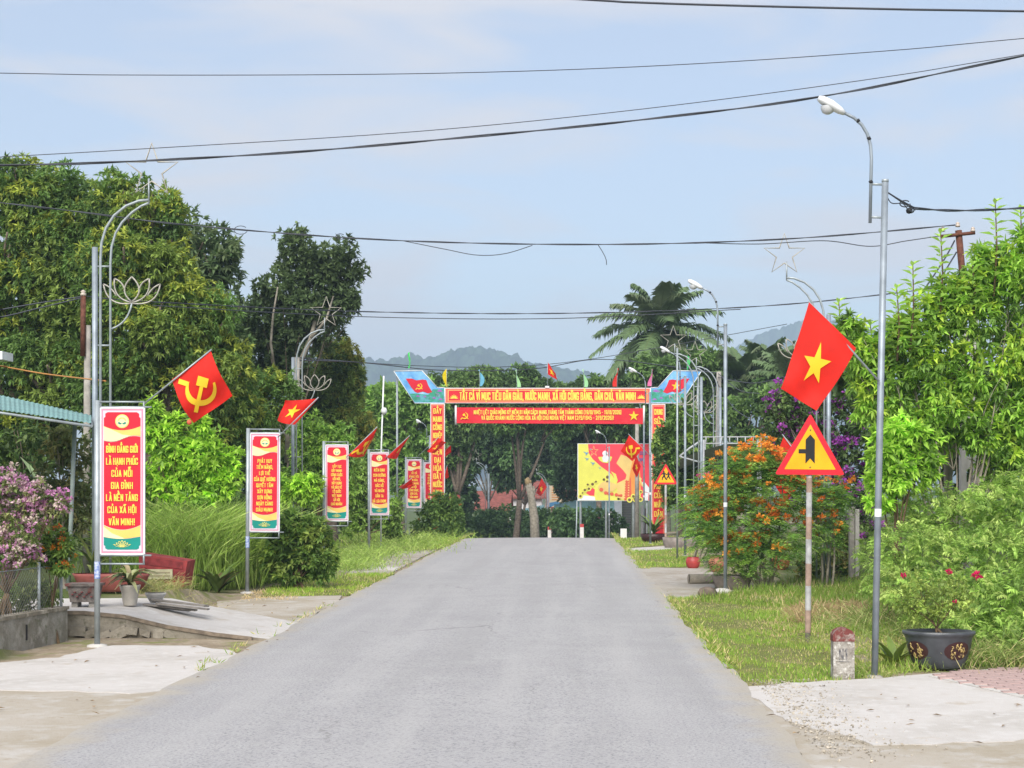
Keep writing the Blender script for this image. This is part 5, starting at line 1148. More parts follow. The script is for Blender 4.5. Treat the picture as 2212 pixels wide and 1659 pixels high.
# low garden wall with wire fence
a, b = Vector((-6.55, 10.5, 0)), Vector((-5.56, 17.95, 0)); wl = thing('garden_fence', 'low mossy concrete wall topped by wire mesh and steel posts', 'fence', a)
d = b - a; L = d.length; u = d.normalized(); n_ = Vector((u.y, -u.x, 0)); ang = math.atan2(u.y, u.x); RZ = Matrix.Rotation(ang, 3, 'Z')
MB().box(d / 2 + Vector((0, 0, .13)), (L, .12, .42), 0, RZ).build('wall', LOWW, wl)
MB().box(d / 2 + Vector((0, 0, .352)), (L + .03, .15, .035), 0, RZ).build('coping', FLAKE, wl)
MB().box(d * .87 + n_ * .062 + Vector((0, 0, .17)), (.03, .01, .16), 0, RZ).build('weep_hole', BLACK, wl)
for f in (.004, .13, .27, .40, .53, .675, .80, .925, .996): MB().tube([d * f + Vector((0, 0, .3)), d * f + Vector((0, 0, .88))], .017, 6).build('post', GALV, wl)
mb = MB()
for i in range(int(L / .055)):
    for s_ in (-1, 1):
        f0 = i * .055 / L; f1 = f0 + s_ * .45 / L
        if 0 <= f1 <= 1: mb.tube([d * f0 + Vector((0, 0, .37)), d * f1 + Vector((0, 0, .82))], .0022, 3, cap=False)
mb.build('wire_mesh', mat('dull wire', (.20, .20, .19), .6, .4), wl)
MB().tube([Vector((0, 0, .82)), d + Vector((0, 0, .82))], .006, 5).build('top_wire', GALV, wl)
# rectangular bonsai pot on two blocks
p = (-5.62, 19.0, .285); t = thing('bonsai_pot', 'empty grey rectangular bonsai pot with red relief on blocks', 'planter', p)
def tapered(mb, w0, d0, w1, d1, z0, z1, mi=0): mb.add([(-w0, -d0, z0), (w0, -d0, z0), (w0, d0, z0), (-w0, d0, z0), (-w1, -d1, z1), (w1, -d1, z1), (w1, d1, z1), (-w1, d1, z1)], [(3, 2, 1, 0), (4, 5, 6, 7), (0, 1, 5, 4), (1, 2, 6, 5), (2, 3, 7, 6), (3, 0, 4, 7)], mi)
mb = MB(); tapered(mb, .145, .10, .17, .125, .06, .245); tapered(mb, .19, .145, .195, .15, .245, .275); mb.build('pot', ground_mat('weathered pot', (.17, .145, .13), [((.26, .23, .21), 9, .48, .62), ((.20, .07, .06), 6, .56, .66)], bump=.4), t)
mb = MB()
for i in range(9): x = -.11 + i * .027; mb.lathe([(0, -.012), (.02, 0), (0, .012)], (x, -.121 + .0, .15 + .03 * math.sin(i * 2.1)), 6)
mb.build('relief', mat('red relief', (.20, .06, .055), .8, 0, .2, 20), t)
for s_ in (-1, 1): MB().box((s_ * .1, 0, .02), (.07, .16, .09)).build('block', CONC, t)
# dracaena in white pot, and a little empty pot
t = potted('flower_pot', 'whitish tall plant pot holding the arching strap plant', (-5.18, 19.3, .28), [(.075, 0), (.085, .05), (.10, .16), (.12, .22), (.125, .24), (.11, .24)], mat('chalky pot', (.42, .39, .34), .8, 0, .15, 8))
VAR = [('variegated leaf', (.22, .26, .08), .5, 0, .2, 9), ('dull green leaf', (.09, .14, .04), .5, 0, .2, 9), ('pale striped leaf', (.34, .35, .17), .5, 0, .2, 20), ('withered leaf', (.30, .24, .13), .7, 0, .2, 9)]
strap_plant('dracaena', 'arching variegated strap plant in the whitish pot', (-5.18, 19.3, .50), 30, .42, .06, VAR, arch=1.0, up=1.1)
potted('flower_pot', 'small squat white pot behind the strap plant', (-4.98, 19.7, .28), [(.06, 0), (.09, .05), (.12, .10), (.125, .12), (.11, .12)], mat('chalky white pot', (.5, .48, .45), .7, 0, .1, 8))
potted('clay_planter', 'long red clay planter behind the star lamp post', (-6.1, 21.8, .28), [(.25, 0), (.34, .04), (.40, .2), (.42, .24), (.40, .24)], mat('red clay', (.25, .07, .06), .7, 0, .2, 6), 1.25, .5)
strap_plant('dracaena', 'dark strap plant in the long red clay planter', (-6.35, 21.8, .5), 16, .55, .05, VAR[:2], arch=.5, up=1.1)
# red cart body
Dc = 23.5; c0 = P(357, 1240, Dc); t = thing('cart_body', 'tilted red wooden cart body with a cream number plate', 'cart', (c0.x, Dc, gz(c0.x, Dc)))
REDW = mat('peeling red boards', (.26, .035, .035), .75, 0, .3, 7, bump=.3); 
def cp(x, y): q_ = P(x, y, Dc); return Vector((q_.x - c0.x, 0, q_.z - gz(c0.x, Dc)))
ol = [cp(300, 1196), cp(405, 1212), cp(396, 1268), cp(360, 1266), cp(352, 1256), cp(300, 1248)]
mb = MB(); k_ = len(ol); mb.flat([(p.x, p.z) for p in ol[::-1]], 0)
mb.add([p for p in ol] + [p + Vector((0, .5, .0)) for p in ol], [((i + 1) % k_, i, i + k_, (i + 1) % k_ + k_)[::-1] for i in range(k_)]); mb.build('side_board', REDW, t)
for y0, y1 in ((1203, 1219), (1225, 1241)):
    pts = [cp(312, y0), cp(396, y0 + 11), cp(394, y1 + 10), cp(312, y1)]; MB().add([p + Vector((0, -.012, 0)) for p in pts], [(3, 2, 1, 0)]).build('plank', mat('dark red plank', (.20, .026, .028), .8, 0, .35, 9), t)
pl = MB().box(cp(346, 1240) + Vector((0, -.03, 0)), (.37, .02, .14)).build('number_plate', mat('cream plate', (.42, .39, .25), .7, 0, .15, 10), t)
mb = MB()
for i in range(2): mb.box(cp(346, 1236.5 + 7 * i) + Vector((0, -.042, 0)), (.30, .004, .02))
mb.build('worn_lettering', mat('plate brown', (.28, .24, .15), .8), pl)
# planks lying on the yard
t = thing('plank_pile', 'weathered grey planks lying by the white pots', 'planks', (-4.75, 19.4, .24))
for i in range(5): MB().box((random.uniform(-.05, .2), random.uniform(-.1, .25), -.01 + i * .018), (random.uniform(.5, .9), .08, .018), 0, Matrix.Rotation(random.uniform(-.25, -.05), 3, 'Z') @ Matrix.Rotation(.10, 3, 'Y')).build('plank', mat('grey plank', (.22, .20, .18), .9, 0, .25, 8), t)
# green tin awning with post
D = 23.
def ap(x, y, D): return P(x, y, D)
e0 = ap(-520, 809, 21.6); e1 = ap(197, 914, 21.2); e2 = ap(197, 897, 23.6); e3 = ap(-520, 738, 24.4)
t = thing('tin_awning', 'green corrugated tin awning on a slim post', 'awning', (e1.x, e1.y, gz(e1.x, e1.y))); OB = Vector(t.location)
mb = MB(); n1 = 140; vs = []; fs = []
for i in range(n1 + 1):
    f = i / n1
    for (a_, b_) in ((e0, e1), (e3, e2)):
        vs.append(a_.lerp(b_, f) + Vector((0, 0, .007 * math.cos(i * math.pi))) - OB)
fs = [(2 * i, 2 * i + 2, 2 * i + 3, 2 * i + 1) for i in range(n1)]
mb.add(vs, fs, 0, False); mb.build('tin_sheet', TIN, t)
MB().tube([e0 - OB - Vector((0, 0, .04)), e1 - OB - Vector((0, 0, .04))], .02, 6).build('eave_tube', GALV, t)
MB().tube([e2 - OB - Vector((0, 0, .04)), e1 - OB - Vector((0, 0, .04))], .02, 6).build('edge_tube', GALV, t)
pt = ap(-480, 800, 22.3); pb_ = Vector((pt.x, pt.y, gz(pt.x, 22.3) - .05)); MB().tube([pb_ - OB, pt - OB], .03, 8).build('post', GALV, t)
pt = ap(162, 910, 22.3); pb_ = ap(147, 1275, 22.3); pb_.z = gz(pb_.x, 22.3) - .05
MB().tube([pb_ - OB, pt - OB], .03, 8).build('post', mat('grey green paint', (.26, .31, .29), .6, 0, .15, 6), t)
p = P(-195, 770, 26); tag(MB().box((p.x, p.y, p.z), (3.11, .5, .13)).build('roof_gutter', WHITE_P), 'end of a white roof gutter above the tin awning', 'gutter')

# ------------------------------------------------------------------ right side: carport, fence post, log, pots
t = thing('carport', 'white steel carport with grey curved canopy', 'carport', (P(1560, 0, 48).x, 48, gz(4.5, 48))); OB = Vector(t.location)
def kp(x, y, D): return P(x, y, D) - OB
for x, D in ((1517, 47.5), (1640, 47.5), (1520, 52), (1640, 52)):
    a_ = kp(x, 950, D); MB().tube([(a_.x, a_.y, -.1), a_], .07, 8).build('post', WHITE_G, t)
for y in (944, 958): MB().tube([kp(1517, y, 47.5), kp(1660, y, 47.5)], .02, 6).build('beam', WHITE_G, t)
mb = MB()
for i in range(8): x = 1525 + i * 17; mb.tube([kp(x, 944, 47.5), kp(x, 958, 47.5)], .018, 5)
mb.build('lattice', WHITE_G, t)
mb = MB(); vs = []; n1 = 12
for i in range(n1 + 1):
    f = i / n1; x = 1468 + (1660 - 1468) * f; y = 982 - 34 * math.sin(min(f * 2.2, 1.57)) - 2 * f
    vs += [kp(x, y + 10, 47.6), kp(x, y + 34, 53)]
mb.add(vs, [(2 * i, 2 * i + 2, 2 * i + 3, 2 * i + 1) for i in range(n1)], 0, True); mb.build('canopy', mat('grey canopy sheet', (.26, .27, .28), .5, .2, .1, 3), t)
MB().tube([kp(1468, 986, 47.3), kp(1490, 968, 47.4), kp(1517, 950, 47.5)], .03, 6).build('curved_beam', WHITE_G, t)
MB().tube([kp(1468, 986, 47.3), kp(1517, 1000, 47.5)], .025, 6).build('strut', WHITE_G, t)
p = P(1845, 1255, 28.8); t = thing('fence_post', 'old square concrete fence post with wire netting', 'post', (p.x, 28.8, gz(p.x, 28.8)))
hh = P(0, 1095, 28.8).z - gz(p.x, 28.8); MB().box((-.045, 0, hh / 2 - .1), (.085, .13, hh + .2)).build('shaft', CONC, t); MB().box((.05, .01, hh / 2 - .12), (.07, .1, hh + .16)).build('shaft', CONC_L, t)
mb = MB()
for i in range(13):
    for s_ in (-1, 1):
        x0 = .1 + i * .09; x1 = x0 + s_ * .5
        if x1 > .08: mb.tube([(x0, .02, hh * .35), (x1, .02, hh * .95)], .003, 3, cap=False)
mb.build('wire_netting', mat('dull wire', (.20, .20, .19), .6, .4), t)
a_ = G(1488, 1262); b_ = G(1585, 1264); t = thing('fallen_log', 'grey fallen log lying beside the concrete crossing', 'log', (a_.x, a_.y, 0))
mb = MB(); mb.tube([(0, 0, .09), ((b_.x - a_.x) * .5, .1, .08), (b_.x - a_.x + .3, .3, .07)], [.085, .09, .075], 12); mb.build('bark', BARK_P, t)
MB().lathe([(0, 0), (.07, .0)], (0, 0, 0), 12).build('cut_end', mat('cut wood', (.30, .26, .21), .9, 0, .2, 20), t)
e_ = t.children[1]; e_.rotation_euler = (0, -1.57, 0); e_.location = (-.004, 0, .09)
tag(MB().lathe([(0, -.02), (.11, 0), (.13, .06), (.10, .13), (.03, .16), (0, .16)], G(1528, 1290), 9, 0, 1.2, .8).build('stump', BARK), 'dark broken stump at the edge of the concrete crossing', 'stump')
tag(MB().lathe([(0, -.02), (.12, 0), (.13, .05), (.05, .09), (0, .09)], G(1560, 1283), 8, 0, 1.3, .8).build('stone', CONC_L), 'pale rough stone beside the dark stump', 'stone')
CLAY = mat('red ceramic', (.38, .05, .045), .45, 0, .2, 6); TERRA = mat('terracotta', (.45, .17, .11), .7, 0, .2, 6); OLDP = mat('old grey pot', (.20, .17, .15), .85, 0, .25, 8)
for x, y, r, h, m_, lab in ((1497, 1228, .15, .24, CLAY, 'round red ceramic pot by the slim lamp base'), (1549, 1236, .17, .30, TERRA, 'tall terracotta pot behind the log'), (1686, 1232, .19, .28, CLAY, 'glossy red jar behind the orange flowering shrub')):
    g = G(x, y); potted('flower_pot', lab, (g.x, g.y, gz(g.x, g.y)), [(r * .55, 0), (r * .85, h * .2), (r, h * .55), (r * .9, h * .85), (r * .75, h * .93), (r * .82, h), (r * .7, h)], m_)
g = G(1582, 1273); potted('clay_planter', 'old grey stone planter under the orange flowering shrub', (g.x, g.y, gz(g.x, g.y)), [(.20, 0), (.22, .03), (.27, .18), (.29, .23), (.26, .23)], OLDP, 1.2, .7)
GRN = [('bright strap leaf', (.16, .24, .04), .5, 0, .2, 9), ('green strap leaf', (.09, .17, .03), .5, 0, .2, 9)]
g = P(1412, 1166, 48.5); potted('flower_pot', 'dark pot of spiky plants beside children warning sign', (g.x, g.y, gz(g.x, g.y)), [(.3, 0), (.36, .1), (.40, .25), (.36, .25)], MAR)
strap_plant('agave', 'spiky bright green plant in the dark pot', (g.x, g.y, gz(g.x, g.y) + .2), 26, .75, .07, GRN, arch=.35, up=.95)
g = P(1475, 1172, 44); potted('clay_planter', 'long low grey planter beside the bare steel mast', (g.x, g.y, gz(g.x, g.y)), [(.4, 0), (.44, .1), (.46, .28), (.42, .28)], OLDP, 1.2, .5)

# ------------------------------------------------------------------ buildings beyond the crest
def house(name, label, x0, x1, ytop, D, wallc, roofc, dep=6, eave=.4, rise=1.4, windows=()):
    a = P(x0, ytop, D); b = P(x1, ytop, D); z = gz((a.x + b.x) / 2, D) - .3; t = thing(name, label, 'house', ((a.x + b.x) / 2, D, z)); W_ = b.x - a.x; h = a.z - z
    MB().box((0, dep / 2, h / 2), (W_, dep, h)).build('wall', wallc, t)
    mb = MB(); w2 = W_ / 2 + eave; vs = [(-w2, -eave, h + .01), (w2, -eave, h + .01), (w2, dep / 2, h + rise), (-w2, dep / 2, h + rise), (-w2, dep + eave, h + .01), (w2, dep + eave, h + .01)]
    mb.add(vs + [(v[0], v[1], v[2] - .1) for v in vs], [(0, 1, 2, 3), (3, 2, 5, 4), (6, 7, 1, 0), (8, 7, 6, 9), (11, 8, 9, 10), (1, 7, 8, 2), (2, 8, 11, 5), (6, 0, 3, 9), (9, 3, 4, 10), (4, 5, 11, 10)]); mb.build('roof', roofc, t)
    for wx, wz, ww, wh, nm in windows:
        o_ = MB().box((wx, -.02, wz), (ww, .06, wh)).build(nm, mat('dark opening', (.03, .03, .035), .3), t)
        MB().box((wx, -.055, wz + wh / 2 + .03), (ww + .12, .08, .06)).add([], []).build('frame', WHITE_P, o_)
    return t
TILER = mat('red brown roof', (.20, .06, .045), .8, 0, .25, 4); PINKW = mat('pink render', (.55, .36, .34), .85, 0, .12, 2); OCHRE = mat('ochre render', (.55, .33, .10), .85, 0, .12, 2); LIGHTW = mat('pale render', (.58, .56, .56), .85, 0, .1, 2)
house('village_house', 'pink walled house with red brown roof behind trees', 1190, 1262, 1095, 128, PINKW, TILER, windows=((-.8, 1.6, .7, 1.1, 'window'), (.7, 1.6, .7, 1.1, 'window')))
house('village_house', 'pale house behind the cut tree trunk', 1100, 1170, 1075, 135, LIGHTW, TILER, windows=((-.7, 2.2, .7, 1.1, 'window'), (.8, 1.6, .9, 2.0, 'door')))
house('village_house', 'ochre walled house glimpsed between dark trunks', 1035, 1092, 1100, 125, OCHRE, TILER, windows=((.2, 1.5, .8, 1.0, 'window'),))
house('village_house', 'white house behind the green tin awning', -820, -350, 775, 27.2, LIGHTW, TILER, dep=5, eave=.15, windows=((.6, 1.4, .9, 1.1, 'window'), (-.9, 1.1, .9, 2.0, 'door')))
# tin sheds
for x0, x1, y0, y1, D, lab in ((1115, 1175, 1112, 1124, 118, 'tin roofed shed behind the cut trunk'), (1196, 1335, 1092, 1118, 92, 'tin roofed shed behind the billboard')):
    a = P(x0, y1, D); b = P(x1, y0, D); z = gz((a.x + b.x) / 2, D); t = thing('tin_shed', lab, 'shed', ((a.x + b.x) / 2, D, z)); w_ = (b.x - a.x) / 2
    mb = MB(); vs = []; n1 = 24
    for i in range(n1 + 1):
        f = i / n1; x = -w_ + 2 * w_ * f; zz = a.z + (b.z - a.z) * f - z + .03 * math.cos(i * math.pi); vs += [(x, -1, zz - .35), (x, 3, zz + .7)]
    mb.add(vs, [(2 * i, 2 * i + 2, 2 * i + 3, 2 * i + 1) for i in range(n1)]); mb.build('roof', mat('faded teal tin', (.13, .23, .24), .5, .1, .15, 2), t)
    for x in (-w_ * .9, 0, w_ * .9): MB().tube([(x, -.8, -.2), (x, -.8, a.z - z + (b.z - a.z) * (x / w_ + 1) / 2 - .3)], .05, 6).build('post', WHITE_P, t)
    MB().box((0, 2.9, (a.z - z) / 2), (2 * w_, .1, a.z - z)).build('back_wall', mat('dark boarding', (.06, .05, .045), .9), t)
D = 84; t = thing('yard_gate', 'grey gateposts with maroon barred gate and dark shutter below the billboard', 'gate', (P(1340, 0, D).x, D, gz(2.5, D))); OB = Vector(t.location)
for x0, x1, y0, m_, nm in ((1327, 1343, 1078, mat('blue grey render', (.33, .36, .40), .85, 0, .1, 3), 'pillar'), (1280, 1288, 1112, mat('grimy render', (.27, .26, .26), .85, 0, .15, 3), 'pillar'), (1300, 1309, 1106, mat('grimy render', (.27, .26, .26), .85, 0, .15, 3), 'pillar'), (1316, 1323, 1104, mat('grimy render', (.27, .26, .26), .85, 0, .15, 3), 'pillar'), (1366, 1374, 1096, mat('grimy render', (.27, .26, .26), .85, 0, .15, 3), 'pillar'), (1384, 1392, 1092, mat('grimy render', (.27, .26, .26), .85, 0, .15, 3), 'pillar')):
    a = P(x0, y0, D); b = P(x1, y0, D); MB().box(((a.x + b.x) / 2 - OB.x, 0, (a.z - OB.z) / 2), (b.x - a.x, .35, a.z - OB.z)).build(nm, m_, t)
for x0, x1, y0 in ((1289, 1299, 1110), (1310, 1315, 1108), (1393, 1400, 1098)):
    a = P(x0, y0, D); b = P(x1, y0, D); MB().box(((a.x + b.x) / 2 - OB.x, .05, (a.z - OB.z) / 2), (b.x - a.x, .08, a.z - OB.z)).build('gate_leaf', mat('maroon paint', (.10, .015, .025), .6), t)
a = P(1344, 1080, D); b = P(1365, 1080, D); n1 = 30; mb = MB()
for i in range(n1): mb.box(((a.x + b.x) / 2 - OB.x, .1, (i + .5) * (a.z - OB.z) / n1), (b.x - a.x, .04, (a.z - OB.z) / n1 * .8), 0, Matrix.Rotation(.35, 3, 'X'))
mb.build('shutter', mat('dark shutter', (.10, .10, .11), .6, .2), t)
p = P(982, 1120, 66); t = thing('slogan_board', 'dull red board standing beside the far hedge', 'board', (p.x, 66, gz(p.x, 66)))
z = gz(p.x, 66); MB().box((0, 0, P(0, 1092, 66).z - z), (.42, .05, .85)).build('panel', mat('dull red board', (.24, .035, .03), .6, 0, .15, 5), t)
for s_ in (-1, 1): MB().tube([(s_ * .18, .04, -.1), (s_ * .18, .04, P(0, 1075, 66).z - z)], .02, 6).build('leg', GALV, t)

# ------------------------------------------------------------------ vegetation
def LB(D, *ls): return [lobe(x, y, rx, ry, D + (l[0] if l else 0)) for x, y, rx, ry, *l in ls]
def base_at(x, D): X_ = (x - CX) / F * D; return (X_, D, gz(X_, D))
MID = (.064, .108, .028); DRK = (.036, .062, .020); OLV = (.095, .130, .030); YG = (.15, .172, .03); BRT = (.13, .20, .03); LIME = (.20, .29, .035)
LONG = dict(leafL=.155, leafW=.052, per_m2=48, k=7, droop=.38, spread=.85, nsub=22, fill=.25)
# row of longan trees behind the first yard
tree('longan_tree', 'tall longan tree rising behind the green tin awning', 'tree', base_at(40, 35), LB(35, (70, 420, 95, 85), (0, 520, 110, 120), (150, 480, 110, 105), (60, 640, 120, 120), (170, 620, 90, 110, -.8), (0, 800, 120, 120), (130, 790, 110, 110, -.8), (-110, 600, 110, 200), (60, 950, 120, 90), (-90, 900, 100, 130)),
     pal=[MID, DRK, OLV], wts=[4, 1, 3], flush=YG, flush_amt=.25, trunk_r=.22, group='broad trees behind the banner row', **LONG)
tree('longan_tree', 'longan tree with yellow new shoots behind the hammer and sickle flag', 'tree', base_at(300, 34), LB(34, (255, 450, 80, 75), (330, 480, 75, 85), (265, 590, 110, 100, -.6), (355, 610, 85, 100, -.4), (300, 720, 115, 100, -.8), (420, 720, 90, 110), (240, 830, 110, 100), (370, 850, 120, 100, -.5), (480, 820, 80, 100), (430, 930, 100, 70), (520, 920, 70, 90, 1), (580, 860, 60, 70, 2)),
     pal=[MID, OLV, DRK], wts=[4, 3, 1], flush=YG, flush_amt=.40, trunk_r=.22, group='broad trees behind the banner row', **LONG)
tree('broadleaf_tree', 'greyer tree top peeping behind the yellow tipped longan', 'tree', base_at(440, 43), LB(43, (400, 520, 60, 60), (465, 540, 55, 60), (480, 640, 60, 90), (420, 640, 70, 90), (490, 760, 60, 90), (440, 800, 80, 100)),
     .26, .09, [(.06, .088, .04), DRK, (.08, .105, .05)], [3, 2, 2], 18, 6, trunk_r=.18, droop=.2, group='broad trees behind the banner row')
tree('fig_tree', 'tall dark tree with slanting bare trunk behind the star lamp', 'tree', base_at(612, 47), LB(47, (640, 545, 42, 48), (705, 570, 62, 58), (745, 590, 42, 62), (690, 640, 75, 60), (740, 660, 42, 50), (610, 620, 60, 55), (560, 680, 58, 60), (620, 720, 70, 70, .5), (560, 790, 60, 80, 1.5), (690, 720, 60, 50, .5), (620, 800, 60, 60, 1.5)),
     .19, .085, [(.046, .068, .028), (.036, .052, .022), (.066, .092, .038)], [4, 2, 2], 28, 6, trunk_r=.03, fork=.42, bark=BARK, droop=.0, ragged=.55, nsub=15, group='broad trees behind the banner row')
mb = MB()
tree('longan_tree', 'yellowish tree below the tall dark tree', 'tree', base_at(720, 50), LB(50, (730, 790, 55, 60), (690, 850, 65, 65), (750, 850, 45, 70), (700, 920, 80, 60), (630, 930, 50, 60), (760, 930, 45, 60)),
     pal=[(.07, .10, .028), OLV, DRK], wts=[3, 4, 1], flush=(.13, .135, .03), flush_amt=.5, trunk_r=.15, group='broad trees behind the banner row', **LONG)
# visible slanting trunk and branch of the dark tree
b_ = base_at(610, 46); t = bpy.data.objects['fig_tree']; o0 = Vector(t.location)
mb = MB(); mb.tube([P(622, 1000, 45), P(626, 860, 45), P(645, 790, 45.6), P(672, 730, 46.4), P(690, 650, 47)], [.10, .09, .08, .065, .05], 8); mb.tube([P(672, 730, 45.3), P(705, 690, 45.5), P(720, 640, 46)], [.045, .035, .02], 6)
mb.tube([P(592, 790, 45.5), P(585, 740, 45.5), P(590, 680, 45.8), P(600, 620, 46)], [.04, .035, .03, .02], 6); mb.build('leaning_trunk', mat('mottled bark', (.19, .17, .135), .95, 0, .35, 6), t, o0)
# backdrop of the banner row
tree('broadleaf_tree', 'dense mid green tree closing the gap behind the PHÁT HUY banner', 'tree', base_at(560, 58), LB(58, (480, 960, 70, 70), (560, 980, 70, 70), (640, 1000, 70, 70), (720, 1010, 70, 70), (520, 1070, 80, 60), (620, 1090, 80, 60), (720, 1090, 70, 60), (790, 1040, 60, 70), (400, 1000, 80, 80), (800, 1130, 60, 40)), .26, .12, [(.075, .12, .032), (.10, .15, .038), MID], [3, 2, 1], 14, 6, trunk_r=.06, group='broad trees behind the banner row')
tree('longan_tree', 'longan tree behind the white house', 'tree', base_at(-420, 36), LB(36, (-380, 520, 110, 110), (-300, 650, 110, 120), (-450, 640, 110, 110), (-370, 780, 130, 110), (-250, 850, 110, 100), (-480, 820, 110, 110)), pal=[MID, DRK, OLV], wts=[4, 1, 3], flush=YG, flush_amt=.25, trunk_r=.2, group='broad trees behind the banner row', **{**LONG, 'per_m2': 26, 'leafL': .2, 'leafW': .07})
# mid distance trees left of the gate
FAR = dict(leafL=.30, leafW=.14, per_m2=13, k=6, nsub=20, droop=.2, fill=.3, group='trees behind the slogan gate')
tree('broadleaf_tree', 'light green tree left of the gate column', 'tree', base_at(870, 72), LB(72, (850, 870, 60, 50), (800, 880, 50, 50), (900, 920, 55, 60), (840, 960, 60, 60), (790, 960, 50, 70), (880, 1010, 60, 60), (920, 860, 45, 40)), pal=[(.10, .165, .04), (.12, .19, .045), MID], wts=[3, 2, 1], trunk_r=.15, **FAR)
tree('broadleaf_tree', 'rounded tree behind the yellow pennant', 'tree', base_at(985, 84), LB(84, (985, 840, 60, 35), (1040, 825, 55, 35), (940, 860, 40, 45), (1000, 900, 70, 50), (960, 970, 50, 60)), pal=[(.06, .095, .03), (.075, .12, .034), DRK], wts=[3, 2, 1], trunk_r=.18, **FAR)
tree('broadleaf_tree', 'tree with pointed crown behind the pale green pennant', 'tree', base_at(1110, 90), LB(90, (1130, 815, 35, 25), (1090, 835, 60, 30), (1160, 850, 60, 30), (1100, 900, 80, 45), (1190, 900, 60, 45)), pal=[(.05, .082, .028), (.065, .11, .03), DRK], wts=[3, 2, 1], trunk_r=.18, **FAR)
tree('broadleaf_tree', 'low tree behind the scarlet pennant', 'tree', base_at(1300, 92), LB(92, (1290, 838, 60, 25), (1350, 840, 60, 30), (1260, 890, 60, 45), (1340, 900, 70, 50), (1225, 850, 35, 22)), pal=[(.05, .085, .028), (.07, .115, .03), DRK], wts=[3, 2, 1], trunk_r=.18, **FAR)
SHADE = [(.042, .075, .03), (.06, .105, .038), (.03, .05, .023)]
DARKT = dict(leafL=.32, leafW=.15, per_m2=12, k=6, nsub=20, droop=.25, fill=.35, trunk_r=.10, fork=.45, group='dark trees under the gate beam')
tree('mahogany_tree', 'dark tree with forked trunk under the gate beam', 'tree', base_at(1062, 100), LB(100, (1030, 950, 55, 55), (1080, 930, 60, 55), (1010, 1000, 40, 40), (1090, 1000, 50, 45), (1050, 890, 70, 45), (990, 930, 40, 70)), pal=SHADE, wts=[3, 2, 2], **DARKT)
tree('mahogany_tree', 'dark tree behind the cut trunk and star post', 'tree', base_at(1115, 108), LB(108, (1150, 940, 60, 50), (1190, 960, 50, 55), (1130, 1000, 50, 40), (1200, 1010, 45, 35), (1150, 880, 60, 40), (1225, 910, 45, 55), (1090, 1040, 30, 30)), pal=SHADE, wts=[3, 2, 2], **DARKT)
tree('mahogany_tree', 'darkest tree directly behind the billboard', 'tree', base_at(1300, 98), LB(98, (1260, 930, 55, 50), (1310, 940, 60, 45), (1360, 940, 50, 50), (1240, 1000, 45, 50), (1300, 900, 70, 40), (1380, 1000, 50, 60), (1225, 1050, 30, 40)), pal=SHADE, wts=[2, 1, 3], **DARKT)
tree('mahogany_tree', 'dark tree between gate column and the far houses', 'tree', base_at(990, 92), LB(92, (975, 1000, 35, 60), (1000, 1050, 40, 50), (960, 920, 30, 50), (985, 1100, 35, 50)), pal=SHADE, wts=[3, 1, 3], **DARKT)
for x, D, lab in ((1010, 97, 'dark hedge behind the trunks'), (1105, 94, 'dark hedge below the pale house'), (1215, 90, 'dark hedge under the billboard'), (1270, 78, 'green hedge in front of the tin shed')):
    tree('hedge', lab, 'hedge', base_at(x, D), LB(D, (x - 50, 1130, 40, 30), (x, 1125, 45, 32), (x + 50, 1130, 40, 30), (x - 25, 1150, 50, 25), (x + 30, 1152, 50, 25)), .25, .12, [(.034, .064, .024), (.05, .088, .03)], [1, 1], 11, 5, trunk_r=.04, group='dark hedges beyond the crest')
# pollarded trunk
p = P(1155, 1160, 88); z = gz(p.x, 88); t = thing('pollard_trunk', 'bare sawn off tree trunk with split pale top', 'tree trunk', (p.x, 88, z))
def tp(x, y): q_ = P(x, y, 88); return Vector((q_.x - p.x, 0, q_.z - z))
mb = MB(); mb.tube([tp(1157, 1175) - Vector((0, 0, .5)), tp(1154, 1120), tp(1148, 1075), tp(1141, 1045)], [.27, .24, .20, .18], 10); mb.tube([tp(1149, 1080), tp(1154, 1062), tp(1152, 1050)], [.1, .08, .06], 7); mb.build('trunk', BARK_P, t)
mb = MB(); mb.tube([tp(1141, 1047), tp(1139, 1036), tp(1142, 1032)], [.185, .15, .06], 8); mb.tube([tp(1145, 1046), tp(1146, 1037)], [.08, .05], 6); mb.build('split_top', mat('raw wood', (.32, .23, .12), .9, 0, .25, 8), t)
# right of the gate
tree('broadleaf_tree', 'spreading tree beside the blue wing with star', 'tree', base_at(1470, 74), LB(74, (1440, 800, 70, 30), (1500, 790, 60, 35), (1400, 830, 40, 35), (1540, 830, 40, 40), (1480, 850, 80, 45), (1450, 900, 60, 50), (1530, 900, 50, 60)), pal=[(.06, .10, .032), (.075, .12, .036), DRK], wts=[3, 2, 1], trunk_r=.2, **FAR)
tree('broadleaf_tree', 'bushy tree hiding part of the gate column', 'tree', base_at(1470, 53), LB(53, (1470, 905, 40, 35), (1450, 950, 30, 40), (1432, 965, 24, 32), (1434, 1015, 22, 34), (1500, 950, 45, 45), (1470, 1010, 40, 50), (1510, 1020, 40, 50), (1455, 1060, 28, 40)), .20, .10, [(.07, .12, .03), (.055, .09, .028), (.12, .17, .035)], [3, 2, 1], 14, 6, trunk_r=.08, group='trees behind the slogan gate')
tree('broadleaf_tree', 'dense green tree behind the white carport', 'tree', base_at(1620, 62), LB(62, (1590, 900, 50, 45), (1640, 880, 55, 50), (1700, 900, 60, 60), (1600, 980, 60, 60), (1670, 980, 70, 60), (1750, 950, 60, 70), (1620, 1060, 60, 50), (1560, 1050, 50, 60)), .26, .12, [(.055, .092, .03), (.075, .12, .034), DRK], [3, 2, 1], 11, 6, trunk_r=.14, group='trees behind the slogan gate')

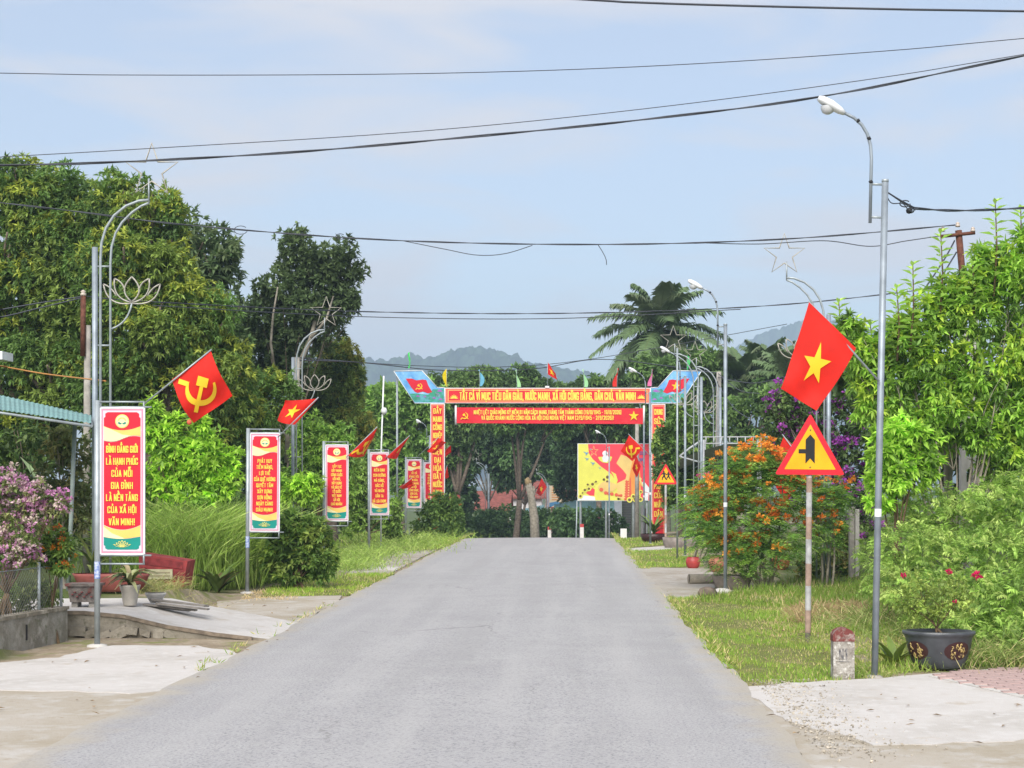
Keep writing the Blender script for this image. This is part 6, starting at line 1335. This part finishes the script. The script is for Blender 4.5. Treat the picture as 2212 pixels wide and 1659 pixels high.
# palms
def palm(label, cx, cy, D, R, nf, lean=0, low=-35, group='palms right of the gate', droopk=1., leaf=.62):
    c = P(cx, cy, D); X0 = c.x + lean; b = Vector((X0, D, gz(X0, D))); t = thing('palm_tree', label, 'palm', b, group); hgt_ = c.z - b.z
    mb = MB(); n1 = 14; path = [Vector(((c.x - X0) * (i / n1) ** 1.5, 0, hgt_ * i / n1 - .2 * (i == 0))) for i in range(n1 + 1)]
    mb.tube(path, [.2 * (1.2 - .45 * i / n1) + .012 * (i % 2) for i in range(n1 + 1)], 10); mb.build('trunk', BARK_P, t)
    top = path[-1]
    MB().tube([top - Vector((0, 0, .1)), top + Vector((0, 0, .8))], [.16, .07], 8).build('crownshaft', mat('palm green shaft', (.10, .15, .05), .6), t)
    for i in range(nf):
        az = i * 2.4 + random.uniform(-.25, .25); el = math.radians(low + (85 - low) * ((i + .5) / nf) ** .9); l = R * random.uniform(.9, 1.12)
        d = Vector((math.cos(az), math.sin(az), 0)); pts = []; m_ = 12
        for j in range(m_ + 1):
            f = j / m_; pts.append(top + Vector((0, 0, .5)) + d * l * (math.cos(el) * f + .10 * math.sin(el) * f * f * 2) + Vector((0, 0, l * (math.sin(el) * f - droopk * .55 * f * f * (1 - .35 * math.sin(el))))))
        mb = MB(); mb.tube(pts, [.035 * (1 - .85 * j / m_) for j in range(m_ + 1)], 4, 0, cap=False)
        vs = []; fs = []; nl = 54
        for q_ in range(nl):
            f = .12 + .88 * q_ / (nl - 1); ii = min(int(f * m_), m_ - 1); pp = pts[ii].lerp(pts[ii + 1], f * m_ - ii); tg = (pts[ii + 1] - pts[ii]).normalized(); sd = tg.cross(Vector((0, 0, 1))).normalized(); ll = leaf * (.55 + .75 * math.sin(math.pi * min(f * .9 + .08, 1))) * random.uniform(.8, 1.15)
            for s_ in (-1, 1):
                dd = (sd * s_ * .75 + tg * .55 + Vector((0, 0, random.uniform(-.1, .25)))).normalized(); e = pp + dd * ll * .55; tip = pp + dd * ll + Vector((0, 0, -ll * random.uniform(.25, .6))); w_ = tg * .048 
                o_ = len(vs); vs += [pp - w_, pp + w_, e + w_ * 1.2, e - w_ * 1.2, tip]; fs += [(o_, o_ + 1, o_ + 2, o_ + 3), (o_ + 3, o_ + 2, o_ + 4)]
        mb.add(vs, fs, 1); k_ = random.choice((0, 0, 1)); mb.build('frond', [mat('palm rachis', (.12, .15, .06), .6), (mat('palm leaf', (.13, .20, .085), .45, 0, .2, 2, transl=.2), mat('palm leaf dull', (.17, .22, .11), .5, 0, .2, 2, transl=.2))[k_]], t)
palm('tall royal palm with arching crown beside the gate', 1425, 735, 78, 3.2, 40, .3, -62)
for x, y, D, R, lab in ((1600, 850, 74, 1.9, 'grove palm closest to the second street lamp'), (1655, 830, 78, 2.0, 'grove palm with upright fronds, middle of grove'), (1710, 850, 72, 1.9, 'grove palm beside the large starred flag'), (1755, 825, 80, 2.0, 'tallest grove palm rising behind large flag')):
    palm(lab, x, y, D, R, 28, 0, -20, droopk=.7, leaf=.5)

# shrubs along the left verge
SHB = dict(per_m2=34, k=6, nsub=18, trunk_r=.03, fork=.3, bark=BARK_B, stems=3)
GLOW = [(.15, .24, .03), (.19, .29, .035), (.10, .17, .03)]
tree('leafy_shrub', 'bright lime green tall shrub beside the PHÁT HUY banner', 'shrub', base_at(400, 27.5), LB(27.5, (350, 950, 40, 60), (390, 1000, 65, 65), (450, 990, 55, 55), (490, 1010, 40, 55), (340, 1060, 50, 55), (430, 1060, 70, 45), (330, 900, 22, 40), (372, 940, 25, 45), (430, 935, 25, 45)), .15, .055, GLOW, [3, 3, 2], **SHB)
tree('leafy_shrub', 'fresh green shrub between PHÁT HUY and TIẾP TỤC banners', 'shrub', base_at(650, 33), LB(33, (640, 1055, 35, 35), (670, 1060, 30, 40), (610, 1060, 35, 40)), .15, .05, GLOW, [3, 3, 2], **SHB)
tree('leafy_shrub', 'tall slim shrubs behind the TIẾP TỤC banner', 'shrub', base_at(680, 40), LB(40, (650, 960, 25, 60), (690, 950, 30, 65), (720, 970, 30, 55), (670, 1020, 50, 50), (730, 1030, 40, 60), (740, 960, 25, 50)), .17, .06, [(.12, .19, .035), (.09, .15, .035), (.15, .22, .04)], [3, 3, 2], **SHB)
tree('leafy_shrub', 'weedy shrubs behind the KIÊN ĐỊNH banner', 'shrub', base_at(800, 46), LB(46, (770, 1040, 30, 50), (760, 1090, 35, 40), (770, 1120, 30, 40), (845, 1110, 22, 40), (750, 1020, 30, 50), (848, 1140, 20, 28)), .17, .07, [(.09, .14, .035), (.12, .18, .04), (.07, .10, .03)], [3, 3, 2], **SHB)
tree('leafy_shrub', 'bush with few orange blooms beside the gate column', 'shrub', base_at(970, 53.8), LB(53.8, (942, 1095, 22, 32), (950, 1115, 30, 40), (975, 1120, 25, 45), (930, 1125, 35, 35), (960, 1145, 40, 25), (985, 1095, 15, 30)), .16, .075, [(.075, .12, .03), (.11, .16, .04), (.05, .085, .025)], [3, 2, 2], blossoms=(14, .06, [(.75, .28, .05)], .0, 14, .7), **SHB)
tree('round_bush', 'rounded glossy leaved bush at grass edge beside banner PHÁT HUY', 'shrub', base_at(645, 26.8), LB(26.8, (640, 1165, 55, 50), (690, 1200, 38, 50), (600, 1205, 35, 50), (650, 1225, 60, 45), (620, 1140, 35, 35), (680, 1145, 35, 40)), .12, .055, [(.055, .095, .022), (.09, .14, .03), (.14, .18, .04)], [4, 3, 1], 52, 6, flush=(.14, .18, .045), flush_amt=.2, trunk_r=.03, fork=.2, bark=BARK_B, stems=4, nsub=20, blossoms=(5, .04, [(.7, .3, .06)], .0, 14, .7))
# garden shrub with pink flowers and the orange one
LIL = [(.70, .38, .58), (.74, .52, .60), (.70, .58, .52), (.62, .28, .52)]
tree('crape_myrtle', 'pink flowering crape myrtle leaning over the low wall', 'shrub', base_at(10, 17.3), LB(17.3, (20, 1080, 60, 70), (-50, 1100, 60, 100), (60, 1130, 50, 60), (85, 1080, 35, 50), (20, 1190, 55, 50), (-60, 1220, 60, 60), (120, 1090, 30, 30)), .055, .028, [(.09, .12, .04), (.13, .14, .06), (.06, .09, .03)], [3, 2, 2], 120, 4, trunk_r=.02, fork=.3, bark=BARK_B, stems=4, ragged=.6, material=LEAFM, blossoms=(430, .062, LIL, -.7, 22, .5))
tree('orange_shrub', 'green shrub dotted with orange blooms at the end of the low wall', 'shrub', base_at(105, 17.7), LB(17.7, (115, 1170, 35, 35), (140, 1190, 25, 35), (95, 1200, 35, 35), (130, 1225, 25, 25)), .075, .03, [(.08, .13, .03), (.10, .15, .035), (.05, .085, .025)], [3, 2, 2], 110, 5, trunk_r=.015, bark=BARK_B, stems=3, blossoms=(46, .045, [(.88, .33, .04), (.85, .22, .05)], -.3, 18, .6))
tree('weed_clump', 'low weeds behind the wire mesh of the low wall', 'plant', base_at(60, 18.2), LB(18.2, (20, 1300, 50, 40), (75, 1300, 40, 35), (110, 1290, 25, 30), (-40, 1300, 50, 45)), .07, .03, [(.10, .14, .04), (.14, .16, .06), (.07, .10, .03)], [3, 2, 2], 90, 4, trunk_r=.01, stems=3, bark=BARK_B)
tree('garden_shrubs', 'sparse dry leaved tree under the tin awning edge', 'shrub', base_at(130, 24), LB(24, (90, 1040, 45, 70), (130, 1080, 50, 60), (165, 1010, 40, 70), (180, 1110, 35, 60), (60, 1130, 50, 50), (130, 960, 40, 50)), .12, .045, [(.10, .11, .045), (.075, .095, .035), (.14, .13, .05)], [3, 3, 1], 28, 5, trunk_r=.03, stems=3, ragged=.6, bark=BARK_P)
tree('garden_shrubs', 'dark low foliage behind the pink flowering shrub', 'shrub', base_at(0, 27), LB(27, (-40, 1010, 80, 90), (60, 980, 70, 80), (0, 1120, 80, 80), (120, 1150, 60, 60), (230, 1010, 60, 80), (270, 1080, 50, 80)), .16, .06, [(.045, .07, .022), (.06, .085, .028), DRK], [3, 2, 2], 22, 5, trunk_r=.05, stems=2)
# weeds and tall grass beside the cart
lv = Leaves()
def tufts(lv, pts, n, L, W, cols, spread=.5, droop=.45):
    for x, y, D, rx, ry in pts:
        c = P(x, y, D); m = n; B = np.column_stack([c.x + rng.normal(0, rx, m), c.y + rng.normal(0, ry, m), np.zeros(m)]); B[:, 2] = hgt(B[:, 0], B[:, 1]) - .02
        A = nrm(np.array([0, 0, 1.]) + spread * rng.normal(size=(m, 3)) * np.array([1, 1, .2])); ll = L * (.5 + .8 * rng.random(m))
        cc = np.array(cols)[rng.integers(len(cols), size=m)] * (.7 + .6 * rng.random((m, 1)))
        # blades in three straight lengths, each leaning further over
        lean = nrm(A * np.array([1, 1, 0]) + .15 * rdir(m) * np.array([1, 1, 0])); p = B; wv = rdir(m)
        for st_, (fl_, bend, w0) in enumerate(((.45, 0., 1.), (.32, .55, .9), (.28, 1.5, .6))):
            Ad = nrm(A + lean * bend * (.3 + .9 * rng.random((m, 1))) - np.array([0, 0, .22]) * bend); ln = ll * fl_
            lv.put(p, Ad, wv, ln * 1.06, np.full(m, W * w0), cc * (1 + .08 * st_), fold=.0, droop=0., tipw=.55); p = p + Ad * ln[:, None] * .93
TG = [(.17, .25, .05), (.21, .30, .06), (.14, .21, .045), (.27, .33, .10)]
tufts(lv, [(350, 1270, 26.8, .3, .5), (410, 1270, 26.8, .3, .4), (470, 1265, 27.2, .3, .4), (520, 1260, 28, .25, .4), (330, 1250, 28, .4, .5), (410, 1240, 28.8, .6, .5)], 1500, 1.45, .020, TG, .22)
tag(lv.build('tall_grass', GRASSM), 'tall arching green grass between the cart and PHÁT HUY banner', 'grass', kind='stuff')
lv = Leaves()
tufts(lv, [(750, 1215, 36, .5, .8), (780, 1200, 39, .5, 1.), (850, 1185, 43, .6, 1.5), (740, 1230, 33, .4, .6), (600, 1262, 29, .5, .5)], 1100, .34, .016, TG, .5)
tufts(lv, [(880, 1175, 47, .6, 1.5), (930, 1165, 54, .7, 1.5), (840, 1170, 50, .8, 1.5)], 800, .36, .022, TG, .5)
tag(lv.build('weeds', GRASSM), 'weedy green strip along the back of the banner row', 'weeds', kind='stuff')
lv = Leaves()
tufts(lv, [(330, 1290, 22.5, .25, .3), (370, 1285, 22.8, .25, .25), (300, 1290, 22, .2, .2)], 320, .28, .008, [(.20, .20, .07), (.26, .23, .11), (.14, .17, .05)], .9)
tag(lv.build('dry_weeds', GRASSM), 'fine yellowish weeds in front of red cart body', 'weeds', kind='stuff')
strap_plant('canna_clump', 'broad leaved canna clump with brownish leaves by tall grass', base_at(470, 25.6), 26, .5, .10, [('canna green', (.10, .16, .035), .45, 0, .2, 7), ('canna dark', (.06, .095, .028), .45, 0, .2, 7), ('canna bronze', (.12, .10, .04), .5, 0, .2, 7)], arch=.2, up=.95)
strap_plant('agave', 'dark purple rosette plant at the grass edge near the crest', base_at(885, 50), 26, .5, .06, [('purple leaf', (.05, .03, .035), .5), ('grey leaf', (.12, .15, .10), .6)], arch=.2, up=.7)
# banana-like tips behind the garden
strap_plant('banana_plant', 'pale banana leaves behind the pink flowering shrub', (P(110, 1100, 25.5).x, 25.5, gz(-8, 25.5) + 1.0), 10, .9, .16, [('banana leaf', (.22, .30, .14), .5, 0, .15, 5)], arch=.3, up=1.1)

# ------------------------------------------------------------------ right side shrubs
# feathery shrub with orange flowers: each frond carries paired leaflets
def feathery(name, label, base, lobes, nfr, frL, pal, blossoms, per=9, pin=8):
    base = Vector(base); t = thing(name, label, 'shrub', base); mb = MB(); lv = Leaves()
    for c, r in lobes:
        mb.tube(limb_path(base + Vector((random.uniform(-.12, .12), random.uniform(-.1, .1), -.05)), c, .15), [.022 * (1 - .7 * i / 6) for i in range(7)], 6)
    mb.build('stems', BARK_P, t, base)
    vol = np.array([np.prod(r) ** (2 / 3) for c, r in lobes]); cnt = (nfr * vol / vol.sum()).astype(int); tips = []
    for (c, r), m in zip(lobes, cnt):
        e = rdir(m); rad = .35 + .7 * rng.random((m, 1)) ** .6; O = c + e * r * rad; tips.append((c + e * r * 1.03, e))
        ax = nrm(e * np.array([1, 1, .35]) + .5 * rdir(m)); ax[:, 2] *= .45; ax = nrm(ax); sd = nrm(np.cross(ax, np.array([0, 0, 1.]))); base_c = np.array(pal)[rng.integers(len(pal), size=m)] * (.7 + .6 * rng.random((m, 1)))
        for k_ in range(pin):
            f = (k_ + .5) / pin; pc = O + ax * frL * f - np.array([0, 0, 1.]) * frL * .3 * f * f
            for s_ in (-1, 1):
                d = nrm(sd * s_ + ax * .35 + rng.normal(0, .12, (m, 3))); l = frL * .38 * math.sin(math.pi * (f * .8 + .15))
                lv.put(pc, d, np.tile([0., 0, 1], (m, 1)) + .3 * rdir(m), np.full(m, l), np.full(m, frL * .085), base_c * (.85 + .3 * rng.random((m, 1))), fold=.05, droop=.15)
    tag(lv.build('crown', LEAFM, t, base), kind='stuff')
    bl = Leaves(); O = np.concatenate([a for a, b in tips]); E = np.concatenate([b for a, b in tips]); nb, rad, cs, zmin = blossoms
    cand = np.where(E[:, 2] > zmin)[0]
    for q_ in rng.choice(cand, size=min(nb, len(cand)), replace=False):
        c = O[q_] + np.array([0, -.05, .05]); blossom(bl, c, rad * (.6 + .7 * rng.random()), cs[rng.integers(len(cs))], 26, .55)
    tag(bl.build('blossoms', PETAL, t, base), kind='stuff')
    return t
FEA = [(.085, .155, .035), (.115, .19, .04), (.06, .115, .03), (.15, .22, .05)]
ORA = [(.88, .33, .05), (.90, .40, .06), (.85, .25, .05)]
feathery('poinciana_shrub', 'feathery shrub with orange flower clusters round the second street lamp', base_at(1650, 26.6), LB(26.6, (1620, 1010, 70, 45), (1690, 1015, 40, 35), (1640, 985, 40, 32), (1565, 1015, 35, 35), (1500, 1090, 35, 35), (1560, 1070, 60, 45), (1670, 1060, 70, 60), (1600, 1140, 80, 60), (1530, 1140, 45, 50), (1690, 1150, 60, 60), (1640, 1200, 60, 45), (1580, 1205, 55, 40)), 2100, .24, FEA, (170, .10, ORA, .1))
feathery('poinciana_shrub', 'sparse orange flowering sprays beside the banded sign post', base_at(1790, 27), LB(27, (1790, 1090, 35, 50), (1820, 1070, 30, 35), (1780, 1150, 40, 50), (1740, 1060, 30, 50)), 620, .22, FEA, (45, .08, ORA, -.2))
feathery('poinciana_shrub', 'low flowering shrub with orange and pink blooms near steel mast', base_at(1500, 35.5), LB(35.5, (1520, 1070, 28, 40), (1545, 1090, 35, 40), (1510, 1125, 30, 35), (1545, 1150, 35, 35)), 520, .26, FEA, (46, .085, ORA + [(.75, .15, .35)], -.1))
PUR = [(.42, .09, .50), (.52, .13, .55), (.36, .07, .42)]
tree('bougainvillea', 'dark tall bush with purple flowers behind the large flag', 'shrub', base_at(1790, 31), LB(31, (1760, 875, 60, 50), (1700, 875, 45, 40), (1830, 880, 60, 50), (1720, 940, 60, 60), (1790, 960, 70, 60), (1860, 950, 50, 60), (1750, 1050, 60, 60), (1840, 1050, 60, 70), (1700, 890, 40, 40), (1870, 1130, 40, 60)), .10, .055, [(.035, .06, .022), (.05, .075, .028), (.075, .11, .035)], [3, 2, 1], 44, 5, trunk_r=.04, bark=BARK_P, stems=3, ragged=.5, material=LEAFM, blossoms=(190, .13, PUR, -.1, 30, .5))
tree('clipped_hedge', 'ivy clad hedge end beside the concrete fence post', 'hedge', base_at(1812, 29.3), LB(29.3, (1810, 1190, 28, 35), (1812, 1235, 30, 30), (1825, 1160, 25, 25), (1780, 1220, 25, 40), (1745, 1230, 30, 35)), .07, .05, [(.05, .085, .02), (.09, .11, .03), (.13, .12, .04)], [3, 2, 1], 90, 5, trunk_r=.03)
# tall bright shrub at the right
tree('tall_shrub', 'tall bright green shrub with upright shoots round the ladder pole', 'shrub', base_at(2060, 21.5), LB(21.5, (2000, 700, 60, 70), (2060, 650, 60, 70), (1960, 740, 60, 60), (2110, 700, 70, 80), (2180, 620, 70, 90), (2020, 800, 90, 80), (2130, 820, 90, 80), (1930, 830, 50, 70), (2220, 760, 70, 100), (1960, 920, 60, 70), (2060, 910, 90, 60), (2190, 900, 70, 70), (2240, 560, 60, 80), (2130, 590, 50, 70), (1860, 770, 45, 60), (1880, 860, 45, 60), (1840, 720, 35, 45), (1975, 990, 55, 55), (2165, 985, 60, 60), (2215, 1030, 60, 50), (2120, 940, 50, 40)), .135, .042, [(.10, .17, .03), (.13, .215, .032), (.07, .12, .028), (.17, .25, .04)], [3, 3, 2, 1], 38, 6, flush=(.19, .25, .035), flush_amt=.3, trunk_r=.03, fork=.10, bark=BARK_P, stems=3, droop=.3, nsub=24, fill=.35)
tree('leafy_shrub', 'rounded green shrub beyond the tiled pavement', 'shrub', base_at(2420, 21), LB(21, (2380, 700, 90, 100), (2470, 800, 100, 110), (2380, 900, 100, 90), (2500, 960, 100, 100), (2400, 1040, 100, 80)), .18, .06, [(.10, .17, .03), (.13, .215, .032), (.07, .12, .028)], [3, 3, 2], 20, 6, trunk_r=.03, fork=.1, stems=3)
t = bpy.data.objects['tall_shrub']; o0 = Vector(t.location); mb = MB(); lv = Leaves()
for x, y0, y1, D in ((2150, 600, 425, 21.3), (2205, 560, 440, 21.5), (2032, 640, 490, 21.3), (1972, 720, 560, 21.2), (1937, 740, 610, 21.2), (1812, 770, 640, 22), (2100, 640, 560, 21.3), (1880, 790, 690, 21.5), (2260, 560, 400, 21.5)):
    a = P(x + random.uniform(-8, 8), y0 + 40, D); b = P(x, y1 + 12, D); MB().tube([a, (a + b) / 2 + Vector((.03, 0, 0)), b], [.016, .012, .006], 5).build('shoot', BARK_B, t, o0)
    m = 30; f = np.linspace(.15, 1, m); B = np.array(a) * (1 - f[:, None]) + np.array(b) * f[:, None]; g_ = np.arange(m) * 2.4
    A = np.column_stack([np.cos(g_), np.sin(g_), .35 + 1.3 * (f - .5).clip(0, 1) ** 1.2]); lv.put(B, A, np.tile([0., 0, 1], (m, 1)), .26 * (1.15 - .55 * f), np.full(m, .058), np.array([.15, .22, .05]) * (.75 + .5 * rng.random((m, 1))) * (1 + .35 * f[:, None]), fold=.15, droop=.28)
tag(lv.build('shoot_leaves', LEAF, t, o0), kind='stuff')
tree('leafy_shrub', 'low bright green shrub right behind the tall lamp pole', 'shrub', base_at(1930, 20), LB(20, (1920, 990, 45, 60), (1960, 1030, 50, 50), (1910, 1060, 40, 50), (1990, 980, 50, 60), (1940, 940, 45, 50)), .13, .05, [(.14, .23, .03), (.18, .28, .04), (.09, .15, .03)], [3, 3, 1], 44, 6, trunk_r=.03, stems=3, bark=BARK_B)
tree('broadleaf_tree', 'dark foliage mass behind the tall bright shrub', 'tree', base_at(2080, 27.5), LB(26, (1960, 960, 90, 90), (2080, 980, 110, 90), (2200, 980, 100, 90), (2040, 850, 100, 80), (2180, 820, 90, 90), (1900, 880, 60, 80), (1850, 800, 60, 60), (2250, 700, 90, 100)), .20, .08, [(.035, .06, .02), (.05, .08, .026), DRK], [3, 2, 2], 16, 5, trunk_r=.09)
# weedy bank
def bank(name, label, spec, n, L, W, cols):
    lv = Leaves()
    for x, y, rx, ry, D in spec:
        c = np.array(P(x, y, D)); r = np.array([rx * D / F, .7, ry * D / F]); m = int(n * rx * ry / 3000)
        e = rdir(m); T_ = c + e * r * (.55 + .5 * rng.random((m, 1))); T_[:, 2] = np.maximum(T_[:, 2], hgt(T_[:, 0], T_[:, 1]) + .02)
        d = nrm(e + np.array([-.4, -.5, .5]) + .5 * rdir(m)); sd = nrm(np.cross(d, rdir(m))); cc = np.array(cols)[rng.integers(len(cols), size=m)] * (.75 + .5 * rng.random((m, 1)))
        for k_ in range(7):   # pinnate sprays
            f = k_ / 7.; pc = T_ + d * L * 1.9 * f - np.array([0, 0, 1]) * L * .8 * f * f
            for s_ in (-1, 1): lv.put(pc, nrm(sd * s_ + d * .8 + .2 * rdir(m) - np.array([0, 0, .25])), np.tile([0., 0, 1], (m, 1)) + .4 * rdir(m), L * (1 - .45 * f) * (.8 + .4 * rng.random(m)), np.full(m, W), cc * (.85 + .3 * rng.random((m, 1))), fold=.08, droop=.2)
    return tag(lv.build(name, LEAFM), label, 'undergrowth', kind='stuff')
BK = [(.12, .18, .04), (.15, .22, .05), (.09, .14, .035), (.19, .24, .07)]
bank('undergrowth', 'fern like undergrowth covering the bank behind the oval planter', [(2150, 1080, 80, 40, 20.5), (2230, 1070, 80, 60, 20), (2010, 1085, 60, 35, 21), (2000, 1120, 80, 45, 20.5), (2090, 1130, 90, 50, 20), (2180, 1120, 90, 60, 19.5), (1960, 1190, 70, 55, 19), (2050, 1210, 90, 60, 18.5), (2150, 1210, 90, 70, 18), (1930, 1260, 50, 40, 18.5), (2020, 1290, 80, 50, 17.2), (2120, 1300, 90, 60, 16.8), (2210, 1300, 80, 80, 16.5), (2160, 1380, 80, 45, 16), (2230, 1390, 70, 45, 15.6), (2080, 1370, 60, 40, 16.2), (2260, 1180, 70, 90, 19), (1900, 1200, 35, 50, 20.5)], 115, .085, .022, BK)
lv = Leaves()
tufts(lv, [(1960, 1300, 18, .5, .4), (2050, 1400, 15.8, .35, .3), (2120, 1420, 15.4, .35, .25), (2190, 1420, 15.3, .3, .25), (1900, 1290, 19.5, .4, .5), (1990, 1250, 20, .5, .4)], 500, .36, .010, [(.15, .20, .05), (.20, .24, .08), (.11, .16, .04), (.28, .25, .12)], .6)
tufts(lv, [(1870, 1440, 14.9, .10, .06), (1835, 1466, 14.45, .08, .05), (1905, 1466, 14.45, .08, .05), (1960, 1452, 14.8, .2, .08), (1750, 1392, 17.4, .08, .08), (1700, 1300, 22, .6, .8), (1600, 1285, 25, .5, .4)], 120, .13, .007, [(.15, .20, .05), (.20, .24, .08), (.28, .25, .12)], .7)
tag(lv.build('long_grass', GRASSM), 'rough long grass at the foot of the bank and posts', 'grass', kind='stuff')
strap_plant('broad_leaf_plant', 'small broad leaved plant between tall lamp and oval planter', (P(1932, 0, 15).x, 15.0, gz(3.0, 15.0)), 14, .26, .085, [('young bright leaf', (.24, .30, .05), .5, 0, .2, 9), ('mid bright leaf', (.14, .21, .04), .5, 0, .2, 9)], arch=.3, up=1.1)
# tree trunk among the shrubs
p = P(2052, 1085, 22.5); b = Vector((p.x, 22.5, gz(p.x, 22.5))); mb = MB(); mb.tube([b - Vector((0, 0, .1)), P(2048, 1010, 22.5), P(2038, 950, 22.5), P(2010, 890, 22.5)], [.07, .06, .05, .03], 8); mb.tube([P(2048, 1010, 22.5), P(2062, 960, 22.5), P(2075, 900, 22.5)], [.05, .04, .02], 7)
mb.build('trunk', BARK_P, bpy.data.objects['tall_shrub'], Vector(bpy.data.objects['tall_shrub'].location))

# ------------------------------------------------------------------ haze
mb = MB().box((0, 1250, 95), (2900, 2900, 210)); hz_o = mb.build('haze', []); hz_o.data.materials.clear()
m = bpy.data.materials.new('haze air'); m.use_nodes = True; t_ = m.node_tree; t_.nodes.clear()
ov = t_.nodes.new('ShaderNodeOutputMaterial'); pv = t_.nodes.new('ShaderNodeVolumePrincipled'); pv.inputs['Color'].default_value = (.60, .79, 1., 1); pv.inputs['Density'].default_value = .0006
t_.links.new(pv.outputs[0], ov.inputs['Volume']); hz_o.data.materials.append(m); tag(hz_o, 'thin pale summer haze', kind='stuff')
hz_o.display_type = 'WIRE'
